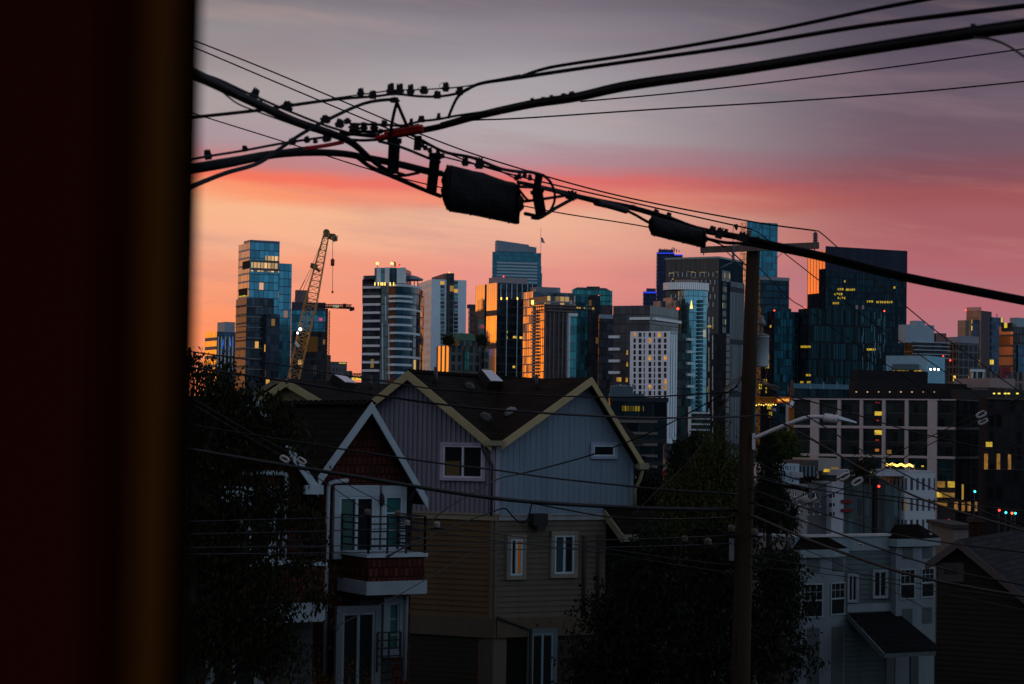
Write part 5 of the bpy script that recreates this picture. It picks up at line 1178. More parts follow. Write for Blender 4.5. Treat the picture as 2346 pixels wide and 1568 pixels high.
# lower storeys
olv = plain('clap_olive', (.12, .104, .08), .75, 0, .12, .6, .1); brn = plain('clap_brown', (.12, .072, .04), .75, 0, .12, .6, .1)
zb0 = FR.px(1133, 1437 - 20)[1]; zb1 = FR.px(1133, 1447)[1]; zbb = FL.px(1133, 1462)[1]
m = MB(); clap(m, FL, 0.12, Lw, zb0, zt1, .165); m.box(FL, 0, Lw, GB, zt1, -.25, 0); m.build('brown_wall', brn, hb)
m = MB(); clap(m, FR, 0.12, wR, zb0, zt1, .165); m.box(FR, 0.02, wR, GB, zt1, -.25, 0); m.build('olive_wall', olv, hb)
m = MB(); m.box(FL, 0, .12, zb0, zt1, .0, .05); m.box(FR, 0, .12, zb0, zt1, 0, .05); m.build('corner_board', plain('corner_olive', (.13, .105, .08), .75), hb)
m = MB(); m.box(FL, -.1, Lw, zbb, zb0, -.1, .10); m.box(FR, .101, wR, zbb, zb0, -.1, .10); m.build('belly_band', plain('band_olive', (.10, .08, .055), .75), hb)
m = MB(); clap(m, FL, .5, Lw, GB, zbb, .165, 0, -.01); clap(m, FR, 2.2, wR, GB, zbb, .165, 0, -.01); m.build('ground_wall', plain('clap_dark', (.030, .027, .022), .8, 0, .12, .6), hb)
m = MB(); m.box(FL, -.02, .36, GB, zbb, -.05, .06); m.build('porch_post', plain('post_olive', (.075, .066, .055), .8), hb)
m = MB(); m.box(FR, .5, 2.2, GB, zbb - .02, -.03, .012); m.build('porch_shade_panel', plain('porch_shade', (.008, .008, .008), .9), hb)  # flat black panel on the wall; the porch's shade is its colour
# windows
warm = plain('pane_warm', (.42, .13, .02), .6, 0, .25, 3, 0, .12)
curt = plain('blind_tan', (.13, .085, .035), .7, 0, .15, 2)
w, r_ = win(hb, FL, 1011, 1113, 1014, 1102, 1, .06, .10, plain('casing_violet', (.36, .31, .38), .6), None, plain('frame_lilac', (.55, .53, .60), .5), .05)
m = MB(); xm = (r_[0] + r_[1]) / 2; m.box(FL, xm + .12, r_[1] - .03, r_[2], r_[3] - .45, .071, .085); m.build('blind', curt, w)
w, r_ = win(hb, FR, 1352, 1412, 1014, 1052, 0, .015, .09, plain('casing_blue', (.25, .30, .40), .6), None, FRAME, .05)
w, r_ = win(hb, FR, 1160, 1203, 1225, 1328, 1, .04, .13, plain('casing_olive', (.22, .20, .17), .7), None, FRAME, .06)
m = MB(); xm = (r_[0] + r_[1]) / 2; m.box(FR, xm + .05, r_[1], r_[2], r_[3], .051, .06); m.build('curtain', warm, w)
w, r_ = win(hb, FR, 1261, 1321, 1217, 1324, 1, .04, .13, _cache['casing_olive'], None, FRAME, .06)
m = MB(); m.box(FR, r_[1] - .55, r_[1] - .2, r_[2], r_[3], .051, .06); m.build('curtain', plain('curtain_teal', (.03, .06, .07), .8), w)
w, r_ = win(hb, FR, 1208, 1272, 1440, 1640, 1, .04, .14, plain('casing_dusk', (.10, .13, .15), .7), None, plain('frame_teal', (.16, .26, .30), .5), .06)
# gutters, pipes, roof fittings
gut = plain('gutter_cream', (.26, .22, .14), .5)
m = MB(); p0 = FL.pt(.15, gl_.lo[1] - .05, .45); p1 = FL.pt(-.55, gl_.lo[1] - .05, .45); m.bar(p0, p1, .16, .16)
m.bar(FL.pt(-.50, gl_.lo[1] - .05, .45), FR.pt(-.1, gl_.lo[1] - .05, .55), .16, .16); m.build('gutter', gut, hb)
m = MB(); e = gr_.hi; m.bar(FR.pt(e[0] - .25, e[1] - .12, .55), FR.pt(e[0] + .1, e[1] - .12, .55), .2, .2); m.bar(FR.pt(e[0] + .0, e[1] - .12, .5), FR.pt(e[0], e[1] - .12, -8), .14, .14); m.build('gutter', gut, hb)
pipe(hb, 'downpipe', [FR.pt(e[0], e[1] - .2, .4), FR.pt(e[0] - .05, e[1] - .55, .35), FR.pt(wR + .02, e[1] - .9, .1), FR.pt(wR + .05, zt0 + .2, .06)], .055, gut)
pipe(hb, 'downpipe', [FL.pt(.30, gl_.lo[1] - .1, .4), FL.pt(.30, gl_.lo[1] - .3, .3), FL.pt(.06, gl_.lo[1] - .75, .12), FL.pt(.06, zt0, .12)], .045, plain('pipe_dark', (.05, .045, .05), .6))
for u in (1336, 1368): s_, _ = FR.px(u, 1300); pipe(hb, 'conduit', [FR.pt(s_, zb0, .08), FR.pt(s_, zt1 - .5, .08)], .06, plain('pipe_olive', (.05, .045, .04), .7))
pipe(hb, 'roof_drain', [FR.px and FR.pt(FR.px(1136, 1418)[0], FR.px(1136, 1415)[1], .1), FR.pt(FR.px(1212, 1440)[0], FR.px(1212, 1442)[1], .14), FR.pt(FR.px(1212, 1440)[0], GB, .14)], .06, _cache['pipe_olive'])
def on_roof(fc, g, u, v):
    """where the view ray through (u,v) meets the roof plane between lo and pk of gable g"""
    p0 = fc.pt(g.lo[0], g.lo[1], 0); p1 = fc.pt(g.pk[0], g.pk[1], 0); p2 = fc.pt(g.lo[0], g.lo[1], -1)
    n = (p1 - p0).cross(p2 - p0).normalized(); k = ray(u, v); t_ = (p0 - EYE).dot(n) / k.dot(n); return EYE + k * t_, (n if n.z > 0 else -n)
def skylight(par, fc, g, pts, h=.28):
    q = [on_roof(fc, g, u, v) for u, v in pts]; n = q[0][1]; m = MB()
    lo = [p - n * .05 for p, _ in q]; hi = [p + n * h for p, _ in q]
    for i in range(4): j = (i + 1) % 4; m.face([lo[i], lo[j], hi[j], hi[i]], 0)
    m.face(hi, 0); w = m.build('skylight', plain('curb_dark', (.02, .018, .018), .6), par)
    c_ = sum((p for p in hi), Vector()) / 4; m = MB(); m.face([c_ + (p - c_) * .93 + n * .025 for p in hi]); m.face([c_ + (p - c_) * .93 + n * .002 for p in reversed(hi)])
    m.build('glazing', plain('sky_glass', (.62, .64, .70), .22, .85, .04), w)
skylight(hb, FL, gl_, [(1091, 862), (1116, 864), (1143, 890), (1113, 890)])
def vent(par, fc, g, u, v, r_, mat):
    p, n = on_roof(fc, g, u, v); m = MB(); m.lathe(p - n * .05, n, [(r_, 0), (r_ * .95, .12), (r_ * .7, .22), (r_ * .1, .28)], 14); m.build('roof_vent', mat, par)
vent(hb, FL, gl_, 1112, 962, .26, plain('vent_black', (.03, .03, .032), .4)); vent(hb, FL, gl_, 1073, 891, .2, _cache['vent_black'])
for u, v in ((998, 880),): p, n = on_roof(FL, gl_, u, v); pipe(hb, 'roof_pipe', [p - Vector((0, 0, .1)), p + Vector((0, 0, .55))], .06, _cache['vent_black'])
p, n = on_roof(FR, gr_, 1170, 945); m = MB(); m.lathe(p - n * .05, n, [(.24, 0), (.22, .1), (.1, .2)], 14); m.build('roof_vent', plain('vent_grey', (.16, .17, .18), .4), hb)
p, n = on_roof(FR, gr_, 1229, 893); pipe(hb, 'roof_pipe', [p - Vector((0, 0, .1)), p + Vector((0, 0, .5))], .05, _cache['vent_black'])
ridge_caps(hb, FL, gl_.pk[0], gl_.pk[1], .4, -13, ROOFM)
m = MB(); s_, z_ = FR.px(1226, 1188, .1); m.box(FR, s_ - .22, s_ + .28, z_ - .22, z_ + .16, .05, .45); m.box(FR, s_ - .12, s_ + .18, z_ - .36, z_ - .2, .15, .5); m.build('wall_lamp', plain('lamp_black', (.015, .015, .017), .5), hb)
# small side porch roof
a, z0 = FR.px(1382, 1168); b, z1 = FR.px(1450, 1200); m = MB()
m.slab(FR.pt(a, z0 - .75, 1.3), FR.pt(b + .8, z0 - .75, 1.3), FR.pt(b + .8, z0 + .05, 0), FR.pt(a, z0 + .05, 0), .14, 0, 1); m.build('porch_roof', [ROOFM, SOFF], hb)
m = MB(); m.bar(FR.pt(a, z0 - .1, 0.02), FR.pt(a, z0 - .9, 1.32), .06, .24); m.bar(FR.pt(a, z0 - .85, 1.34), FR.pt(b + .8, z0 - .85, 1.34), .06, .22); m.build('porch_trim', plain('trim_moss', (.20, .19, .12), .7), hb)
m = MB(); m.box(FR, a + .1, a + 1.6, GB, z0 - .3, .01, .06); m.build('recess_shade_panel', plain('porch_shade', (.008, .008, .008), .9), hb)  # no recess is cut: a flat panel carries its shade as black colour

# ---- house C: next townhouse of the row, only its roofs show
C2 = P(760, 1000, 78)
FC = left_face(C2, 23)
hc = thing('townhouse', 'townhouse further back whose cream-trimmed gable peeks over the dark roof at left', 'house', (C2.x, C2.y, GB))
gc = Gable(FC, (752, 925), (656, 869), (560, 935), .35, 16, hc, ROOFM, YTRIM, .30)
m = MB(); m.poly(FC, [(-.5, GB), (gc.hi[0] - .3, GB), (gc.hi[0] - .3, gc.z_at(gc.hi[0] - .3) - .16), (gc.pk[0], gc.pk[1] - .17), (gc.lo[0] + .3, gc.z_at(gc.lo[0] + .3) - .16), (-.5, gc.z_at(gc.lo[0] + .3) - .2)], -.2, 0); m.build('wall', plain('clap_tan', (.20, .14, .085), .75, 0, .12, .6), hc)
skylight(hc, FC, gc, [(755, 871), (777, 872), (812, 893), (784, 892)])
for u, v in ((721, 872), (850, 893)):
    p, n = on_roof(FC, gc, u, v); pipe(hc, 'roof_pipe', [p - Vector((0, 0, .1)), p + Vector((0, 0, .6))], .05, _cache['vent_black'])
FC3 = left_face(P(700, 1000, 92), 23); c3 = P(700, 1000, 92)
hd_ = thing('townhouse', 'rearmost townhouse with a plain dark roof edge left of the cream gable', 'house', (c3.x, c3.y, GB))
g3 = Gable(FC3, (668, 875), (634, 866), (540, 925), .35, 14, hd_, ROOFM, plain('trim_grey', (.17, .15, .11), .7), .26)
m = MB(); m.poly(FC3, [(.2, GB), (g3.hi[0] - .3, GB), (g3.hi[0] - .3, g3.z_at(g3.hi[0] - .3) - .2), (g3.pk[0], g3.pk[1] - .2), (.2, g3.z_at(g3.lo[0]) - .2)], -.2, 0); m.build('wall', plain('wall_dusk', (.07, .06, .05), .8), hd_)
c4 = P(470, 900, 100); FC4 = left_face(c4, 23)

# ---- house A: red shingles, white trim
CA = P(760, 1100, 48)
FA = right_face(CA, 60); FAL = left_face(CA, 30)
ha = thing('shingled_house', 'red shingled house with steep white-trimmed gables, sliding doors and a black balcony rail', 'house', (CA.x, CA.y, GB))
RS = shingle('red_shake', (.085, .027, .022), .13, .21, .4, .85, .8); DKS = shingle('grey_shake', (.045, .045, .045), 3, .17, .15)
ga = Gable(FA, (728, 1092), (851, 921), (979, 1142), .38, 9, ha, ROOFM, GTRIM, .26, .16, 'right_roof' if False else 'roof')
sA0, _ = FA.px(738, 1100); sA1, _ = FA.px(944, 1150)
m = MB(); m.poly(FA, [(sA0, GB), (sA1, GB), (sA1, ga.z_at(sA1) - .17), (ga.pk[0], ga.pk[1] - .17), (sA0, ga.z_at(sA0) - .17)], -.25, 0); m.build('gable_wall', RS, ha)
ridge_caps(ha, FA, ga.pk[0], ga.pk[1], .38, -8.5, ROOFM)
sd_ = shingle('side_shake', (.05, .035, .03), .13, .21, .4)
m = MB(); q0, q1 = FA.pt(sA1, 0, -.25), FA.pt(sA1, 0, -9)
m.face([(q0.x, q0.y, GB), (q1.x, q1.y, GB), (q1.x, q1.y, ga.z_at(sA1) - .17), (q0.x, q0.y, ga.z_at(sA1) - .17)], 0, [(0, 0), (8.7, 0), (8.7, 8), (0, 8)]); m.build('side_wall', sd_, ha)
# left gable, further forward
FA2 = Face((CA + Vector((*(FA.n * 1.6), 0))).xy, FA.d)
g2 = Gable(FA2, (455, 1095), (583, 905), (728, 1112), .38, 10, ha, ROOFM, GTRIM, .26)
s20, _ = FA2.px(470, 1100); s21, _ = FA2.px(690, 1100)
m = MB(); m.poly(FA2, [(s20, GB), (s21, GB), (s21, g2.z_at(s21) - .17), (g2.pk[0], g2.pk[1] - .17), (s20, g2.z_at(s20) - .17)], -.25, 0); m.build('gable_wall', RS, ha)
m = MB(); q0, q1 = FA2.pt(s21, 0, -.26), FA2.pt(s21, 0, -1.6); m.face([(q0.x, q0.y, GB), (q1.x, q1.y, GB), (q1.x, q1.y, g2.z_at(s21) - .17), (q0.x, q0.y, g2.z_at(s21) - .17)]); m.build('side_wall', RS, ha)
# gutters and downpipes
m = MB(); e = g2.hi; m.bar(FA2.pt(e[0] - .3, e[1] - .1, .35), FA2.pt(e[0] + .1, e[1] - .1, .42), .2, .2); m.bar(FA2.pt(e[0] - .05, e[1] - .1, .4), FA2.pt(e[0] - .05, e[1] - .1, -3), .14, .16); m.build('gutter', GTRIM, ha)
DP = plain('pipe_white', (.36, .42, .47), .5)
pz = lambda fc, u, v, o: (lambda q: fc.pt(q[0], q[1], o))(fc.px(u, v, o))
pipe(ha, 'downpipe', [pz(FA, 797, 1101, .1), pz(FA, 768, 1104, .1), pz(FA, 756, 1107, .1), pz(FA, 752, 1118, .1), pz(FA, 748, 1300, .1), pz(FA, 744, 1550, .1)], .052, DP)
pipe(ha, 'downpipe', [pz(FA2, 557, 1085, .1), pz(FA2, 645, 1084, .1), pz(FA2, 655, 1088, .1), pz(FA2, 657, 1100, .1), pz(FA2, 650, 1290, .1)], .055, DP)
pipe(ha, 'downpipe', [pz(FA, 724, 1110, .3), pz(FA, 722, 1120, .3), pz(FA, 712, 1126, .3)], .06, DP)
pipe(ha, 'downpipe', [pz(FA, 952, 1125, .3), pz(FA, 942, 1140, .2), pz(FA, 938, 1160, .1), pz(FA, 935, 1260, .1)], .07, plain('pipe_black', (.02, .018, .018), .6))
# sliding doors and bay window with curtains
green = plain('curtain_green', (.055, .12, .11), .85, 0, .2, 3)
w, r_ = win(ha, FA, 764, 864, 1112, 1280, 1, .02, .12, GTRIM, None, plain('frame_blue_white', (.42, .52, .58), .5), .06, label='tall sliding balcony door with green curtains', head=.26)
m = MB(); m.box(FA, r_[0] + .02, (r_[0] + r_[1]) / 2 - .08, r_[2], r_[3], .031, .045); m.build('curtain', green, w)
w, r_ = win(ha, FA, 872, 926, 1113, 1264, 0, .02, .09, GTRIM, None, plain('frame_blue_white', (.42, .52, .58), .5), .05, 2, label='narrow bay window with teal curtain', head=.24)
m = MB(); m.box(FA, r_[0], r_[1], r_[2], r_[3], .031, .04); m.build('curtain', plain('curtain_sea', (.022, .12, .12), .8, 0, .2, 3), w)
w, r_ = win(ha, FA2, 505, 635, 1115, 1300, 1, .02, .17, GTRIM, None, plain('frame_blue_white', (.42, .52, .58), .5), .06, label='wide window half hidden by the dark tree')
m = MB(); m.box(FA2, r_[0] + .02, (r_[0] + r_[1]) / 2 - .08, r_[2], r_[3], .031, .045); m.build('curtain', plain('curtain_grey', (.08, .11, .11), .85), w)
# balcony box
OB = 1.5
b0, zs = FA.px(845, 1272, OB); b1, _ = FA.px(973, 1262, OB); _, zs2 = FA.px(845, 1333, OB); _, zs3 = FA.px(845, 1352, OB)
bL, _ = FA.px(752, 1272, 0.0)
m = MB(); b0 = min(b0, bL + .3); m.box(FA, b0, b1, zs2, zs - .06, 0, OB); m.build('balcony_skirt', RS, ha)
m = MB(); m.box(FA, b0 - .06, b1 + .06, zs - .06, zs + .02, 0, OB + .06); m.build('balcony_cap', GTRIM, ha)
m = MB(); m.box(FA, b0 - .05, b1 + .05, zs3 - .12, zs2, 0, OB + .05); m.build('balcony_fascia', plain('fascia_blue', (.26, .31, .35), .6), ha)
m = MB(); hz = .85
def railing(m, a, b, n, z, h, rails=5):
    a, b = Vector(a), Vector(b)
    for k in range(n + 1):
        p = a.lerp(b, k / n); m.bar((p.x, p.y, z), (p.x, p.y, z + h), .05)
    for k in range(rails):
        zz_ = z + h * (k + 1) / rails; m.bar((a.x, a.y, zz_), (b.x, b.y, zz_), .035)
railing(m, FA.pt(b0, 0, OB), FA.pt(b1, 0, OB), 3, zs + .02, hz); railing(m, FA.pt(b0, 0, .1), FA.pt(b0, 0, OB), 1, zs + .02, hz); railing(m, FA.pt(b1, 0, .1), FA.pt(b1, 0, OB), 1, zs + .02, hz); m.build('balcony_rail', RAIL, ha)
# second, left balcony
c0, z4 = FA2.px(520, 1296, .9); c1, _ = FA2.px(745, 1270, .9); _, z5 = FA2.px(585, 1385, .9); _, z6 = FA2.px(585, 1398, .9)
m = MB(); m.box(FA2, c0, c1, z5, z4 - .05, 0, .9); m.build('balcony_skirt', RS, ha)
m = MB(); m.box(FA2, c0 - .04, c1 + .04, z4 - .05, z4 + .02, 0, .95); m.build('balcony_cap', GTRIM, ha)
m = MB(); m.box(FA2, c0 + .4, c1, z5 - .42, z5, 0, .95); m.build('balcony_fascia', _cache['fascia_blue'], ha)
m = MB(); railing(m, FA2.pt(c0, 0, .9), FA2.pt(c1, 0, .9), 4, z4 + .02, hz); m.build('balcony_rail', RAIL, ha)
# ground storey; white trim, frames and pipes darkened, shade put into their colour
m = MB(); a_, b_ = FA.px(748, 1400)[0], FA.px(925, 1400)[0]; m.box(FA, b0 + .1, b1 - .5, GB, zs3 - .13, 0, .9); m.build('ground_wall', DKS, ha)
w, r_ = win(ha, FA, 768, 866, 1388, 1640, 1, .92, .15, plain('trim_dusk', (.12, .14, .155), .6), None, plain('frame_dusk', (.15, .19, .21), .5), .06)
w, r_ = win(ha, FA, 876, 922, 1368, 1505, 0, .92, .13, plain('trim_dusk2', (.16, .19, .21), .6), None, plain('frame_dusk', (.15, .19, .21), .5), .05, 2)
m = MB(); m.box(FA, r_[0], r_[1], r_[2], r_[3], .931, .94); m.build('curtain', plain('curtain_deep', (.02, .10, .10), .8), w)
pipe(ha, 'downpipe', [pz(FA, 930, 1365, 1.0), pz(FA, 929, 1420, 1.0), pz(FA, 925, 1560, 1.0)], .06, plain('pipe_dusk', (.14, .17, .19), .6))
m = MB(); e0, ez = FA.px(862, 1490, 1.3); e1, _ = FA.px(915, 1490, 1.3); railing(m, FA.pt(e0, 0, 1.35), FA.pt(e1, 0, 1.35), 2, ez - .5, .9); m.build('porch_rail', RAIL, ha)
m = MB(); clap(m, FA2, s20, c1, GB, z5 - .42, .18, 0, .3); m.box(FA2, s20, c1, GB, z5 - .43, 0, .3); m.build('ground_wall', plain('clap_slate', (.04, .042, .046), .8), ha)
pipe(ha, 'downpipe', [pz(FA2, 616, 1400, .4), pz(FA2, 612, 1560, .4)], .06, _cache['pipe_dusk'])
w, r_ = win(ha, FA2, 470, 600, 1400, 1600, 1, .33, .15, _cache['trim_dusk'], None, _cache['frame_dusk'], .06)
m = MB(); s_, z_ = FA.px(873, 1140, .1); m.lathe(FA.pt(s_, z_, .16), (0, 0, -1), [(.02, -.10), (.055, 0), (.06, .14), (.02, .2)], 8); m.build('wall_lantern', RAIL, ha)

# ---- house D: grey-green flat-roofed house with two bays
CD = P(1817, 1228, 80)
FD, FDL = right_face(CD, 62), left_face(CD, 28)
hd = thing('bay_front_house', 'grey-green flat-roofed house with two pale bay windows and a black porch roof', 'house', (CD.x, CD.y, GB))
zT = CD.z; wD = FD.px(2123, 1200)[0]; wDL = FDL.px(1740, 1224)[0]
BX = lambda x: (2996 + x * .4707) / 1.746
BY = lambda y: (1900 + y * .4707) / 1.746
grn = plain('clap_greygreen', (.085, .115, .12), .75, 0, .1, .6); pal = plain('bay_pale', (.165, .20, .225), .7, 0, .08, .6); pnl = plain('bay_panel', (.075, .095, .10), .7)
m = MB(); clap(m, FD, .12, wD, GB - 1, zT - .55, .2); m.box(FD, 0, wD, GB - 2, zT - .5, -.25, 0); m.build('green_wall', grn, hd)
m = MB(); clap(m, FDL, .1, wDL, GB - 1, zT - .4, .2); m.box(FDL, 0.26, wDL, GB - 2, zT - .4, -.25, 0); m.build('side_wall', plain('clap_side', (.10, .085, .085), .75), hd)
m = MB(); m.box(FD, -.1, wD + .1, zT - .62, zT - .06, -.2, .06); m.build('parapet', plain('parapet_pale_blue', (.20, .25, .28), .65), hd)
m = MB(); m.box(FD, -.16, wD + .16, zT - .06, zT + .03, -.3, .14); m.box(FDL, .15, wDL, zT - .06, zT + .03, -.3, .14); m.build('parapet_cap', plain('cap_pale', (.40, .40, .42), .6), hd)
m = MB(); m.box(FDL, .3, wDL, zT - .55, zT - .06, -.2, .06); m.build('parapet', plain('parapet_warm', (.26, .22, .22), .65), hd)
b = FD.pt(0, 0); dl = FDL.d * wDL; dr = FD.d * wD; q = lambda l, r: (b.x + dl.x * l + dr.x * r, b.y + dl.y * l + dr.y * r)
m = MB(); m.prism([q(1, .01), q(.02, .01), q(.02, 1), q(1, 1)], zT - .6, zT - .25); m.build('flat_roof', plain('roof_felt', (.04, .033, .033), .9, 0, .2, .6), hd)
def bay(u0, u1, u2, vtop, first):
    o = .35; f0, _ = FD.px(u0, BY(760), o); f1, _ = FD.px(u1, BY(760), o); s1 = max(f1 + .35, FD.px(u2, BY(760), 0)[0]); s0 = f0 - .02; ztop = FD.px((u0 + u1) / 2, vtop, o)[1]
    pts = [FD.pt(s0, 0, 0), FD.pt(f0, 0, o), FD.pt(f1, 0, o), FD.pt(s1, 0, 0)]
    m = MB(); m.prism([(p.x, p.y) for p in pts], GB - 2, ztop); m.build('bay', pal, hd)
    pts = [FD.pt(s0 - .18, 0, -.05), FD.pt(f0 - .14, 0, o + .22), FD.pt(f1 + .12, 0, o + .22), FD.pt(s1 + .3, 0, -.05)]; c_ = FD.pt((s0 + s1) / 2 - .3, 0, -.05)
    m = MB(); m.prism([(p.x, p.y) for p in pts], ztop - .05, ztop + .26); m.build('bay_cornice', plain('cornice_pale', (.20, .25, .27), .65), hd)
    m = MB(); zz_ = ztop + .26; pk = FD.pt((s0 + s1) / 2 + .3, zz_ + .55, -.04); pk2 = FD.pt((s0 + s1) / 2 - .9, zz_ + .55, -.04); P4 = [Vector((p.x, p.y, zz_)) for p in pts]
    m.face([P4[0], P4[1], pk2]); m.face([P4[1], P4[2], pk, pk2]); m.face([P4[2], P4[3], pk]); m.face([P4[3], P4[0], pk2, pk]); m.build('bay_roof', ROOFM, hd)
    f2 = Face(FD.pt(f0, 0, o).xy, FD.d); dd = (FD.pt(s1, 0, 0) - FD.pt(f1, 0, o)); f3 = Face(FD.pt(f1, 0, o).xy, dd.xy); f3w = dd.xy.length; f2w = f1 - f0
    return f2, f2w, f3, f3w
def bx_panel(fc, a, b, z0, z1, part='panel', mat=None):
    m = MB(); m.box(fc, a, b, z0, z1, -.05, .02); m.build(part, mat or pnl, hd)
def bx_win(fc, a, b, z0, z1, rows, upper=True):
    m = MB(); f_ = .05
    m.box(fc, a, a + f_, z0, z1, -.05, .05); m.box(fc, b - f_, b, z0, z1, -.05, .05); m.box(fc, a + f_, b - f_, z0, z0 + f_, -.05, .05); m.box(fc, a + f_, b - f_, z1 - f_, z1, -.05, .05); zm = (z0 + z1) / 2; m.box(fc, a + f_, b - f_, zm - .03, zm + .03, -.05, .05)
    for k in range(2): x = a + (b - a) * (k + 1) / 3; m.box(fc, x - .012, x + .012, zm + .03, z1 - f_, -.05, .02)
    m.box(fc, a + f_, b - f_, zm + .32, zm + .345, -.05, .02)
    w = m.build('window', plain('frame_slate', (.24, .29, .31), .5), hd); m = MB(); m.box(fc, a + f_, b - f_, z0 + f_, z1 - f_, -.1, .012); m.build('pane', PANE, w)
def zD(v, u=1900): return FD.px(u, v, .35)[1]
f2, w2, f3, w3 = bay(BX(432), BX(668), BX(826), BY(690), 1)
bx_panel(f2, w2 * .28, w2 * .72, zD(BY(830), 1850), zD(BY(715), 1850)); bx_win(f2, w2 * .14, w2 * .83, zD(BY(1215), 1850), zD(BY(925), 1850), 2); bx_panel(f2, w2 * .28, w2 * .72, GB - 1, zD(BY(1305), 1850))
bx_panel(f3, w3 * .25, w3 * .85, zD(BY(825), 1880), zD(BY(715), 1880)); bx_win(f3, w3 * .15, w3 * .92, zD(BY(1200), 1880), zD(BY(920), 1880), 2); bx_panel(f3, w3 * .25, w3 * .85, GB - 1, zD(BY(1300), 1880))
f2, w2, f3, w3 = bay(BX(1250), BX(1445), BX(1585), BY(597), 2)
bx_panel(f2, w2 * .28, w2 * .72, zD(BY(718), 2070), zD(BY(612), 2070)); bx_win(f2, w2 * .15, w2 * .82, zD(BY(1058), 2070), zD(BY(800), 2070), 2); bx_panel(f2, w2 * .28, w2 * .72, zD(BY(1270), 2070), zD(BY(1140), 2070))
bx_panel(f3, w3 * .2, w3 * .8, zD(BY(715), 2100), zD(BY(615), 2100)); bx_win(f3, w3 * .1, w3 * .9, zD(BY(1050), 2100), zD(BY(795), 2100), 2); bx_panel(f3, w3 * .2, w3 * .8, zD(BY(1270), 2100), zD(BY(1135), 2100))
win(hd, FD, BX(1045), BX(1172), BY(805), BY(1050), 1, .04, .07, plain('casing_pale', (.22, .26, .29), .6), None, plain('frame_slate', (.24, .29, .31), .5), .04)
win(hd, FD, BX(828), BX(920), BY(838), BY(1085), 1, .04, .07, plain('casing_pale', (.22, .26, .29), .6), None, plain('frame_slate', (.24, .29, .31), .5), .04)
m = MB(); a_, zA_ = FD.px(BX(830), BY(1165)); b_, _ = FD.px(BX(1245), BY(1085)); m.box(FD, a_, b_, zA_ - .02, zA_ + .3, 0, .06); m.build('belt_trim', plain('parapet_pale_blue', (.20, .25, .28), .65), hd)
# porch roof
pr = [FD.pt(a_, zA_ - .05, .06), FD.pt(b_, zA_ - .05, .06)]; e0 = FD.pt(a_ - .2, zA_ - 1.35, 2.6); e1 = FD.pt(b_ + .3, zA_ - 1.35, 2.6)
m = MB(); m.slab(e0, e1, pr[1], pr[0], .14, 0, 1); m.build('porch_roof', [shingle('roof_black', (.012, .012, .014), .9, .17, .3), SOFF], hd)
m = MB(); m.bar(e0 - Vector((0, 0, .1)), e1 - Vector((0, 0, .1)), .06, .16); m.bar(e0 - Vector((0, 0, .1)), pr[0] - Vector((0, 0, .12)), .06, .2); m.build('porch_trim', plain('trim_night', (.10, .12, .13), .7), hd)
m = MB()
for k in (.1, .5, .92):
    p = e0.lerp(e1, k); m.bar((p.x, p.y, GB - 2), (p.x, p.y, p.z - .15), .3)
m.build('porch_post', plain('post_night', (.09, .11, .12), .7), hd)
# ---- house E: brown clapboard cottage
CE = P(2440, 1440, 62)
FE = left_face(CE, 27)
he = thing('cottage', 'dark brown clapboard cottage with a shingled gable roof at the right edge', 'house', (CE.x, CE.y, GB))
ge = Gable(FE, (2420, 1425), (2195, 1236), (2120, 1290), .35, 14, he, shingle('roof_slate', (.024, .023, .028), .9, .2, .4), plain('trim_umber', (.10, .075, .07), .75), .26)
s0, s1 = ge.lo[0] + .3, FE.px(2146, 1300)[0]
m = MB(); m.poly(FE, [(s0, GB - 2), (s1, GB - 2), (s1, ge.z_at(s1) - .2), (ge.pk[0], ge.pk[1] - .2), (s0, ge.z_at(s0) - .2)], -.25, 0)
k = GB
while k < ge.pk[1] - .5:
    lo_, hi_ = s0, s1
    a_ = ge.pk[0] - (ge.pk[0] - ge.lo[0]) * min(1, max(0, (ge.pk[1] - .3 - k - .16) / max(.01, ge.pk[1] - ge.lo[1])))
    b_ = ge.pk[0] + (ge.hi[0] - ge.pk[0]) * min(1, max(0, (ge.pk[1] - .3 - k - .16) / max(.01, ge.pk[1] - ge.hi[1])))
    a_, b_ = max(s0, a_), min(s1, b_)
    if b_ - a_ > .2: clap(m, FE, a_, b_, k, k + .16, .16)
    k += .16
m.build('wall', plain('clap_umber', (.030, .023, .020), .8, 0, .12, .6), he)
win(he, FE, BX(1610), BX(1830), BY(745), BY(905), 0, .045, .14, plain('casing_umber', (.075, .06, .055), .8), plain('louvre_dark', (.04, .034, .032), .8), plain('casing_umber', (.075, .06, .055), .8), .06, 0)
# chimney and low roofs between
ch = thing('chimney', 'brick chimney stack standing behind the cottage roof', 'chimney', P(QX(1665), QY(1000), 84)); p0, p1 = P(QX(1580), QY(760), 84), P(QX(1755), QY(760), 84)
m = MB(); w_ = p1.x - p0.x; m.prism([(p0.x, 84), (p1.x, 84), (p1.x, 84 + w_), (p0.x, 84 + w_)], GB, p0.z, 0); m.build('stack', shingle('brick_dark', (.055, .025, .018), .22, .07, .3), ch)
m = MB(); m.prism([(p0.x - .08, 83.92), (p1.x + .08, 83.92), (p1.x + .08, 84.08 + w_), (p0.x - .08, 84.08 + w_)], p0.z, p0.z + .18); m.build('cap', plain('cap_dark', (.05, .03, .025), .8), ch)
p0, p1 = P(QX(1320), QY(850), 110), P(QX(1580), QY(830), 110)
sh = thing('garage', 'pale stucco garage wall behind the black bay roof', 'garage', (p0.x, 110, GB))
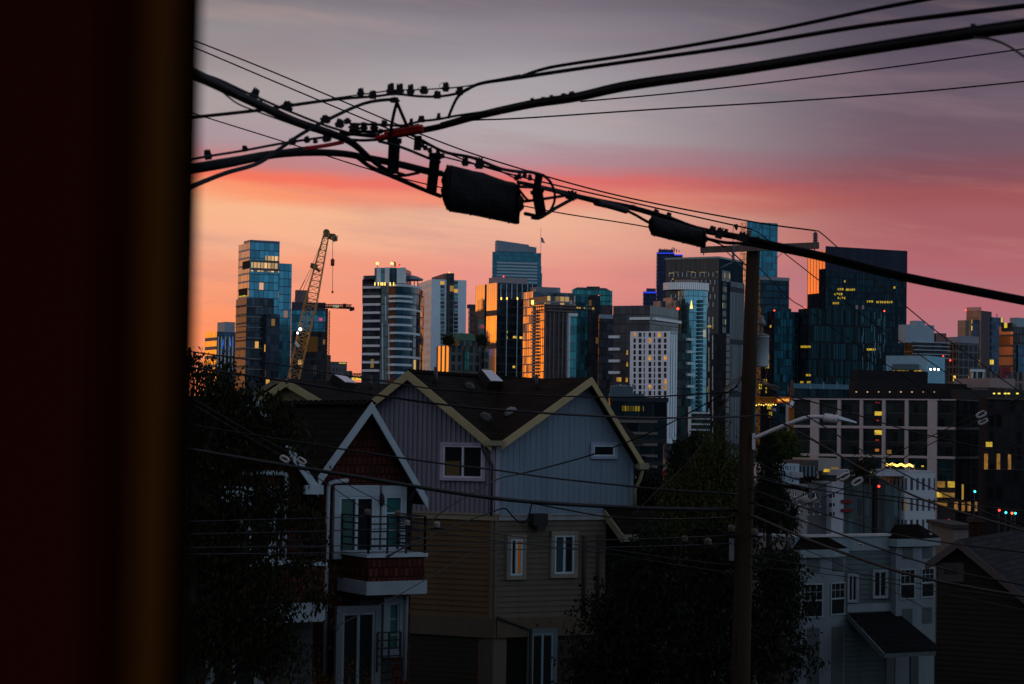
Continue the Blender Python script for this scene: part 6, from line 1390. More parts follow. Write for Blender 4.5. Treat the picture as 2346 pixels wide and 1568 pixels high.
m = MB(); m.prism([(p0.x, 110), (p1.x, 110), (p1.x, 116), (p0.x, 116)], GB - 3, p0.z); m.build('wall', plain('stucco_grey', (.16, .14, .135), .8), sh); m = MB(); m.prism([(p0.x - .2, 109.8), (p1.x + .2, 109.8), (p1.x + .2, 116.2), (p0.x - .2, 116.2)], p0.z, p0.z + .2); m.build('roof', plain('roof_dusk', (.05, .045, .045), .85), sh)
# tan low building with a chimney behind the central tree
p0, p1 = P(1508, 1155, 120), P(1540, 1155, 120)
lb = thing('low_house', 'low tan house with a brick chimney behind the olive house corner', 'house', (p0.x, 120, GB))
m = MB(); a0, a1 = P(1400, 1190, 122), P(1600, 1190, 122); m.prism([(a0.x, 122), (a1.x, 122), (a1.x, 130), (a0.x, 130)], GB - 4, a0.z, 0, 1); m.build('wall', [plain('wall_tan', (.13, .10, .085), .8), plain('roof_dusk', (.05, .045, .045), .85)], lb)
m = MB(); m.prism([(a0.x - .3, 121.7), (a1.x, 121.7), (a1.x, 122.3), (a0.x - .3, 122.3)], a0.z, a0.z + .22); m.build('eave', plain('eave_pale', (.28, .25, .23), .7), lb)
m = MB(); m.prism([(p0.x, 120), (p1.x, 120), (p1.x, 121.2), (p0.x, 121.2)], GB, p0.z - .15); m.build('chimney', shingle('brick_rose', (.16, .10, .085), .22, .07, .2), lb)
m = MB(); m.prism([(p0.x - .06, 119.94), (p1.x + .06, 119.94), (p1.x + .06, 121.26), (p0.x - .06, 121.26)], p0.z - .15, p0.z + .06); m.build('chimney_cap', plain('eave_pale', (.28, .25, .23), .7), lb)
# satellite dish on the flat roof
p = P(1789, 1160, 84); ds = thing('satellite_dish', 'grey satellite dish on a mast above the flat roof right of the pole', 'satellite dish', P(1789, 1215, 84))
ax = Vector((-.15, -1, .15)); m = MB(); r_ = .40; m.lathe(p, ax, [(r_ * .1, -.12), (r_ * .6, -.08), (r_, 0), (r_, .02), (r_ * .6, -.06), (.02, -.1)], 24); m.build('dish', plain('dish_grey', (.09, .10, .11), .6), ds)
m = MB(); m.tube([P(1789, 1222, 84.3), P(1790, 1165, 84.3)], .03, 6); m.tube([P(1790, 1180, 84), P(1786, 1200, 83.5)], .025, 6); m.build('mast', plain('pole_pale', (.35, .33, .35), .5), ds)
# ------------------------------------------------------------------ utility pole and what hangs on it
PD = 42.0; K = PD / FPX
WOODP = wood('pole_wood', (.034, .021, .015)); CERA = plain('porcelain_grey', (.16, .14, .13), .35); IRON = plain('galvanised', (.20, .20, .21), .5, .5)
top, mid_, bot = P(1727, 546, PD), P(1713, 943, PD), P(1696, 1568, PD)
gb = bot + (bot - mid_) * ((bot.z - GB) / (mid_.z - bot.z))
pole = thing('utility_pole', 'tall weathered wooden utility pole with one crossarm and ribbed insulators', 'utility pole', gb)
m = MB(); m.tube([gb, bot, mid_, top + Vector((0, 0, .02))], [.215, .197, .152, .138], 20); m.build('shaft', WOODP, pole)
m = MB(); a, b = P(1605, 573, PD - .22), P(1876, 563, PD - .22); m.bar(a, b, .10, .13); arm = m.build('crossarm', wood('arm_wood', (.16, .11, .09)), pole)
def insul(par, base, ax, n, r, h, part='insulator'):
    prof = [(r * .5, 0)]
    for k in range(n):
        z = h * k / n; prof += [(r * .62, z), (r, z + h / n * .35), (r, z + h / n * .55), (r * .6, z + h / n * .9)]
    prof += [(r * .5, h), (r * .35, h * 1.08)]; m = MB(); m.lathe(base, ax, prof, 16); return m.build(part, CERA, par)
insul(arm, P(1868, 557, PD - .22), (0, 0, 1), 6, .055, .21)
insul(arm, P(1716, 553, PD - .22), (0, 0, 1), 6, .055, .22)
m = MB(); m.tube([P(1612, 578, PD - .22), P(1612, 585, PD - .22)], .012, 6); m.tube([P(1866, 568, PD - .22), P(1866, 575, PD - .22)], .012, 6); m.build('bolt', IRON, arm)
m = MB(); m.bar(P(1795, 578, PD - .2), P(1742, 625, PD - .16), .035, .012); m.build('brace', IRON, pole)
m = MB(); m.bar(P(1664, 576, PD - .2), P(1710, 622, PD - .16), .035, .012); m.build('brace', IRON, pole)
m = MB(); q0, q1 = P(1679.5, 601, PD - .35), P(1680.5, 560, PD - .35); m.lathe(q0, q1 - q0, [(.03, 0)] + [x for k in range(9) for x in ((.022, .02 + k * .035), (.042, .03 + k * .035), (.022, .045 + k * .035))] + [(.02, .36)], 12); m.build('lightning_arrester', plain('arrester_grey', (.22, .21, .22), .45), pole)
m = MB(); m.tube([q0, P(1668, 606, PD - .4), P(1652, 614, PD - .45)], .016, 6); m.build('arrester_bracket', IRON, pole)
m = MB(); m.tube([P(1680, 557, PD - .35), P(1679, 535, PD - .3), P(1680, 520, PD - .25), P(1683, 515, PD - .22)], .006, 5); m.build('jumper_wire', DARKM, pole)
m = MB(); m.lathe(P(1686, 514, PD - .22), (0.1, 0, -1), [(.03, 0), (.05, .03), (.03, .09), (.008, .13)], 10); m.build('wire_clamp', plain('clamp_rust', (.06, .03, .03), .6), pole)
m = MB(); m.box(Face(P(1675, 1300, PD - .1).xy, (1, 0)), -.04, .05, P(1675, 1284, PD).z, P(1675, 1234, PD).z, -.05, .06); m.build('cable_guard', plain('guard_pale', (.14, .14, .145), .5), pole)
# transformer
tf = thing('transformer', 'pale grey cylindrical transformer can mounted high on the utility pole', 'transformer', P(1745, 842, PD + .35))
pb, pt_ = P(1744, 838, PD + .35), P(1748, 773, PD + .35); h = pt_.z - pb.z; r = .155; m = MB(); m.lathe(pb, (0, 0, 1), [(r * .9, -.03), (r, 0), (r, h), (r * 1.05, h), (r * 1.05, h + .02)], 28); m.build('tank', plain('tank_grey', (.56, .66, .70), .5, .0, .08, 2), tf)
m = MB(); m.lathe((pb.x, pb.y, pb.z + h + .02), (0, 0, 1), [(r * 1.08, 0), (r * 1.08, .02), (r * .6, .05), (.02, .06)], 28); m.build('lid', plain('lid_tan', (.24, .20, .18), .6), tf)
insul(tf, (pb.x - .01, pb.y, pb.z + h + .06), (0, 0, 1), 4, .05, .17, 'bushing'); m = MB(); m.lathe((pb.x, pb.y, pb.z + h + .24), (0, 0, 1), [(.05, 0), (.075, .03), (.07, .10), (.04, .13), (.05, .16), (.02, .21)], 16); m.build('bushing_cap', plain('cap_grey2', (.24, .22, .22), .5), tf)
m = MB(); m.bar(P(1722, 790, PD + .1), P(1740, 790, PD + .3), .06, .1); m.bar(P(1722, 825, PD + .1), P(1740, 825, PD + .3), .06, .1); m.build('mounting_bracket', IRON, tf)
m = MB(); m.tube([P(1755, 835, PD + .3), P(1757, 850, PD + .3), P(1752, 880, PD + .2), P(1742, 905, PD + .1)], .012, 6); m.build('lead_wire', DARKM, tf)
# street lamp
sl = thing('street_lamp', 'unlit pale cobra-head street lamp on a curved arm fixed to the utility pole', 'street lamp', P(1727, 1010, PD))
AL = plain('lamp_alu', (.68, .62, .63), .45, .2, .08, 4)
pts = [P(1728, 1004, PD - .18), P(1768, 987, PD - .3), P(1815, 968, PD - .5), P(1846, 957.5, PD - .6), P(1868, 955, PD - .68), P(1893, 956.5, PD - .75)]
m = MB(); m.tube([tuple(p) for p in spline([tuple(p) for p in pts], 6)], .042, 10); m.build('arm', AL, sl)
m = MB(); m.box(Face(P(1726, 1010, PD - .14).xy, (1, 0)), -.03, .035, P(1726, 1030, PD).z, P(1726, 993, PD).z, -.05, .07); m.build('bracket', AL, sl)
c0, c1, c2 = P(1888, 957.5, PD - .73), P(1918, 960.5, PD - .8), P(1962, 970, PD - .95); m = MB(); ax = (c1 - c0).normalized()
m.lathe(c0, ax, [(.05, -.02), (.085, .0), (.09, .03), (.09, .25), (.075, .28), (.05, .30)], 14); m.build('ballast_housing', AL, sl)
m = MB(); n_ = 10; prev = None
for i in range(n_ + 1):
    f = i / n_; p = c1.lerp(c2, f); w_ = .11 * math.sin(math.pi * min(1, .25 + f * .72)) ** .6; h_ = .075 * (1 - f * .6)
    ring = [p + Vector((0, w_ * math.cos(a), h_ * math.sin(a) * (1.0 if math.sin(a) > 0 else .35))) for a in [k * math.pi / 6 for k in range(12)]]
    if prev:
        for k in range(12): m.face([prev[k], prev[(k + 1) % 12], ring[(k + 1) % 12], ring[k]], 0, None, True)
    else: m.face(ring[::-1])
    prev = ring
m.face(prev); m.build('lamp_head', plain('head_ice', (.55, .62, .68), .35, .1), sl)
m = MB(); m.lathe(P(1912, 956, PD - .78), (0, 0, 1), [(.035, 0), (.04, .02), (.04, .09), (.02, .11)], 12); m.build('photocell', plain('cell_black', (.015, .015, .018), .5), sl)

# ------------------------------------------------------------------ overhead cables
CB = plain('cable_black', (.006, .0056, .007), .55, 0, .3, 3.0); CG = plain('cable_grey', (.020, .0195, .026), .6, 0, .3, 3.0); CLP = plain('clamp_dark', (.022, .020, .022), .6, .0, .3, 8); REDG = plain('guard_red', (.62, .010, .014), .5, 0, .2, 3)
def pts3(pp, n=8): return [P(u, v, d) for u, v, d in spline(pp, n)]
def run_on(T, R_, pp, lim):
    """wires carry on past the edges of the view towards their next poles"""
    if pp[0][0] <= lim: T.insert(0, T[0] + (P(*pp[0]) - P(*pp[1])).normalized() * 5.5); R_.insert(0, R_[0])
    if pp[-1][0] >= 2330 or pp[-1][1] < 0: T.append(T[-1] + (P(*pp[-1]) - P(*pp[-2])).normalized() * 14); R_.append(R_[-1])
    return T, R_
def cable(label, pp, px, mat=None, group='overhead cables', cat='cable', n=8, name='overhead_cable', sides=8):
    Q = spline(pp, n); ws = px if hasattr(px, '__len__') else [px] * len(pp); wi = np.interp(np.linspace(0, len(pp) - 1, len(Q)), range(len(pp)), ws)
    T, R_ = run_on([P(*q) for q in Q], [w * q[2] / FPX / 2 for w, q in zip(wi, Q)], pp, 510); m = MB(); m.tube(T, R_, sides); o = m.build(name, mat or CB, None, P(*pp[0])); return tag(o, label, cat, group)
def strand(par, part, pp, px, mat=None, n=8):
    Q = spline(pp, n); ws = px if hasattr(px, '__len__') else [px] * len(pp); wi = np.interp(np.linspace(0, len(pp) - 1, len(Q)), range(len(pp)), ws)
    T, R_ = run_on([P(*q) for q in Q], [w * q[2] / FPX / 2 for w, q in zip(wi, Q)], pp, 440); m = MB(); m.tube(T, R_, 8); return m.build(part, mat or CB, par)
def clamp(par, u, v, d, w, h, seed=0, ang=0.0):
    """bolted lashing clamp: a block, two plates and a bolt with a nut"""
    r = random.Random(seed + int(u * 7 + v)); p = P(u, v, d); k = d / FPX; m = MB(); w, h = w * k, h * k
    f_ = Face((p.x, p.y), (1, 0)); R_ = lambda x, z: (x * math.cos(ang) - z * math.sin(ang), x * math.sin(ang) + z * math.cos(ang))
    def blk(x0, x1, z0, z1, o0, o1):
        pp = [R_(x0, z0), R_(x1, z0), R_(x1, z1), R_(x0, z1)]; m.poly(f_, [(a, p.z + b) for a, b in pp], o0, o1)
    blk(-w / 2, w / 2, -h * .55, h * .44, -w * .35, w * .35); blk(-w * .34, w * .34, h * .44, h * .60, -w * .25, w * .25); blk(-w * .68, w * .68, -h * .32, h * .06, -w * .2, w * .2)
    t = R_(r.uniform(-.1, .1) * w, h * .5); t2 = R_(r.uniform(-.15, .15) * w, h * .74); a_, b_ = f_.pt(t[0], p.z + t[1]), f_.pt(t2[0], p.z + t2[1]); m.tube([a_, b_], w * .2, 6)
    for sx in (-.36, .36): t3, t4 = R_(sx * w, h * .3), R_(sx * w, h * (.62 + .2 * r.random())); m.tube([f_.pt(t3[0], p.z + t3[1]), f_.pt(t4[0], p.z + t4[1])], w * .13, 6)
    return m.build('clamp', CLP, par)
A_ = lambda x, y: (435.3 + x * .29296, 57.3 + y * .29296)      # reading grids of the enlarged photo
B_g = lambda x, y: (801.8 + x * .2441, 171.8 + y * .2441)
def S(f, seq, d0, d1):
    n = len(seq); return [(*f(x, y), d0 + (d1 - d0) * i / (n - 1)) for i, (x, y) in enumerate(seq)]
# thin conductors to the crossarm
c = cable('topmost thin wire running from the curtain edge down to the right crossarm insulator', [(440, 91, 22), (600, 155, 25), (760, 222, 28), (990, 318, 32), (1150, 374, 34.5), (1410, 447, 38), (1715, 507, 41), (1868, 529, 41.8)], 3.6)
c = cable('second thin wire just under the topmost one, ending at the middle insulator', [(440, 107, 22), (740, 234, 28), (985, 334, 32), (1130, 389, 34.5), (1420, 458, 38.5), (1715, 524, 41.8)], 3.6)
c = cable('lower thin wire passing behind the big hanging cylinder towards the pole', [(440, 259, 24), (480, 272, 24.5), (650, 325, 28), (880, 398, 32), (1100, 450, 35), (1270, 486, 38), (1480, 520, 40), (1640, 556, 41.5), (1712, 610, 42.4)], 3.0)
c = cable('thin wire dropping steeply from the right insulator towards the right edge', [(1868, 529, 41.8), (1882, 535, 42), (1945, 590, 40), (2080, 706, 37), (2170, 778, 35), (2356, 912, 32)], 2.8)
c = cable('thin wire slanting down from the middle insulator across the black tower', [(1717, 524, 41.8), (1740, 535, 41.5), (1790, 575, 41), (1888, 652, 39), (2000, 740, 38), (2120, 822, 36), (2356, 985, 32)], 2.4)
c = cable('faint thin wire crossing from the pole top past the red beacon', [(1726, 600, 42.3), (1808, 683, 41), (1850, 711, 40), (2000, 815, 38), (2200, 945, 36), (2356, 1040, 34)], 2.2)
# right-hand group
B3p = [(868, 318, 13.6), (940, 304, 13.5), (1010, 290, 13.3), (1100, 266, 13), (1220, 240, 12.4), (1320, 225, 12), (1450, 197, 11.4), (1700, 161, 10.4), (2000, 113, 9.4), (2230, 78, 8.8), (2360, 60, 8.4)]
b3 = cable('thickest black cable rising to the upper right corner, with clamps near its left end', B3p, [13, 15, 15, 15, 17, 18, 20, 21, 23, 25, 26])
strand(b3, 'messenger_wire', [(u, v - dv, d) for (u, v, d), dv in zip(B3p[2:], (7, 8, 9, 10, 11, 11, 13, 14, 15))], [5, 5, 5.5, 6, 6.5, 7, 8, 9, 10], CG)
for k, (x, y) in enumerate(((1710, 250), (1810, 240), (1890, 222), (2005, 205), (2080, 188))): clamp(b3, *B_g(x, y), 12.4, 9 if k < 3 else 13, 11, k)
clamp(b3, 2230, 66, 8.7, 13, 15)
strand(b3, 'messenger_wire', S(A_, [(1250, 775), (1520, 782), (1650, 790), (1730, 772), (1810, 754), (1945, 738), (2080, 712), (2346, 674)], 13.5, 12.9), 6, CG)
for k, (x, y) in enumerate(((1520, 775), (1730, 762), (1810, 740), (1945, 720))): clamp(b3, *A_(x, y), 13.3, 13 if k in (0, 2) else 8, 12, k)
m = MB(); Q = pts3([(863, 317, 13.5), (905, 308, 13.4), (968, 296, 13.3)]); m.tube(Q, [.017] * len(Q), 10); m.tube([q + Vector((0, -.01, .016)) for q in Q[4:]], .014, 8); m.build('red_guard', REDG, b3)
c = cable('small loose drop wire curling down at the far upper right edge', [(2232, 86, 8.7), (2270, 90, 8.5), (2310, 106, 8.3), (2356, 137, 8)], 6)
b4 = cable('upper cable running level from the curtain edge then rising to the right', [(436, 270, 12), (530, 260, 12.2), (600, 252, 12.4), (680, 240, 12.7), (770, 228, 13), (860, 221, 13.2), (905, 216, 13.2), (960, 221, 13.2), (1010, 221, 13.1), (1060, 211, 13), (1100, 192, 12.8), (1190, 178, 12.4), (1400, 147, 11.6), (1700, 105, 10.6), (2000, 57, 9.8), (2360, 12, 9)], [8, 8, 8, 8, 7, 6, 6, 6, 6, 7, 8, 9, 9, 10, 11, 13])
strand(b4, 'messenger_wire', [(760, 226, 13), (850, 214, 13.1), (905, 207, 13.1), (960, 206, 13.1), (1060, 199, 13), (1130, 184, 12.7), (1192, 172, 12.4)], 3.2, CG)
for k, (x, y, w, h) in enumerate(((1335, 530, 13, 14), (1430, 550, 15, 15), (1570, 510, 15, 22), (1640, 510, 15, 20), (1725, 515, 13, 20), (1830, 515, 15, 14), (1935, 550, 15, 14), (2000, 490, 13, 17), (2110, 520, 15, 15))): clamp(b4, *A_(x, y), 13, w, h, k)
m = MB(); q = [A_(1950 + 40 * (1 + math.cos(a)), 478 + 24 * math.sin(a)) for a in np.linspace(0, 6.28, 24)]; m.tube([P(u, v, 12.9) for u, v in q], .0015, 5); q = [(1740, 530), (1790, 492), (1850, 502), (1950, 500), (2060, 496)]; m.tube([P(*A_(x, y), 12.9) for x, y in q], .002, 5); m.build('loose_wire', CB, b4)
c = cable('twin of the upper rising cable, curving up to the top edge of the view', [(1185, 178, 12.5), (1240, 160, 12.2), (1300, 148, 12), (1500, 118, 11.4), (1750, 74, 10.6), (2000, 22, 9.9), (2160, -8, 9.5)], [7, 8, 8, 9, 9, 10, 11])
c = cable('short cable dropping in an S from the upper clamps to the thick black cable', [(1090, 196, 12.8), (1066, 207, 12.9), (1048, 224, 13), (1037, 245, 13.1), (1027, 270, 13.2)], 7, CG)
c = cable('upper of two hair-thin wires running level to the right edge', [(1330, 233, 26), (1500, 218, 25), (1700, 197, 24), (2000, 160, 22), (2356, 111, 20)], 3.4)
c = cable('lower of two hair-thin wires running level to the right edge', [(1040, 283, 27), (1080, 276, 27), (1200, 271, 26), (1500, 251, 25), (1800, 233, 23), (2100, 211, 21), (2356, 186, 20)], 3.6)
# left bundle
B1p = [(436, 166, 10.5), (470, 182, 10.8), (520, 206, 11.2), (600, 244, 11.9), (680, 280, 12.6), (760, 307, 13.2), (805, 327, 13.5), (850, 365, 13.7), (900, 405, 13.9)]
b1 = cable('thick black cable sloping down from the curtain edge to the tangle of clamps', B1p, [30, 27, 24, 22, 20, 19, 17, 12, 10])
strand(b1, 'messenger_wire', [(436, 161, 10.4), (500, 182, 11), (560, 210, 11.5), (650, 250, 12.3), (740, 286, 13), (800, 305, 13.4)], 6, CG)
strand(b1, 'messenger_wire', [(436, 168, 10.5), (500, 190, 11), (545, 218, 11.3), (600, 232, 11.9)], 3, CG)
strand(b1, 'second_strand', [(800, 322, 13.5), (838, 352, 13.6), (880, 385, 13.7), (930, 402, 13.8)], 7)
strand(b1, 'lower_strand', [(508, 210, 11.1), (545, 238, 11.4), (600, 260, 11.9), (700, 296, 12.8)], 4)
for k, (x, y, w, h, a) in enumerate(((505, 545, 16, 20, -.4), (760, 640, 20, 18, -.35), (1060, 740, 18, 14, -.3), (1170, 775, 16, 16, -.2), (1230, 755, 14, 10, .3), (1285, 800, 20, 12, -.1))): clamp(b1, *A_(x, y), 12 + k * .25, w, h, k, a)
B2p = [(436, 388, 12.2), (520, 374, 12.5), (620, 355, 13), (700, 350, 13.3), (780, 352, 13.6), (840, 362, 13.8), (920, 378, 14), (985, 394, 14.2), (1012, 398, 14.3)]
b2 = cable('thick lower cable arching over the orange sky into the big hanging cylinder', B2p, [24, 23, 20, 17, 16, 16, 17, 17, 14])
strand(b2, 'messenger_wire', [(436, 366, 12.2), (480, 358, 12.4), (560, 345, 12.8), (640, 330, 13.1), (720, 318, 13.4), (790, 310, 13.6), (870, 308, 13.6)], 6, CG)
strand(b2, 'second_strand', [(436, 378, 12.2), (520, 364, 12.6), (640, 346, 13.1), (720, 336, 13.4)], 5)
m = MB(); Q = pts3([(703, 340, 13.2), (745, 334, 13.3), (786, 326, 13.4)]); m.tube(Q, .014, 10); m.build('red_guard', REDG, b2)
for k, (x, y, w, h) in enumerate(((140, 1020, 15, 18), (430, 970, 11, 11), (800, 915, 14, 12), (915, 900, 11, 12), (980, 910, 9, 9), (1070, 890, 16, 13))): clamp(b2, *A_(x, y), 12.6 + k * .15, w, h, k, .2)
c = cable('grey cable crossing diagonally up from the curtain edge to the strut clamps', [(436, 430, 11.6), (470, 415, 11.8), (520, 396, 12), (590, 375, 12.3), (640, 342, 12.5), (690, 308, 12.7), (750, 275, 12.9), (830, 239, 13.1), (885, 229, 13.2), (908, 231, 13.2)], [13, 12, 11, 10, 9, 9, 9, 8, 8, 7], CG)
st = cable('pair of angled struts joining the upper clamps to the red-wrapped cable', [(908, 232, 13.2), (934, 293, 13.4)], 8, CG, None, 'strut', 4, 'strut')
strand(st, 'strut_leg', [(911, 230, 13.25), (902, 262, 13.3), (893, 312, 13.4)], 8, CG, 4); clamp(st, 904, 230, 13.2, 18, 10)
J = cable('tangle of short black splice cables under the red wrap', [(870, 312, 13.6), (850, 312, 13.6), (815, 308, 13.6), (780, 304, 13.5)], 9, CB, None, 'cable', 6, 'splice_cable')
for k, pp in enumerate(([(800, 300, 13.5), (850, 302, 13.55), (900, 298, 13.5), (960, 287, 13.4)], [(810, 284, 13.5), (870, 286, 13.5), (930, 287, 13.4)], [(790, 320, 13.5), (830, 322, 13.6), (872, 320, 13.6)], [(868, 324, 13.6), (920, 338, 13.8), (980, 362, 14.1), (1008, 372, 14.2)])): strand(J, 'splice_strand', pp, 7 if k != 1 else 4, CB if k % 2 else CG, 6)
for k, (x, y, w, h) in enumerate(((1360, 800, 13, 16), (1440, 800, 14, 17), (1290, 815, 10, 9), (1490, 835, 9, 9))): clamp(J, *A_(x, y), 13.5, w, h, k)
# ladder brackets round the big closure
br_ = thing('splice_bracket', 'black ladder-like bracket with broad plates left of the big hanging cylinder', 'bracket', P(940, 350, 14))
def plate(par, u0, v0, u1, v1, w, d, part='plate'):
    m = MB(); a, b = P(u0, v0, d), P(u1, v1, d); m.bar(a, b, w * d / FPX, .04, 0, (0, 1, 0)); m.bar(a + Vector((0, .0, 0)), a.lerp(b, .12), w * d / FPX * 1.25, .06, 0, (0, 1, 0)); return m.build(part, CB, par)
plate(br_, 904, 318, 900, 398, 26, 13.9); plate(br_, 998, 352, 988, 442, 24, 14.2)
m = MB(); m.bar(P(958, 316, 14), P(956, 344, 14), .05, .05); m.bar(P(952, 317, 14), P(966, 317, 14), .05, .03); m.build('post', CB, br_)
strand(br_, 'rail', [(807, 352, 13.6), (851, 384, 13.7), (899, 404, 13.9), (973, 436, 14.1), (1010, 450, 14.2)], [10, 11, 12, 10, 10]); strand(br_, 'rail', [(900, 404, 13.9), (930, 402, 14), (960, 396, 14.1)], 7)
for u, v in ((968, 334), (975, 340), (985, 345), (1003, 350), (1014, 358)): clamp(br_, u, v, 14.1, 9, 9)
br2 = thing('splice_bracket', 'black bracket with a round cable loop right of the big hanging cylinder', 'bracket', P(1235, 450, 14.8))
plate(br2, 1236, 398, 1228, 440, 18, 14.8); plate(br2, 1230, 436, 1240, 494, 25, 14.8)
for pp, w_ in (([(1187, 418, 14.6), (1217, 424, 14.8), (1302, 443, 15.3), (1380, 464, 15.8)], 9), ([(1190, 428, 14.6), (1240, 432, 14.9), (1310, 450, 15.3)], 7), ([(1200, 462, 14.7), (1240, 457, 14.9), (1305, 447, 15.3)], 7), ([(1190, 436, 14.6), (1205, 455, 14.7), (1215, 462, 14.7)], 6), ([(1203, 490, 14.7), (1240, 495, 14.9), (1275, 476, 15.1), (1312, 456, 15.3)], 9)): strand(br2, 'rail', pp, w_)
for u, v in ((1190, 405), (1202, 402), (1214, 408), (1183, 408)): clamp(br2, u, v, 14.6, 9, 11)
clamp(br2, 1308, 449, 15.3, 22, 16, 0, -.3)
UC = cable('smooth grey cable looping over the big hanging cylinder and round its right bracket', [(938, 308, 13.9), (958, 317, 14), (1017, 348, 14.1), (1083, 362, 14.2), (1144, 386, 14.4), (1190, 394, 14.6), (1217, 395, 14.7), (1250, 406, 14.8), (1268, 432, 14.9), (1270, 462, 15), (1256, 488, 15), (1235, 501, 14.95), (1218, 500, 14.9)], [7, 7, 8, 8, 8, 8, 8, 7, 6, 6, 6, 6, 6], CG)
strand(UC, 'second_strand', [(1010, 358, 14.1), (1066, 372, 14.2), (1130, 386, 14.4), (1183, 410, 14.6)], 4, CG)
for u, v, w_, h_ in ((1066, 372, 13, 16), (1098, 376, 17, 20)): clamp(UC, u, v, 14.2, w_, h_)
def closure(label, a, b, rpx, d0, d1, seam, ribs, end):
    o = thing('splice_closure', label, 'splice closure', P(*a, d0)); A, B = P(*a, d0), P(*b, d1); L = (B - A).length; ax = (B - A).normalized(); r = rpx * d0 / FPX
    prof = [(r * .25, -L * .05), (r * .55, -L * .03), (r * .8, L * .0), (r * .92, L * .03)]
    for k in range(ribs): f = .06 + .86 * k / max(1, ribs - 1); prof += [(r * (1 - .015 * (k % 2)), L * f)]
    prof += [(r * .96, L * .95), (r * .9, L * .99), (r * .5, L * 1.0), (r * .3, L * 1.05)]
    m = MB(); prev = None     # rings stand upright, so the slanted case has upright ends
    for rr_, h_ in prof:
        q = A + ax * h_; f_ = h_ / L; rr_ *= 1.05 - .12 * f_       # sags and creases a little, narrower towards the far end
        ring = []
        for k in range(28):
            t_ = 2 * math.pi * k / 28; w_ = rr_ * (1 + .035 * math.sin(3 * t_ + 7 * f_) + .02 * math.sin(5 * t_ - 13 * f_)); ring.append(q + Vector((0, w_ * math.cos(t_), w_ * math.sin(t_) * (1.06 if math.sin(t_) < 0 else 1))) + ax * (.10 * r * math.cos(t_ * 2 + 1) * (1 if f_ < .1 or f_ > .9 else 0)))
        if prev:
            for k in range(28): m.face([prev[k], ring[k], ring[(k + 1) % 28], prev[(k + 1) % 28]], 0, None, True)
        else: m.face(ring)
        prev = ring
    m.face(prev[::-1]); m.build('body', plain('closure_black', (.0075, .007, .0095), .62, 0, .3, 5, .3), o)
    side = Vector((0, 0, -1)); side = (side - ax * side.dot(ax)).normalized(); m = MB()
    n_ = 14
    m.bar(A + ax * L * .04 + side * r * .98, B - ax * L * .02 + side * r * .98, .03, r * seam, 0, tuple(side))
    for k in range(0, n_, 4): p = A + ax * L * (.07 + .86 * k / (n_ - 1)) + side * r * (.98 + seam * .5); m.bar(p - Vector((0, .02, 0)), p + Vector((0, .02, 0)), .012, .012)
    m.build('flange', CLP, o)
    for f in (.02, .985):
        q = A + ax * L * f; m = MB(); m.tube([q + Vector((0, r * .96 * math.cos(a), r * .96 * math.sin(a))) for a in np.linspace(0, 6.2832, 29)], .012, 6, 0, False); m.build('end_ring', CB, o)
    return o
closure('big black cylindrical splice case hanging under the cable left of centre', (1022, 428), (1190, 465), 50, 14.2, 14.8, .14, 9, 1)
# cable from the closure past the pole
B8p = [(1305, 447, 15.3), (1375, 463, 15.8), (1450, 478, 16.2), (1530, 502, 16.5), (1600, 527, 16.8), (1700, 547, 17), (1800, 568, 17), (1900, 590, 16.8), (2078, 634, 16.4), (2360, 691, 15.6)]
b8 = cable('thick twisted cable running across the pole top down to the right edge', B8p, [9, 10, 11, 11, 11, 12, 13, 13, 14, 15])
strand(b8, 'messenger_wire', [(u, v - dv, d - .05) for (u, v, d), dv in zip(B8p, (4, 5, 5, 6, 6, 7, 6, 6, 6, 7))], 5, CG)
strand(b8, 'second_strand', [(1312, 450, 15.4), (1345, 459, 15.6), (1430, 481, 16.1), (1486, 510, 16.4)], 7); strand(b8, 'second_strand', [(1622, 548, 16.9), (1660, 556, 17), (1710, 560, 17), (1800, 577, 17), (1900, 599, 16.8), (2078, 643, 16.4), (2360, 699, 15.6)], 8)
m = MB(); Q = pts3([(1366, 464, 15.7), (1400, 472, 15.9), (1434, 482, 16.1)]); m.tube(Q, [8.5 * 15.8 / FPX] * len(Q), 12); m.build('sleeve', CLP, b8)
for u, v, w_, h_ in ((1450, 476, 11, 9), (1503, 487, 12, 10), (1532, 494, 11, 10), (1632, 528, 14, 14), (1648, 536, 15, 20), (1663, 531, 9, 9), (1702, 545, 22, 16)): clamp(b8, u, v, 16.6, w_, h_, 0, -.25)
closure('smaller black cylindrical splice case hanging just left of the utility pole', (1492, 516), (1615, 547), 21, 16.2, 16.7, .18, 9, 1)
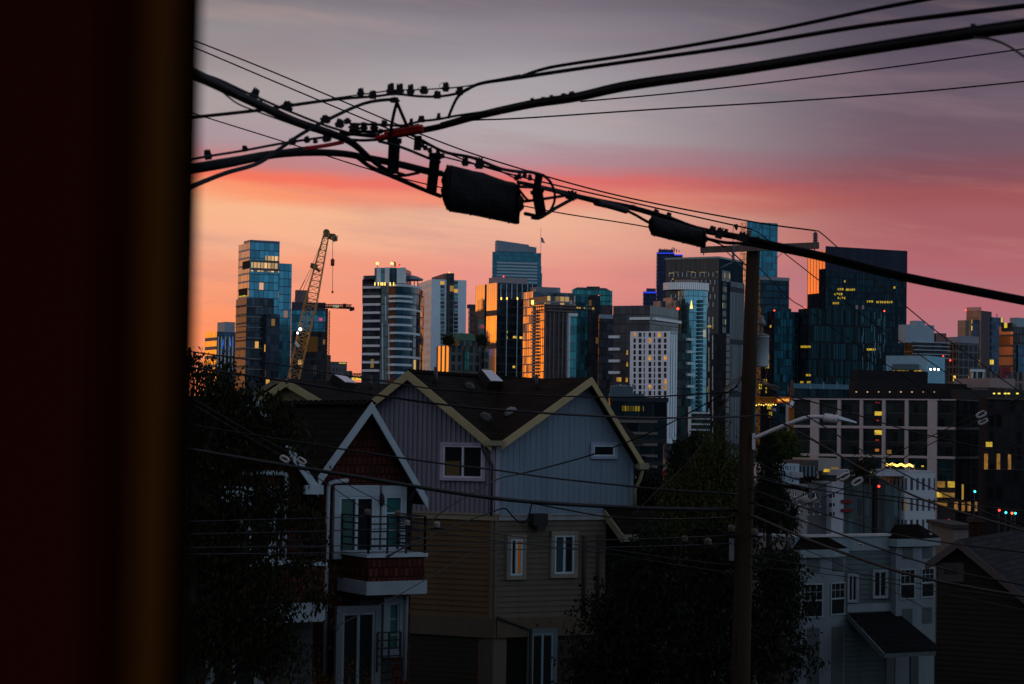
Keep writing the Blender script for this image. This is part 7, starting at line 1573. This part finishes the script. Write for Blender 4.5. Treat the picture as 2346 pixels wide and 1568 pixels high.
# lower wires: (label, points, px)
def G_(f, seq, d0, d1): return S(f, seq, d0, d1)
C1 = lambda x, y: (435.3 + x * .2441, 824.7 + y * .2441); C2_ = lambda x, y: (435.3 + x * .2695, 1145.5 + y * .2695)
C3 = lambda x, y: (893.5 + x * .2686, 824.7 + y * .2686); C4 = lambda x, y: (893.5 + x * .2696, 1145.5 + y * .2696)
C5 = lambda x, y: (1466 + x * .26855, 859 + y * .26855); C6 = lambda x, y: (1716 + x * .2696, 1088 + y * .2696); C7 = lambda x, y: (1660.9 + x * .292, 658.6 + y * .292)
low = [
 ('slack wire sagging from the left tree over the roof ridges to the pole', [(436, 806, 26), (560, 823, 28), (700, 846, 30), (860, 871, 33), (1000, 892, 35), (1150, 902, 36), (1320, 909, 38), (1500, 909, 40), (1690, 897, 42.2)], 4),
 ('heavier wire below it crossing the violet gable and blue wall', [(436, 842, 22), (620, 868, 24), (860, 905, 26), (1030, 929, 27), (1220, 945, 29), (1400, 955, 32), (1530, 958, 36), (1694, 955, 40), (1753, 951, 41), (1770, 957, 41), (1869, 1012, 38), (1976, 1074, 34), (2120, 1147, 30), (2356, 1219, 24)], [6, 6, 6, 6, 6, 6, 5, 5, 5, 6, 6, 6, 6, 7]),
 ('wire crossing the red gable and the violet window to the pole', [(503, 985, 26), (655, 1009, 27), (801, 1032, 28), (1008, 1062, 30), (1135, 1077, 32), (1243, 1093, 34), (1400, 1110, 37), (1523, 1122, 39), (1690, 1133, 42.2)], 5),
 ('thick dark lashed cable crossing below the violet window to the pole', [(436, 1030, 23), (606, 1059, 25), (777, 1086, 27), (1008, 1124, 30), (1135, 1142, 32), (1243, 1152, 34), (1400, 1161, 37), (1523, 1166, 39), (1694, 1169, 42.2)], 11),
 ('thin pale wire ending at the leftmost spool insulator', [(436, 1195, 24), (624, 1190, 27), (842, 1185, 30)], 2.4),
 ('thin pale wire below it reaching the balcony spools', [(436, 1224, 24), (705, 1218, 28), (930, 1210, 31)], 2.4),
 ('level thin wire crossing the balcony door and both olive windows', [(436, 1255, 22), (759, 1251, 26), (1008, 1248, 29), (1163, 1245, 32), (1523, 1233, 38), (1690, 1226, 42.2)], 2.6),
 ('lowest level thin wire crossing the balcony cap', [(436, 1270, 22), (759, 1267, 26), (1008, 1263, 29), (1163, 1260, 32), (1523, 1251, 38), (1690, 1245, 42.2)], 2.6),
 ('thin wire sloping down from the balcony spools across the orange-curtained window', [(920, 1190, 31), (1001, 1203, 32), (1163, 1227, 34), (1350, 1252, 37), (1523, 1277, 39), (1690, 1297, 42.2)], 2.4),
 ('second thin wire sloping down just below it', [(926, 1207, 31), (1123, 1238, 34), (1244, 1251, 36), (1400, 1270, 38), (1523, 1290, 39), (1690, 1315, 42.2)], 2.4),
 ('twisted service drop rising from the balcony past the violet window up to the pole', [(885, 1280, 34), (936, 1244, 35), (1014, 1172, 37), (1087, 1128, 40), (1141, 1098, 44), (1197, 1085, 48), (1280, 1064, 47), (1363, 1040, 46), (1450, 1008, 45), (1523, 976, 44), (1600, 935, 43), (1690, 886, 42.2)], 3.6),
 ('service drop with an S-shaped loop under the blue wall', [(885, 1275, 36), (950, 1244, 40), (1028, 1211, 46), (1100, 1183, 55), (1146, 1167, 63), (1160, 1167, 63.4), (1175, 1184, 63.6), (1192, 1198, 63.8), (1206, 1194, 63.9), (1213, 1178, 64), (1218, 1158, 64), (1226, 1155, 64), (1290, 1167, 60), (1400, 1185, 54), (1540, 1190, 48), (1690, 1185, 42.2)], 4),
 ('dim diagonal wire low across the dark clapboard at left', [(760, 1440, 30), (893, 1374, 34), (974, 1329, 38), (1055, 1282, 44), (1100, 1255, 50)], 2.4),
 ('thick lashed cable falling from the pole across the grey-green house', [(1712, 1178, 42), (1743, 1190, 40), (1878, 1247, 34), (2066, 1312, 29), (2228, 1347, 26), (2356, 1368, 24)], 8),
 ('wire falling from the pole across the flat roof of the grey-green house', [(1716, 1150, 42), (1905, 1217, 36), (2066, 1274, 32), (2200, 1312, 29), (2356, 1343, 27)], 5),
 ('wire skimming the flat roof edge and the right bay roof', [(1712, 1118, 42), (1862, 1170, 38), (2053, 1225, 34), (2200, 1248, 31), (2356, 1267, 29)], 4),
 ('long wire from the pole past the street lamp down to the right edge', [(1740, 884, 42), (1775, 907, 41), (1918, 997, 38), (2011, 1053, 36), (2128, 1116, 33), (2250, 1170, 30), (2356, 1215, 28)], 3.6),
 ('wire arching from the pole over the beige offices to the right edge', [(1736, 905, 42), (1770, 907, 42), (1801, 906, 41), (1924, 939, 39), (2040, 975, 37), (2157, 1005, 35), (2356, 1050, 32)], 3.6),
 ('rising wire with the upper white strain insulators before the beige offices', [(1712, 1192, 42), (1790, 1158, 40), (1900, 1106, 37), (2026, 1050, 34), (2150, 992, 31), (2245, 947, 29), (2356, 905, 27)], 2.6),
 ('rising wire with the lower white strain insulators before the beige offices', [(1715, 1215, 42), (1800, 1175, 40), (1953, 1112, 37), (2070, 1050, 34), (2170, 998, 31), (2247, 962, 29), (2356, 915, 27)], 2.6),
 ('steep wire falling from the frayed splice left of the pole past the conifer', [(1700, 868, 42.2), (1672, 905, 42), (1650, 948, 41), (1600, 1030, 40), (1545, 1090, 39), (1500, 1130, 38), (1440, 1190, 37)], 3),
 ('thin wire crossing the lower bays of the grey-green house', [(1712, 1272, 42), (1850, 1296, 38), (2030, 1325, 34), (2200, 1352, 31), (2356, 1375, 29)], 2.4),
 ('lowest thin wire crossing the bay windows of the grey-green house', [(1712, 1298, 42), (1860, 1312, 38), (2060, 1340, 34), (2356, 1400, 29)], 2.2),
 ('short thin wires splitting over the first bay roof', [(1730, 1215, 42), (1850, 1262, 39), (1960, 1310, 36), (2060, 1362, 34), (2130, 1400, 32)], 2.2),
 ('wire falling from upper left through the tree to the first white strain insulator', [(436, 925, 24), (477, 947, 25), (552, 993, 27), (640, 1042, 29), (700, 1080, 30), (745, 1106, 31), (842, 1172, 33)], 2.4),
 ('wire falling from upper left through the tree to the second strain insulator', [(470, 930, 24), (579, 993, 27), (681, 1047, 29), (705, 1061, 30), (801, 1113, 31), (918, 1175, 33)], 2.4),
 ('thin wire crossing below the street lamp to the dark lashed sleeve', [(1735, 1060, 42), (1830, 1100, 40), (1990, 1130, 37), (2150, 1150, 34), (2356, 1172, 30)], 3.4),
 ('thin wire just below the sleeve crossing the apartments', [(1735, 1090, 42), (1870, 1122, 39), (2060, 1150, 36), (2250, 1185, 32), (2356, 1200, 31)], 3.2),
]
for lab, pp, w_ in low:
    w_ = [x * .85 for x in w_] if hasattr(w_, '__len__') else w_ * .85
    cable(lab, pp, w_, CG if (not hasattr(w_, '__len__') and w_ < 2.5) else CB, 'lower street wires', 'wire' if (not hasattr(w_, '__len__') and w_ < 3.1) else 'cable', 7, 'street_wire', 7)
sv = cable('dark tapered lashed sleeve on the wire right of the pole below the lamp', [(1735, 1095, 42), (1790, 1112, 41), (1830, 1118, 40.5), (1850, 1124, 40)], [4, 9, 11, 10], CB, None, 'cable sleeve', 6, 'cable_sleeve')
# frayed splices on the pole
fr = thing('frayed_splice', 'bundle of frayed splice tails on both sides of the utility pole', 'splice', P(1705, 880, PD))
for k, pp in enumerate(([(1700, 862, 42), (1678, 873, 41.9), (1664, 888, 41.9), (1657, 897, 41.9)], [(1700, 866, 42), (1675, 882, 41.9), (1664, 892, 41.8), (1658, 906, 41.9), (1655, 917, 41.9)], [(1735, 867, 42), (1752, 873, 41.9), (1768, 886, 41.9), (1781, 893, 41.9)], [(1737, 870, 42), (1760, 882, 41.8), (1775, 884, 41.8), (1786, 891, 41.9)], [(1735, 878, 42), (1750, 880, 41.8), (1766, 890, 41.9), (1783, 897, 41.9)])): strand(fr, 'splice_tail', pp, 3, plain('tail_pale', (.16, .12, .10), .6), 6)
# insulators
SPL = plain('spool_brown', (.085, .062, .045), .4, 0, .3, 9); SPL2 = plain('spool_pale', (.20, .19, .18), .4, 0, .2, 9)
def spool(label, u, v, d, r_, mat):
    o = thing('spool_insulator', label, 'insulator', P(u, v, d), 'spool insulators on the street wires'); r = r_ * d / FPX; p = P(u, v, d); m = MB(); m.lathe(p - Vector((0, 0, r * .8)), (0, 0, 1), [(r * .75, 0), (r, r * .3), (r * .8, r * .75), (r * .95, r * 1.05), (r * .8, r * 1.5), (r * .45, r * 1.8)], 16); m.build('spool', mat, o)
    m = MB(); m.bar(p - Vector((r * 2.2, 0, r * 1.1)), p + Vector((r * 2.2, 0, -r * 1.1)), r * .5, r * .5); m.tube([p - Vector((0, 0, r * 1.2)), p - Vector((0, 0, r * .7))], r * .3, 6); m.build('bracket', CLP, o)
for u, v, d, r_, mt, lb in ((842, 1175, 30, 8, SPL, 'brown spool insulator before the sliding balcony door'), (912, 1178, 31, 8, SPL, 'brown spool insulator before the narrow teal-curtained window'), (933, 1199, 31, 7, SPL2, 'pale spool insulator at the black downpipe corner'), (1001, 1203, 32, 8, SPL2, 'pale spool insulator before the brown clapboard wall'), (1676, 1212, 41.6, 9, SPL, 'brown spool insulator on the left side of the utility pole'), (1727, 1220, 41.6, 9, SPL, 'brown spool insulator on the right side of the utility pole'), (1569, 1236, 40, 8, SPL, 'brown spool insulator in the tree, further left of the pole'), (1622, 1242, 40, 9, SPL, 'brown spool insulator in the tree, nearer the pole')): spool(lb, u, v, d, r_, mt)
def strain(label, u, v, d, L, W_, ang, s_=1.0):
    o = thing('strain_insulator', label, 'insulator', P(u, v, d), 'white strain insulators'); k = d / FPX; p = P(u, v, d); ca, sa = math.cos(ang), math.sin(ang); m = MB()
    X_, Z2 = Vector((ca, 0, sa)), Vector((-sa, 0, ca)); ring = []
    for i in range(25):
        t = i / 24 * 2 * math.pi; x = math.copysign(abs(math.cos(t)) ** .6, math.cos(t)) * L / 2 * .8; y = math.copysign(abs(math.sin(t)) ** .8, math.sin(t)) * W_ / 2 * .62; ring.append(p + X_ * x * k + Z2 * y * k)
    m.tube(ring, W_ * .20 * k, 8, 0, False); m.build('link', plain('insulator_white', (.46, .42, .42), .4), o)
    m = MB(); m.tube([p - X_ * L * .62 * k, p + X_ * L * .62 * k], W_ * .10 * k, 6); m.build('wire_eye', CLP, o)
for u, v, d, L_, W_, a, lb in ((652, 1052, 29, 24, 15, -.5, 'white link insulator against the white rake board, left one of two'), (691, 1056, 29.5, 24, 14, -.5, 'white link insulator over the gutter end, right one of two'), (2248, 950, 29, 26, 14, .45, 'white link insulator at far right, upper of two'), (2252, 966, 29, 25, 13, .45, 'white link insulator at far right, lower of two'), (1934, 1092, 36.5, 28, 16, .55, 'white link insulator over the apartment roof, left of two'), (1964, 1104, 36.3, 30, 16, .55, 'white link insulator before the teal apartment windows, right of two'), (1847, 1197, 38, 13, 8, -.35, 'tiny white link insulator on the wire over the flat roof'), (1972, 1249, 34, 14, 8, -.35, 'tiny white link insulator before the green clapboard wall')): strain(lb, u, v, d, L_, W_, a)

# ------------------------------------------------------------------ trees
def leafmesh(name, par, cen, nrm, siz, mat, elong=2.2, down=.6):
    """many small pointed leaves; each is a folded blade of two triangles"""
    n = len(cen); r = np.random.default_rng(n)
    d = r.normal(size=(n, 3)); d[:, 2] -= down * 2; d /= np.linalg.norm(d, axis=1)[:, None]
    w = np.cross(d, r.normal(size=(n, 3))); w /= np.linalg.norm(w, axis=1)[:, None]; f = np.cross(d, w)
    L_ = siz[:, None] * d; W_ = (siz / elong)[:, None] * w * .5; F_ = (siz * .10)[:, None] * f
    V = np.empty((n, 4, 3)); V[:, 0] = cen; V[:, 1] = cen + L_ * .45 + W_ + F_; V[:, 2] = cen + L_; V[:, 3] = cen + L_ * .45 - W_ + F_
    V = V.reshape(-1, 3) - np.array(root_of(par).location)
    me = bpy.data.meshes.new(name); me.vertices.add(n * 4); me.vertices.foreach_set('co', V.ravel())
    idx = np.arange(n)[:, None] * 4; tri = np.hstack([idx, idx + 1, idx + 2, idx, idx + 2, idx + 3]).ravel()
    me.loops.add(n * 6); me.loops.foreach_set('vertex_index', tri); me.polygons.add(n * 2); me.polygons.foreach_set('loop_start', np.arange(n * 2) * 3)
    me.update(); me.validate(); me.materials.append(mat); o = bpy.data.objects.new(name, me); COL.objects.link(o); o.parent = par; return o
def crown(par, blobs, d, mat, ncl, nlf, lsz, clr, seed, down=.6, dz=.5, hang=1.0, part='crown'):
    """blobs: (u,v,ru,rv) in display px at distance d; leaf sprays are spread through each blob's volume"""
    r = np.random.default_rng(seed); k = d / FPX; cen, siz = [], []; area = np.array([b[2] * b[3] for b in blobs], float); area /= area.sum(); cl = []
    for b, a in zip(blobs, area):
        c = np.array(P(b[0], b[1], d)); n = max(2, int(ncl * a))
        for _ in range(n):
            q = r.normal(size=3); q /= np.linalg.norm(q); q *= r.uniform(.15, 1.0) ** .5
            s_ = c + q * np.array([b[2] * k, b[2] * k * dz, b[3] * k]); cl.append(s_); m_ = int(nlf * r.uniform(.5, 1.4)); rad = clr * r.uniform(.6, 1.4)
            t = r.normal(size=(m_, 3)) * rad * .42; t[:, 2] *= hang; t[:, 2] -= np.abs(t[:, 0]) * .5
            cen.append(s_ + t); siz.append(lsz * r.uniform(.55, 1.3, m_))
    cen, siz = np.vstack(cen), np.hstack(siz); leafmesh(part, par, cen, None, siz, mat, 2.4, down); return cl
def trunk(par, base, pts, r0, cl, seed, mat, nb=40):
    r = random.Random(seed); m = MB(); Q = [tuple(base)] + [tuple(p) for p in pts]; S_ = spline(Q, 6); m.tube([Vector(q) for q in S_], [r0 * (1 - .75 * i / (len(S_) - 1)) for i in range(len(S_))], 10)
    for t in r.sample(cl, min(nb, len(cl))):
        t = Vector(t); i = min(range(len(S_)), key=lambda j: (Vector(S_[j]) - t).length + max(0, S_[j][2] - t.z) * 2); a = Vector(S_[i]); mid2 = a.lerp(t, .5) + Vector((0, 0, .12 * (t - a).length)); w_ = r0 * (1 - .75 * i / (len(S_) - 1)) * .45
        m.tube([a, mid2, t], [w_, w_ * .55, w_ * .2], 5)
    m.build('trunk', mat, par)
BARK = wood('bark', (.035, .028, .022)); 
def tree(label, blobs, d, col, ncl, nlf, lsz, clr, seed, base_u, tops, r0=.16, down=.6, dz=.6, name='tree', group=None, cat='tree', zg=None, hang=1.0, nb=40):
    b = P(base_u, 1400, d); zg = GB if zg is None else zg; t = thing(name, label, cat, (b.x, d, zg), group)
    cl = crown(t, blobs, d, leafmat('leaf_%s' % seed, tuple(c * (.6 if d < 120 else 1) for c in col)), ncl, nlf, lsz, clr, seed, down, dz, hang); trunk(t, (b.x, d, zg), [P(u, v, d) for u, v in tops], r0, cl, seed, BARK, nb); return t
tree('dark drooping-leaved tree beside the curtain edge, half hiding the red house', [(470, 1010, 55, 130), (525, 925, 60, 60), (600, 945, 55, 55), (640, 1000, 40, 60), (560, 1030, 75, 60), (480, 1190, 70, 150), (585, 1150, 80, 45), (560, 1215, 70, 45), (690, 1185, 40, 30), (640, 1130, 40, 30), (560, 1290, 100, 45), (690, 1290, 60, 22), (500, 1420, 90, 130), (640, 1380, 60, 30), (735, 1365, 45, 18), (600, 1440, 70, 60), (455, 880, 25, 60), (620, 1490, 60, 50)], 31, (.022, .028, .012), 350, 72, .10, .34, 11, 440, [(445, 1250), (470, 1050), (520, 930), (560, 890)], .14, 1.2, .7, nb=60)
tree('leafy twig of the same dark hue rising against the low orange-banded office', [(513, 825, 12, 22), (520, 850, 22, 14), (505, 845, 14, 14)], 33, (.022, .034, .012), 9, 40, .075, .22, 12, 470, [(480, 1000), (505, 880), (513, 810)], .03, 1.0, name='sapling', nb=9)
tree('leaf tip hanging at the curtain edge above the left tree', [(446, 818, 14, 16), (452, 830, 12, 10)], 24, (.03, .028, .012), 6, 30, .06, .16, 13, 425, [(428, 1000), (440, 850)], .03, 1.1, name='sapling', nb=6)
tree('big dark broadleaf tree filling the lower middle in front of the olive house', [(1380, 1395, 55, 45), (1450, 1370, 70, 60), (1400, 1480, 90, 80), (1560, 1330, 110, 110), (1650, 1290, 80, 110), (1540, 1450, 150, 110), (1480, 1300, 60, 50), (1500, 1240, 40, 60), (1770, 1290, 60, 60), (1800, 1340, 45, 70), (1765, 1430, 70, 90), (1680, 1440, 90, 110), (1640, 1530, 190, 60), (1400, 1560, 120, 40), (1838, 1500, 22, 50)], 54, (.014, .022, .011), 500, 62, .17, .55, 21, 1600, [(1600, 1440), (1590, 1320), (1600, 1230)], .3, .7, .7)
tree('feathery olive-green tree with a narrow top left of the utility pole', [(1638, 1012, 18, 26), (1640, 1050, 30, 35), (1615, 1090, 40, 35), (1560, 1135, 45, 40), (1620, 1140, 70, 50), (1570, 1190, 75, 45), (1640, 1200, 70, 50), (1670, 1080, 22, 40)], 58, (.056, .068, .020), 420, 60, .11, .42, 22, 1620, [(1620, 1250), (1630, 1120), (1638, 1020)], .18, 1.3, .7, hang=1.5)
def conifer(label, u, v0, v1, wpx, d, seed, col, zg=None, group='dark conifers beyond the utility pole'):
    bl = []; n = 9
    for k in range(n):
        f = (k + .5) / n; bl.append((u + random.Random(seed + k).uniform(-.12, .12) * wpx * f, v0 + (v1 - v0) * f, wpx * (.10 + .5 * f), (v1 - v0) / n * .75))
    return tree(label, bl, d, col, 170, 55, .11 * d / 60, .30 * d / 60, seed, u, [(u, v1), (u, (v0 + v1) / 2), (u, v0)], .12, .9, .9, 'conifer_tree', group, 'tree', zg, .8, 30)
conifer('dark pointed conifer left of the feathery tree, below the white hotel', 1556, 1014, 1150, 62, 66, 31, (.012, .018, .012))
conifer('dark conifer right of the utility pole below the street lamp', 1762, 985, 1200, 90, 64, 32, (.012, .018, .012))
conifer('small conifer by the satellite dish beside the apartments', 1795, 1140, 1200, 40, 90, 33, (.012, .017, .012))
conifer('slim dark conifer between the feathery tree and the pole', 1684, 1060, 1180, 50, 72, 34, (.014, .020, .012))
tree('round yellow-green tree at the foot of the orange crane mast', [(1795, 1010, 26, 24), (1785, 1035, 30, 22), (1812, 1035, 14, 20)], 430, (.022, .036, .008), 130, 55, .8, 2.2, 41, 1795, [(1795, 1040), (1795, 1005)], .4, .5, .8, zg=-26)
tree('dark shrub band on the terrace under the beige offices', [(1835, 1092, 30, 14), (1810, 1085, 18, 10), (1862, 1098, 22, 10)], 320, (.018, .022, .010), 70, 50, .55, 1.6, 42, 1835, [(1835, 1098)], .2, .3, .8, 'shrub', None, 'shrub', zg=-22)
tree('small dark tree beside the string lights on the apartment roof', [(1980, 1092 - 25, 20, 14), (1968, 1075, 14, 10)], 297, (.012, .014, .008), 50, 45, .45, 1.2, 43, 1978, [(1978, 1070)], .15, .3, .8, 'shrub', None, 'shrub', zg=-6)
tree('dark foliage between the blue wall corner and the conifer', [(1478, 1120, 28, 40), (1500, 1165, 40, 30), (1470, 1180, 25, 30), (1500, 1210, 50, 20)], 85, (.012, .016, .010), 150, 50, .2, .7, 44, 1490, [(1490, 1150)], .15, .5, .8)
tree('dark street tree hiding the foot of the hotel tower annex', [(1600, 1012, 22, 14), (1580, 1018, 18, 10)], 250, (.014, .020, .014), 60, 50, .5, 1.3, 45, 1598, [(1598, 1010)], .2, .3, .8, zg=-15)
for k, (u, v, s_) in enumerate(((1268, 684, 10), (1255, 688, 9), (1285, 688, 9), (1242, 690, 6))):
    tree(('tallest', 'second', 'rightmost', 'leftmost')[k] + ' terrace shrub on the roof garden of the residential tower', [(u, v, s_, 7)], 790, (.022, .022, .010), 16, 40, .9, 1.6, 50 + k, u, [(u, v)], .15, .3, .7, 'shrub', 'roof garden shrubs', 'shrub', zg=P(u, 697, 790).z, nb=6)
for k, (u, v, s_) in enumerate(((1024, 776, 8), (1033, 779, 8), (1102, 776, 8), (1108, 779, 7))):
    tree(('dark terrace tree at the left foot of the green hipped roof', 'lower terrace tree just right of it under the green roof', 'dark terrace tree at the right foot of the green hipped roof', 'small terrace tree against the orange glass wall')[k], [(u, v, s_, 6)], 697, (.016, .022, .012), 14, 40, .8, 1.4, 60 + k, u, [(u, v)], .15, .3, .7, 'shrub', 'terrace trees of the mansard building', 'shrub', zg=P(u, 792, 697).z, nb=6)
for k, (u, v) in enumerate(((616, 1545), (655, 1560), (720, 1540), (760, 1562), (800, 1550), (850, 1560))):
    b = thing('flowering_bush', ['orange-flowered bush at the lower left below the tree', 'orange bush just right of the first at the bottom edge', 'tall orange spikes left of the white downpipe foot', 'orange bush at the foot of the white downpipe', 'orange sprigs before the ground-floor door', 'rightmost orange sprigs at the bottom edge'][k], 'bush', (P(u, v, 42).x, 42, GB), 'orange-flowered bushes along the bottom edge')
    crown(b, [(u, v, 20, 18), (u + 5, v + 40, 26, 40), (u, v + 80, 30, 40)], 42, leafmat('leaf_flower', (.055, .030, .006)), 26, 34, .05, .2, 70 + k, -.3, .8, 1.4, 'foliage'); m = MB(); m.tube([(P(u, v, 42).x, 42, GB), P(u, v, 42)], .02, 5); m.build('stem', BARK, b)  # the foliage mesh is the bush's orange flower spikes, built as leaf blades

# ------------------------------------------------------------------ the dark window jamb and curtain close to the lens
WD = 1.05; wf = thing('window_frame', 'dark red-brown wooden window frame and curtain, out of focus along the left edge', 'window frame', P(430, 1400, WD) - Vector((.3, 0, .9)))
WM = wood('frame_amber_glow', (.13, .044, .0065), .9, 4.0); WM4 = plain('frame_maroon', (.048, .0085, .0030), .95, 0, .3, 3.0); WM2 = plain('frame_red', (.060, .0085, .0028), .95, 0, .3, 3.0); WM2.node_tree.nodes['Principled BSDF'].inputs['Specular IOR Level'].default_value = .02; WM3 = plain('frame_black', (.004, .002, .0015), .95)  # WM: brown wood with amber room lamplight painted into its colour
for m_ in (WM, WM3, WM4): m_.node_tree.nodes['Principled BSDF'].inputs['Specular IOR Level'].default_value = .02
def strip(part, u0, u1, d0, d1, mat, vt=-260, vb=1850, lean=-.0185):
    """vertical timber from just under to just over the view, between two sight lines and two distances"""
    o = lambda u, d: P(u, 784, d)
    a, b, c_, e = o(u0, d0), o(u1, d0), o(u1, d1), o(u0, d1); zt_, zb_ = P(400, vt, d1).z + .15, P(400, vb, d1).z - .25; m = MB(); m.prism([(p.x, p.y) for p in (a, b, c_, e)], zb_, zt_); return m.build(part, mat, wf)
strip('outer_stop', 340, 446, 1.3, 1.38, WM3); strip('amber_glow_stile', 318, 394, .60, .66, WM); strip('inner_groove', 185, 330, .68, .74, WM4); strip('curtain', -500, 205, .46, .50, WM2)
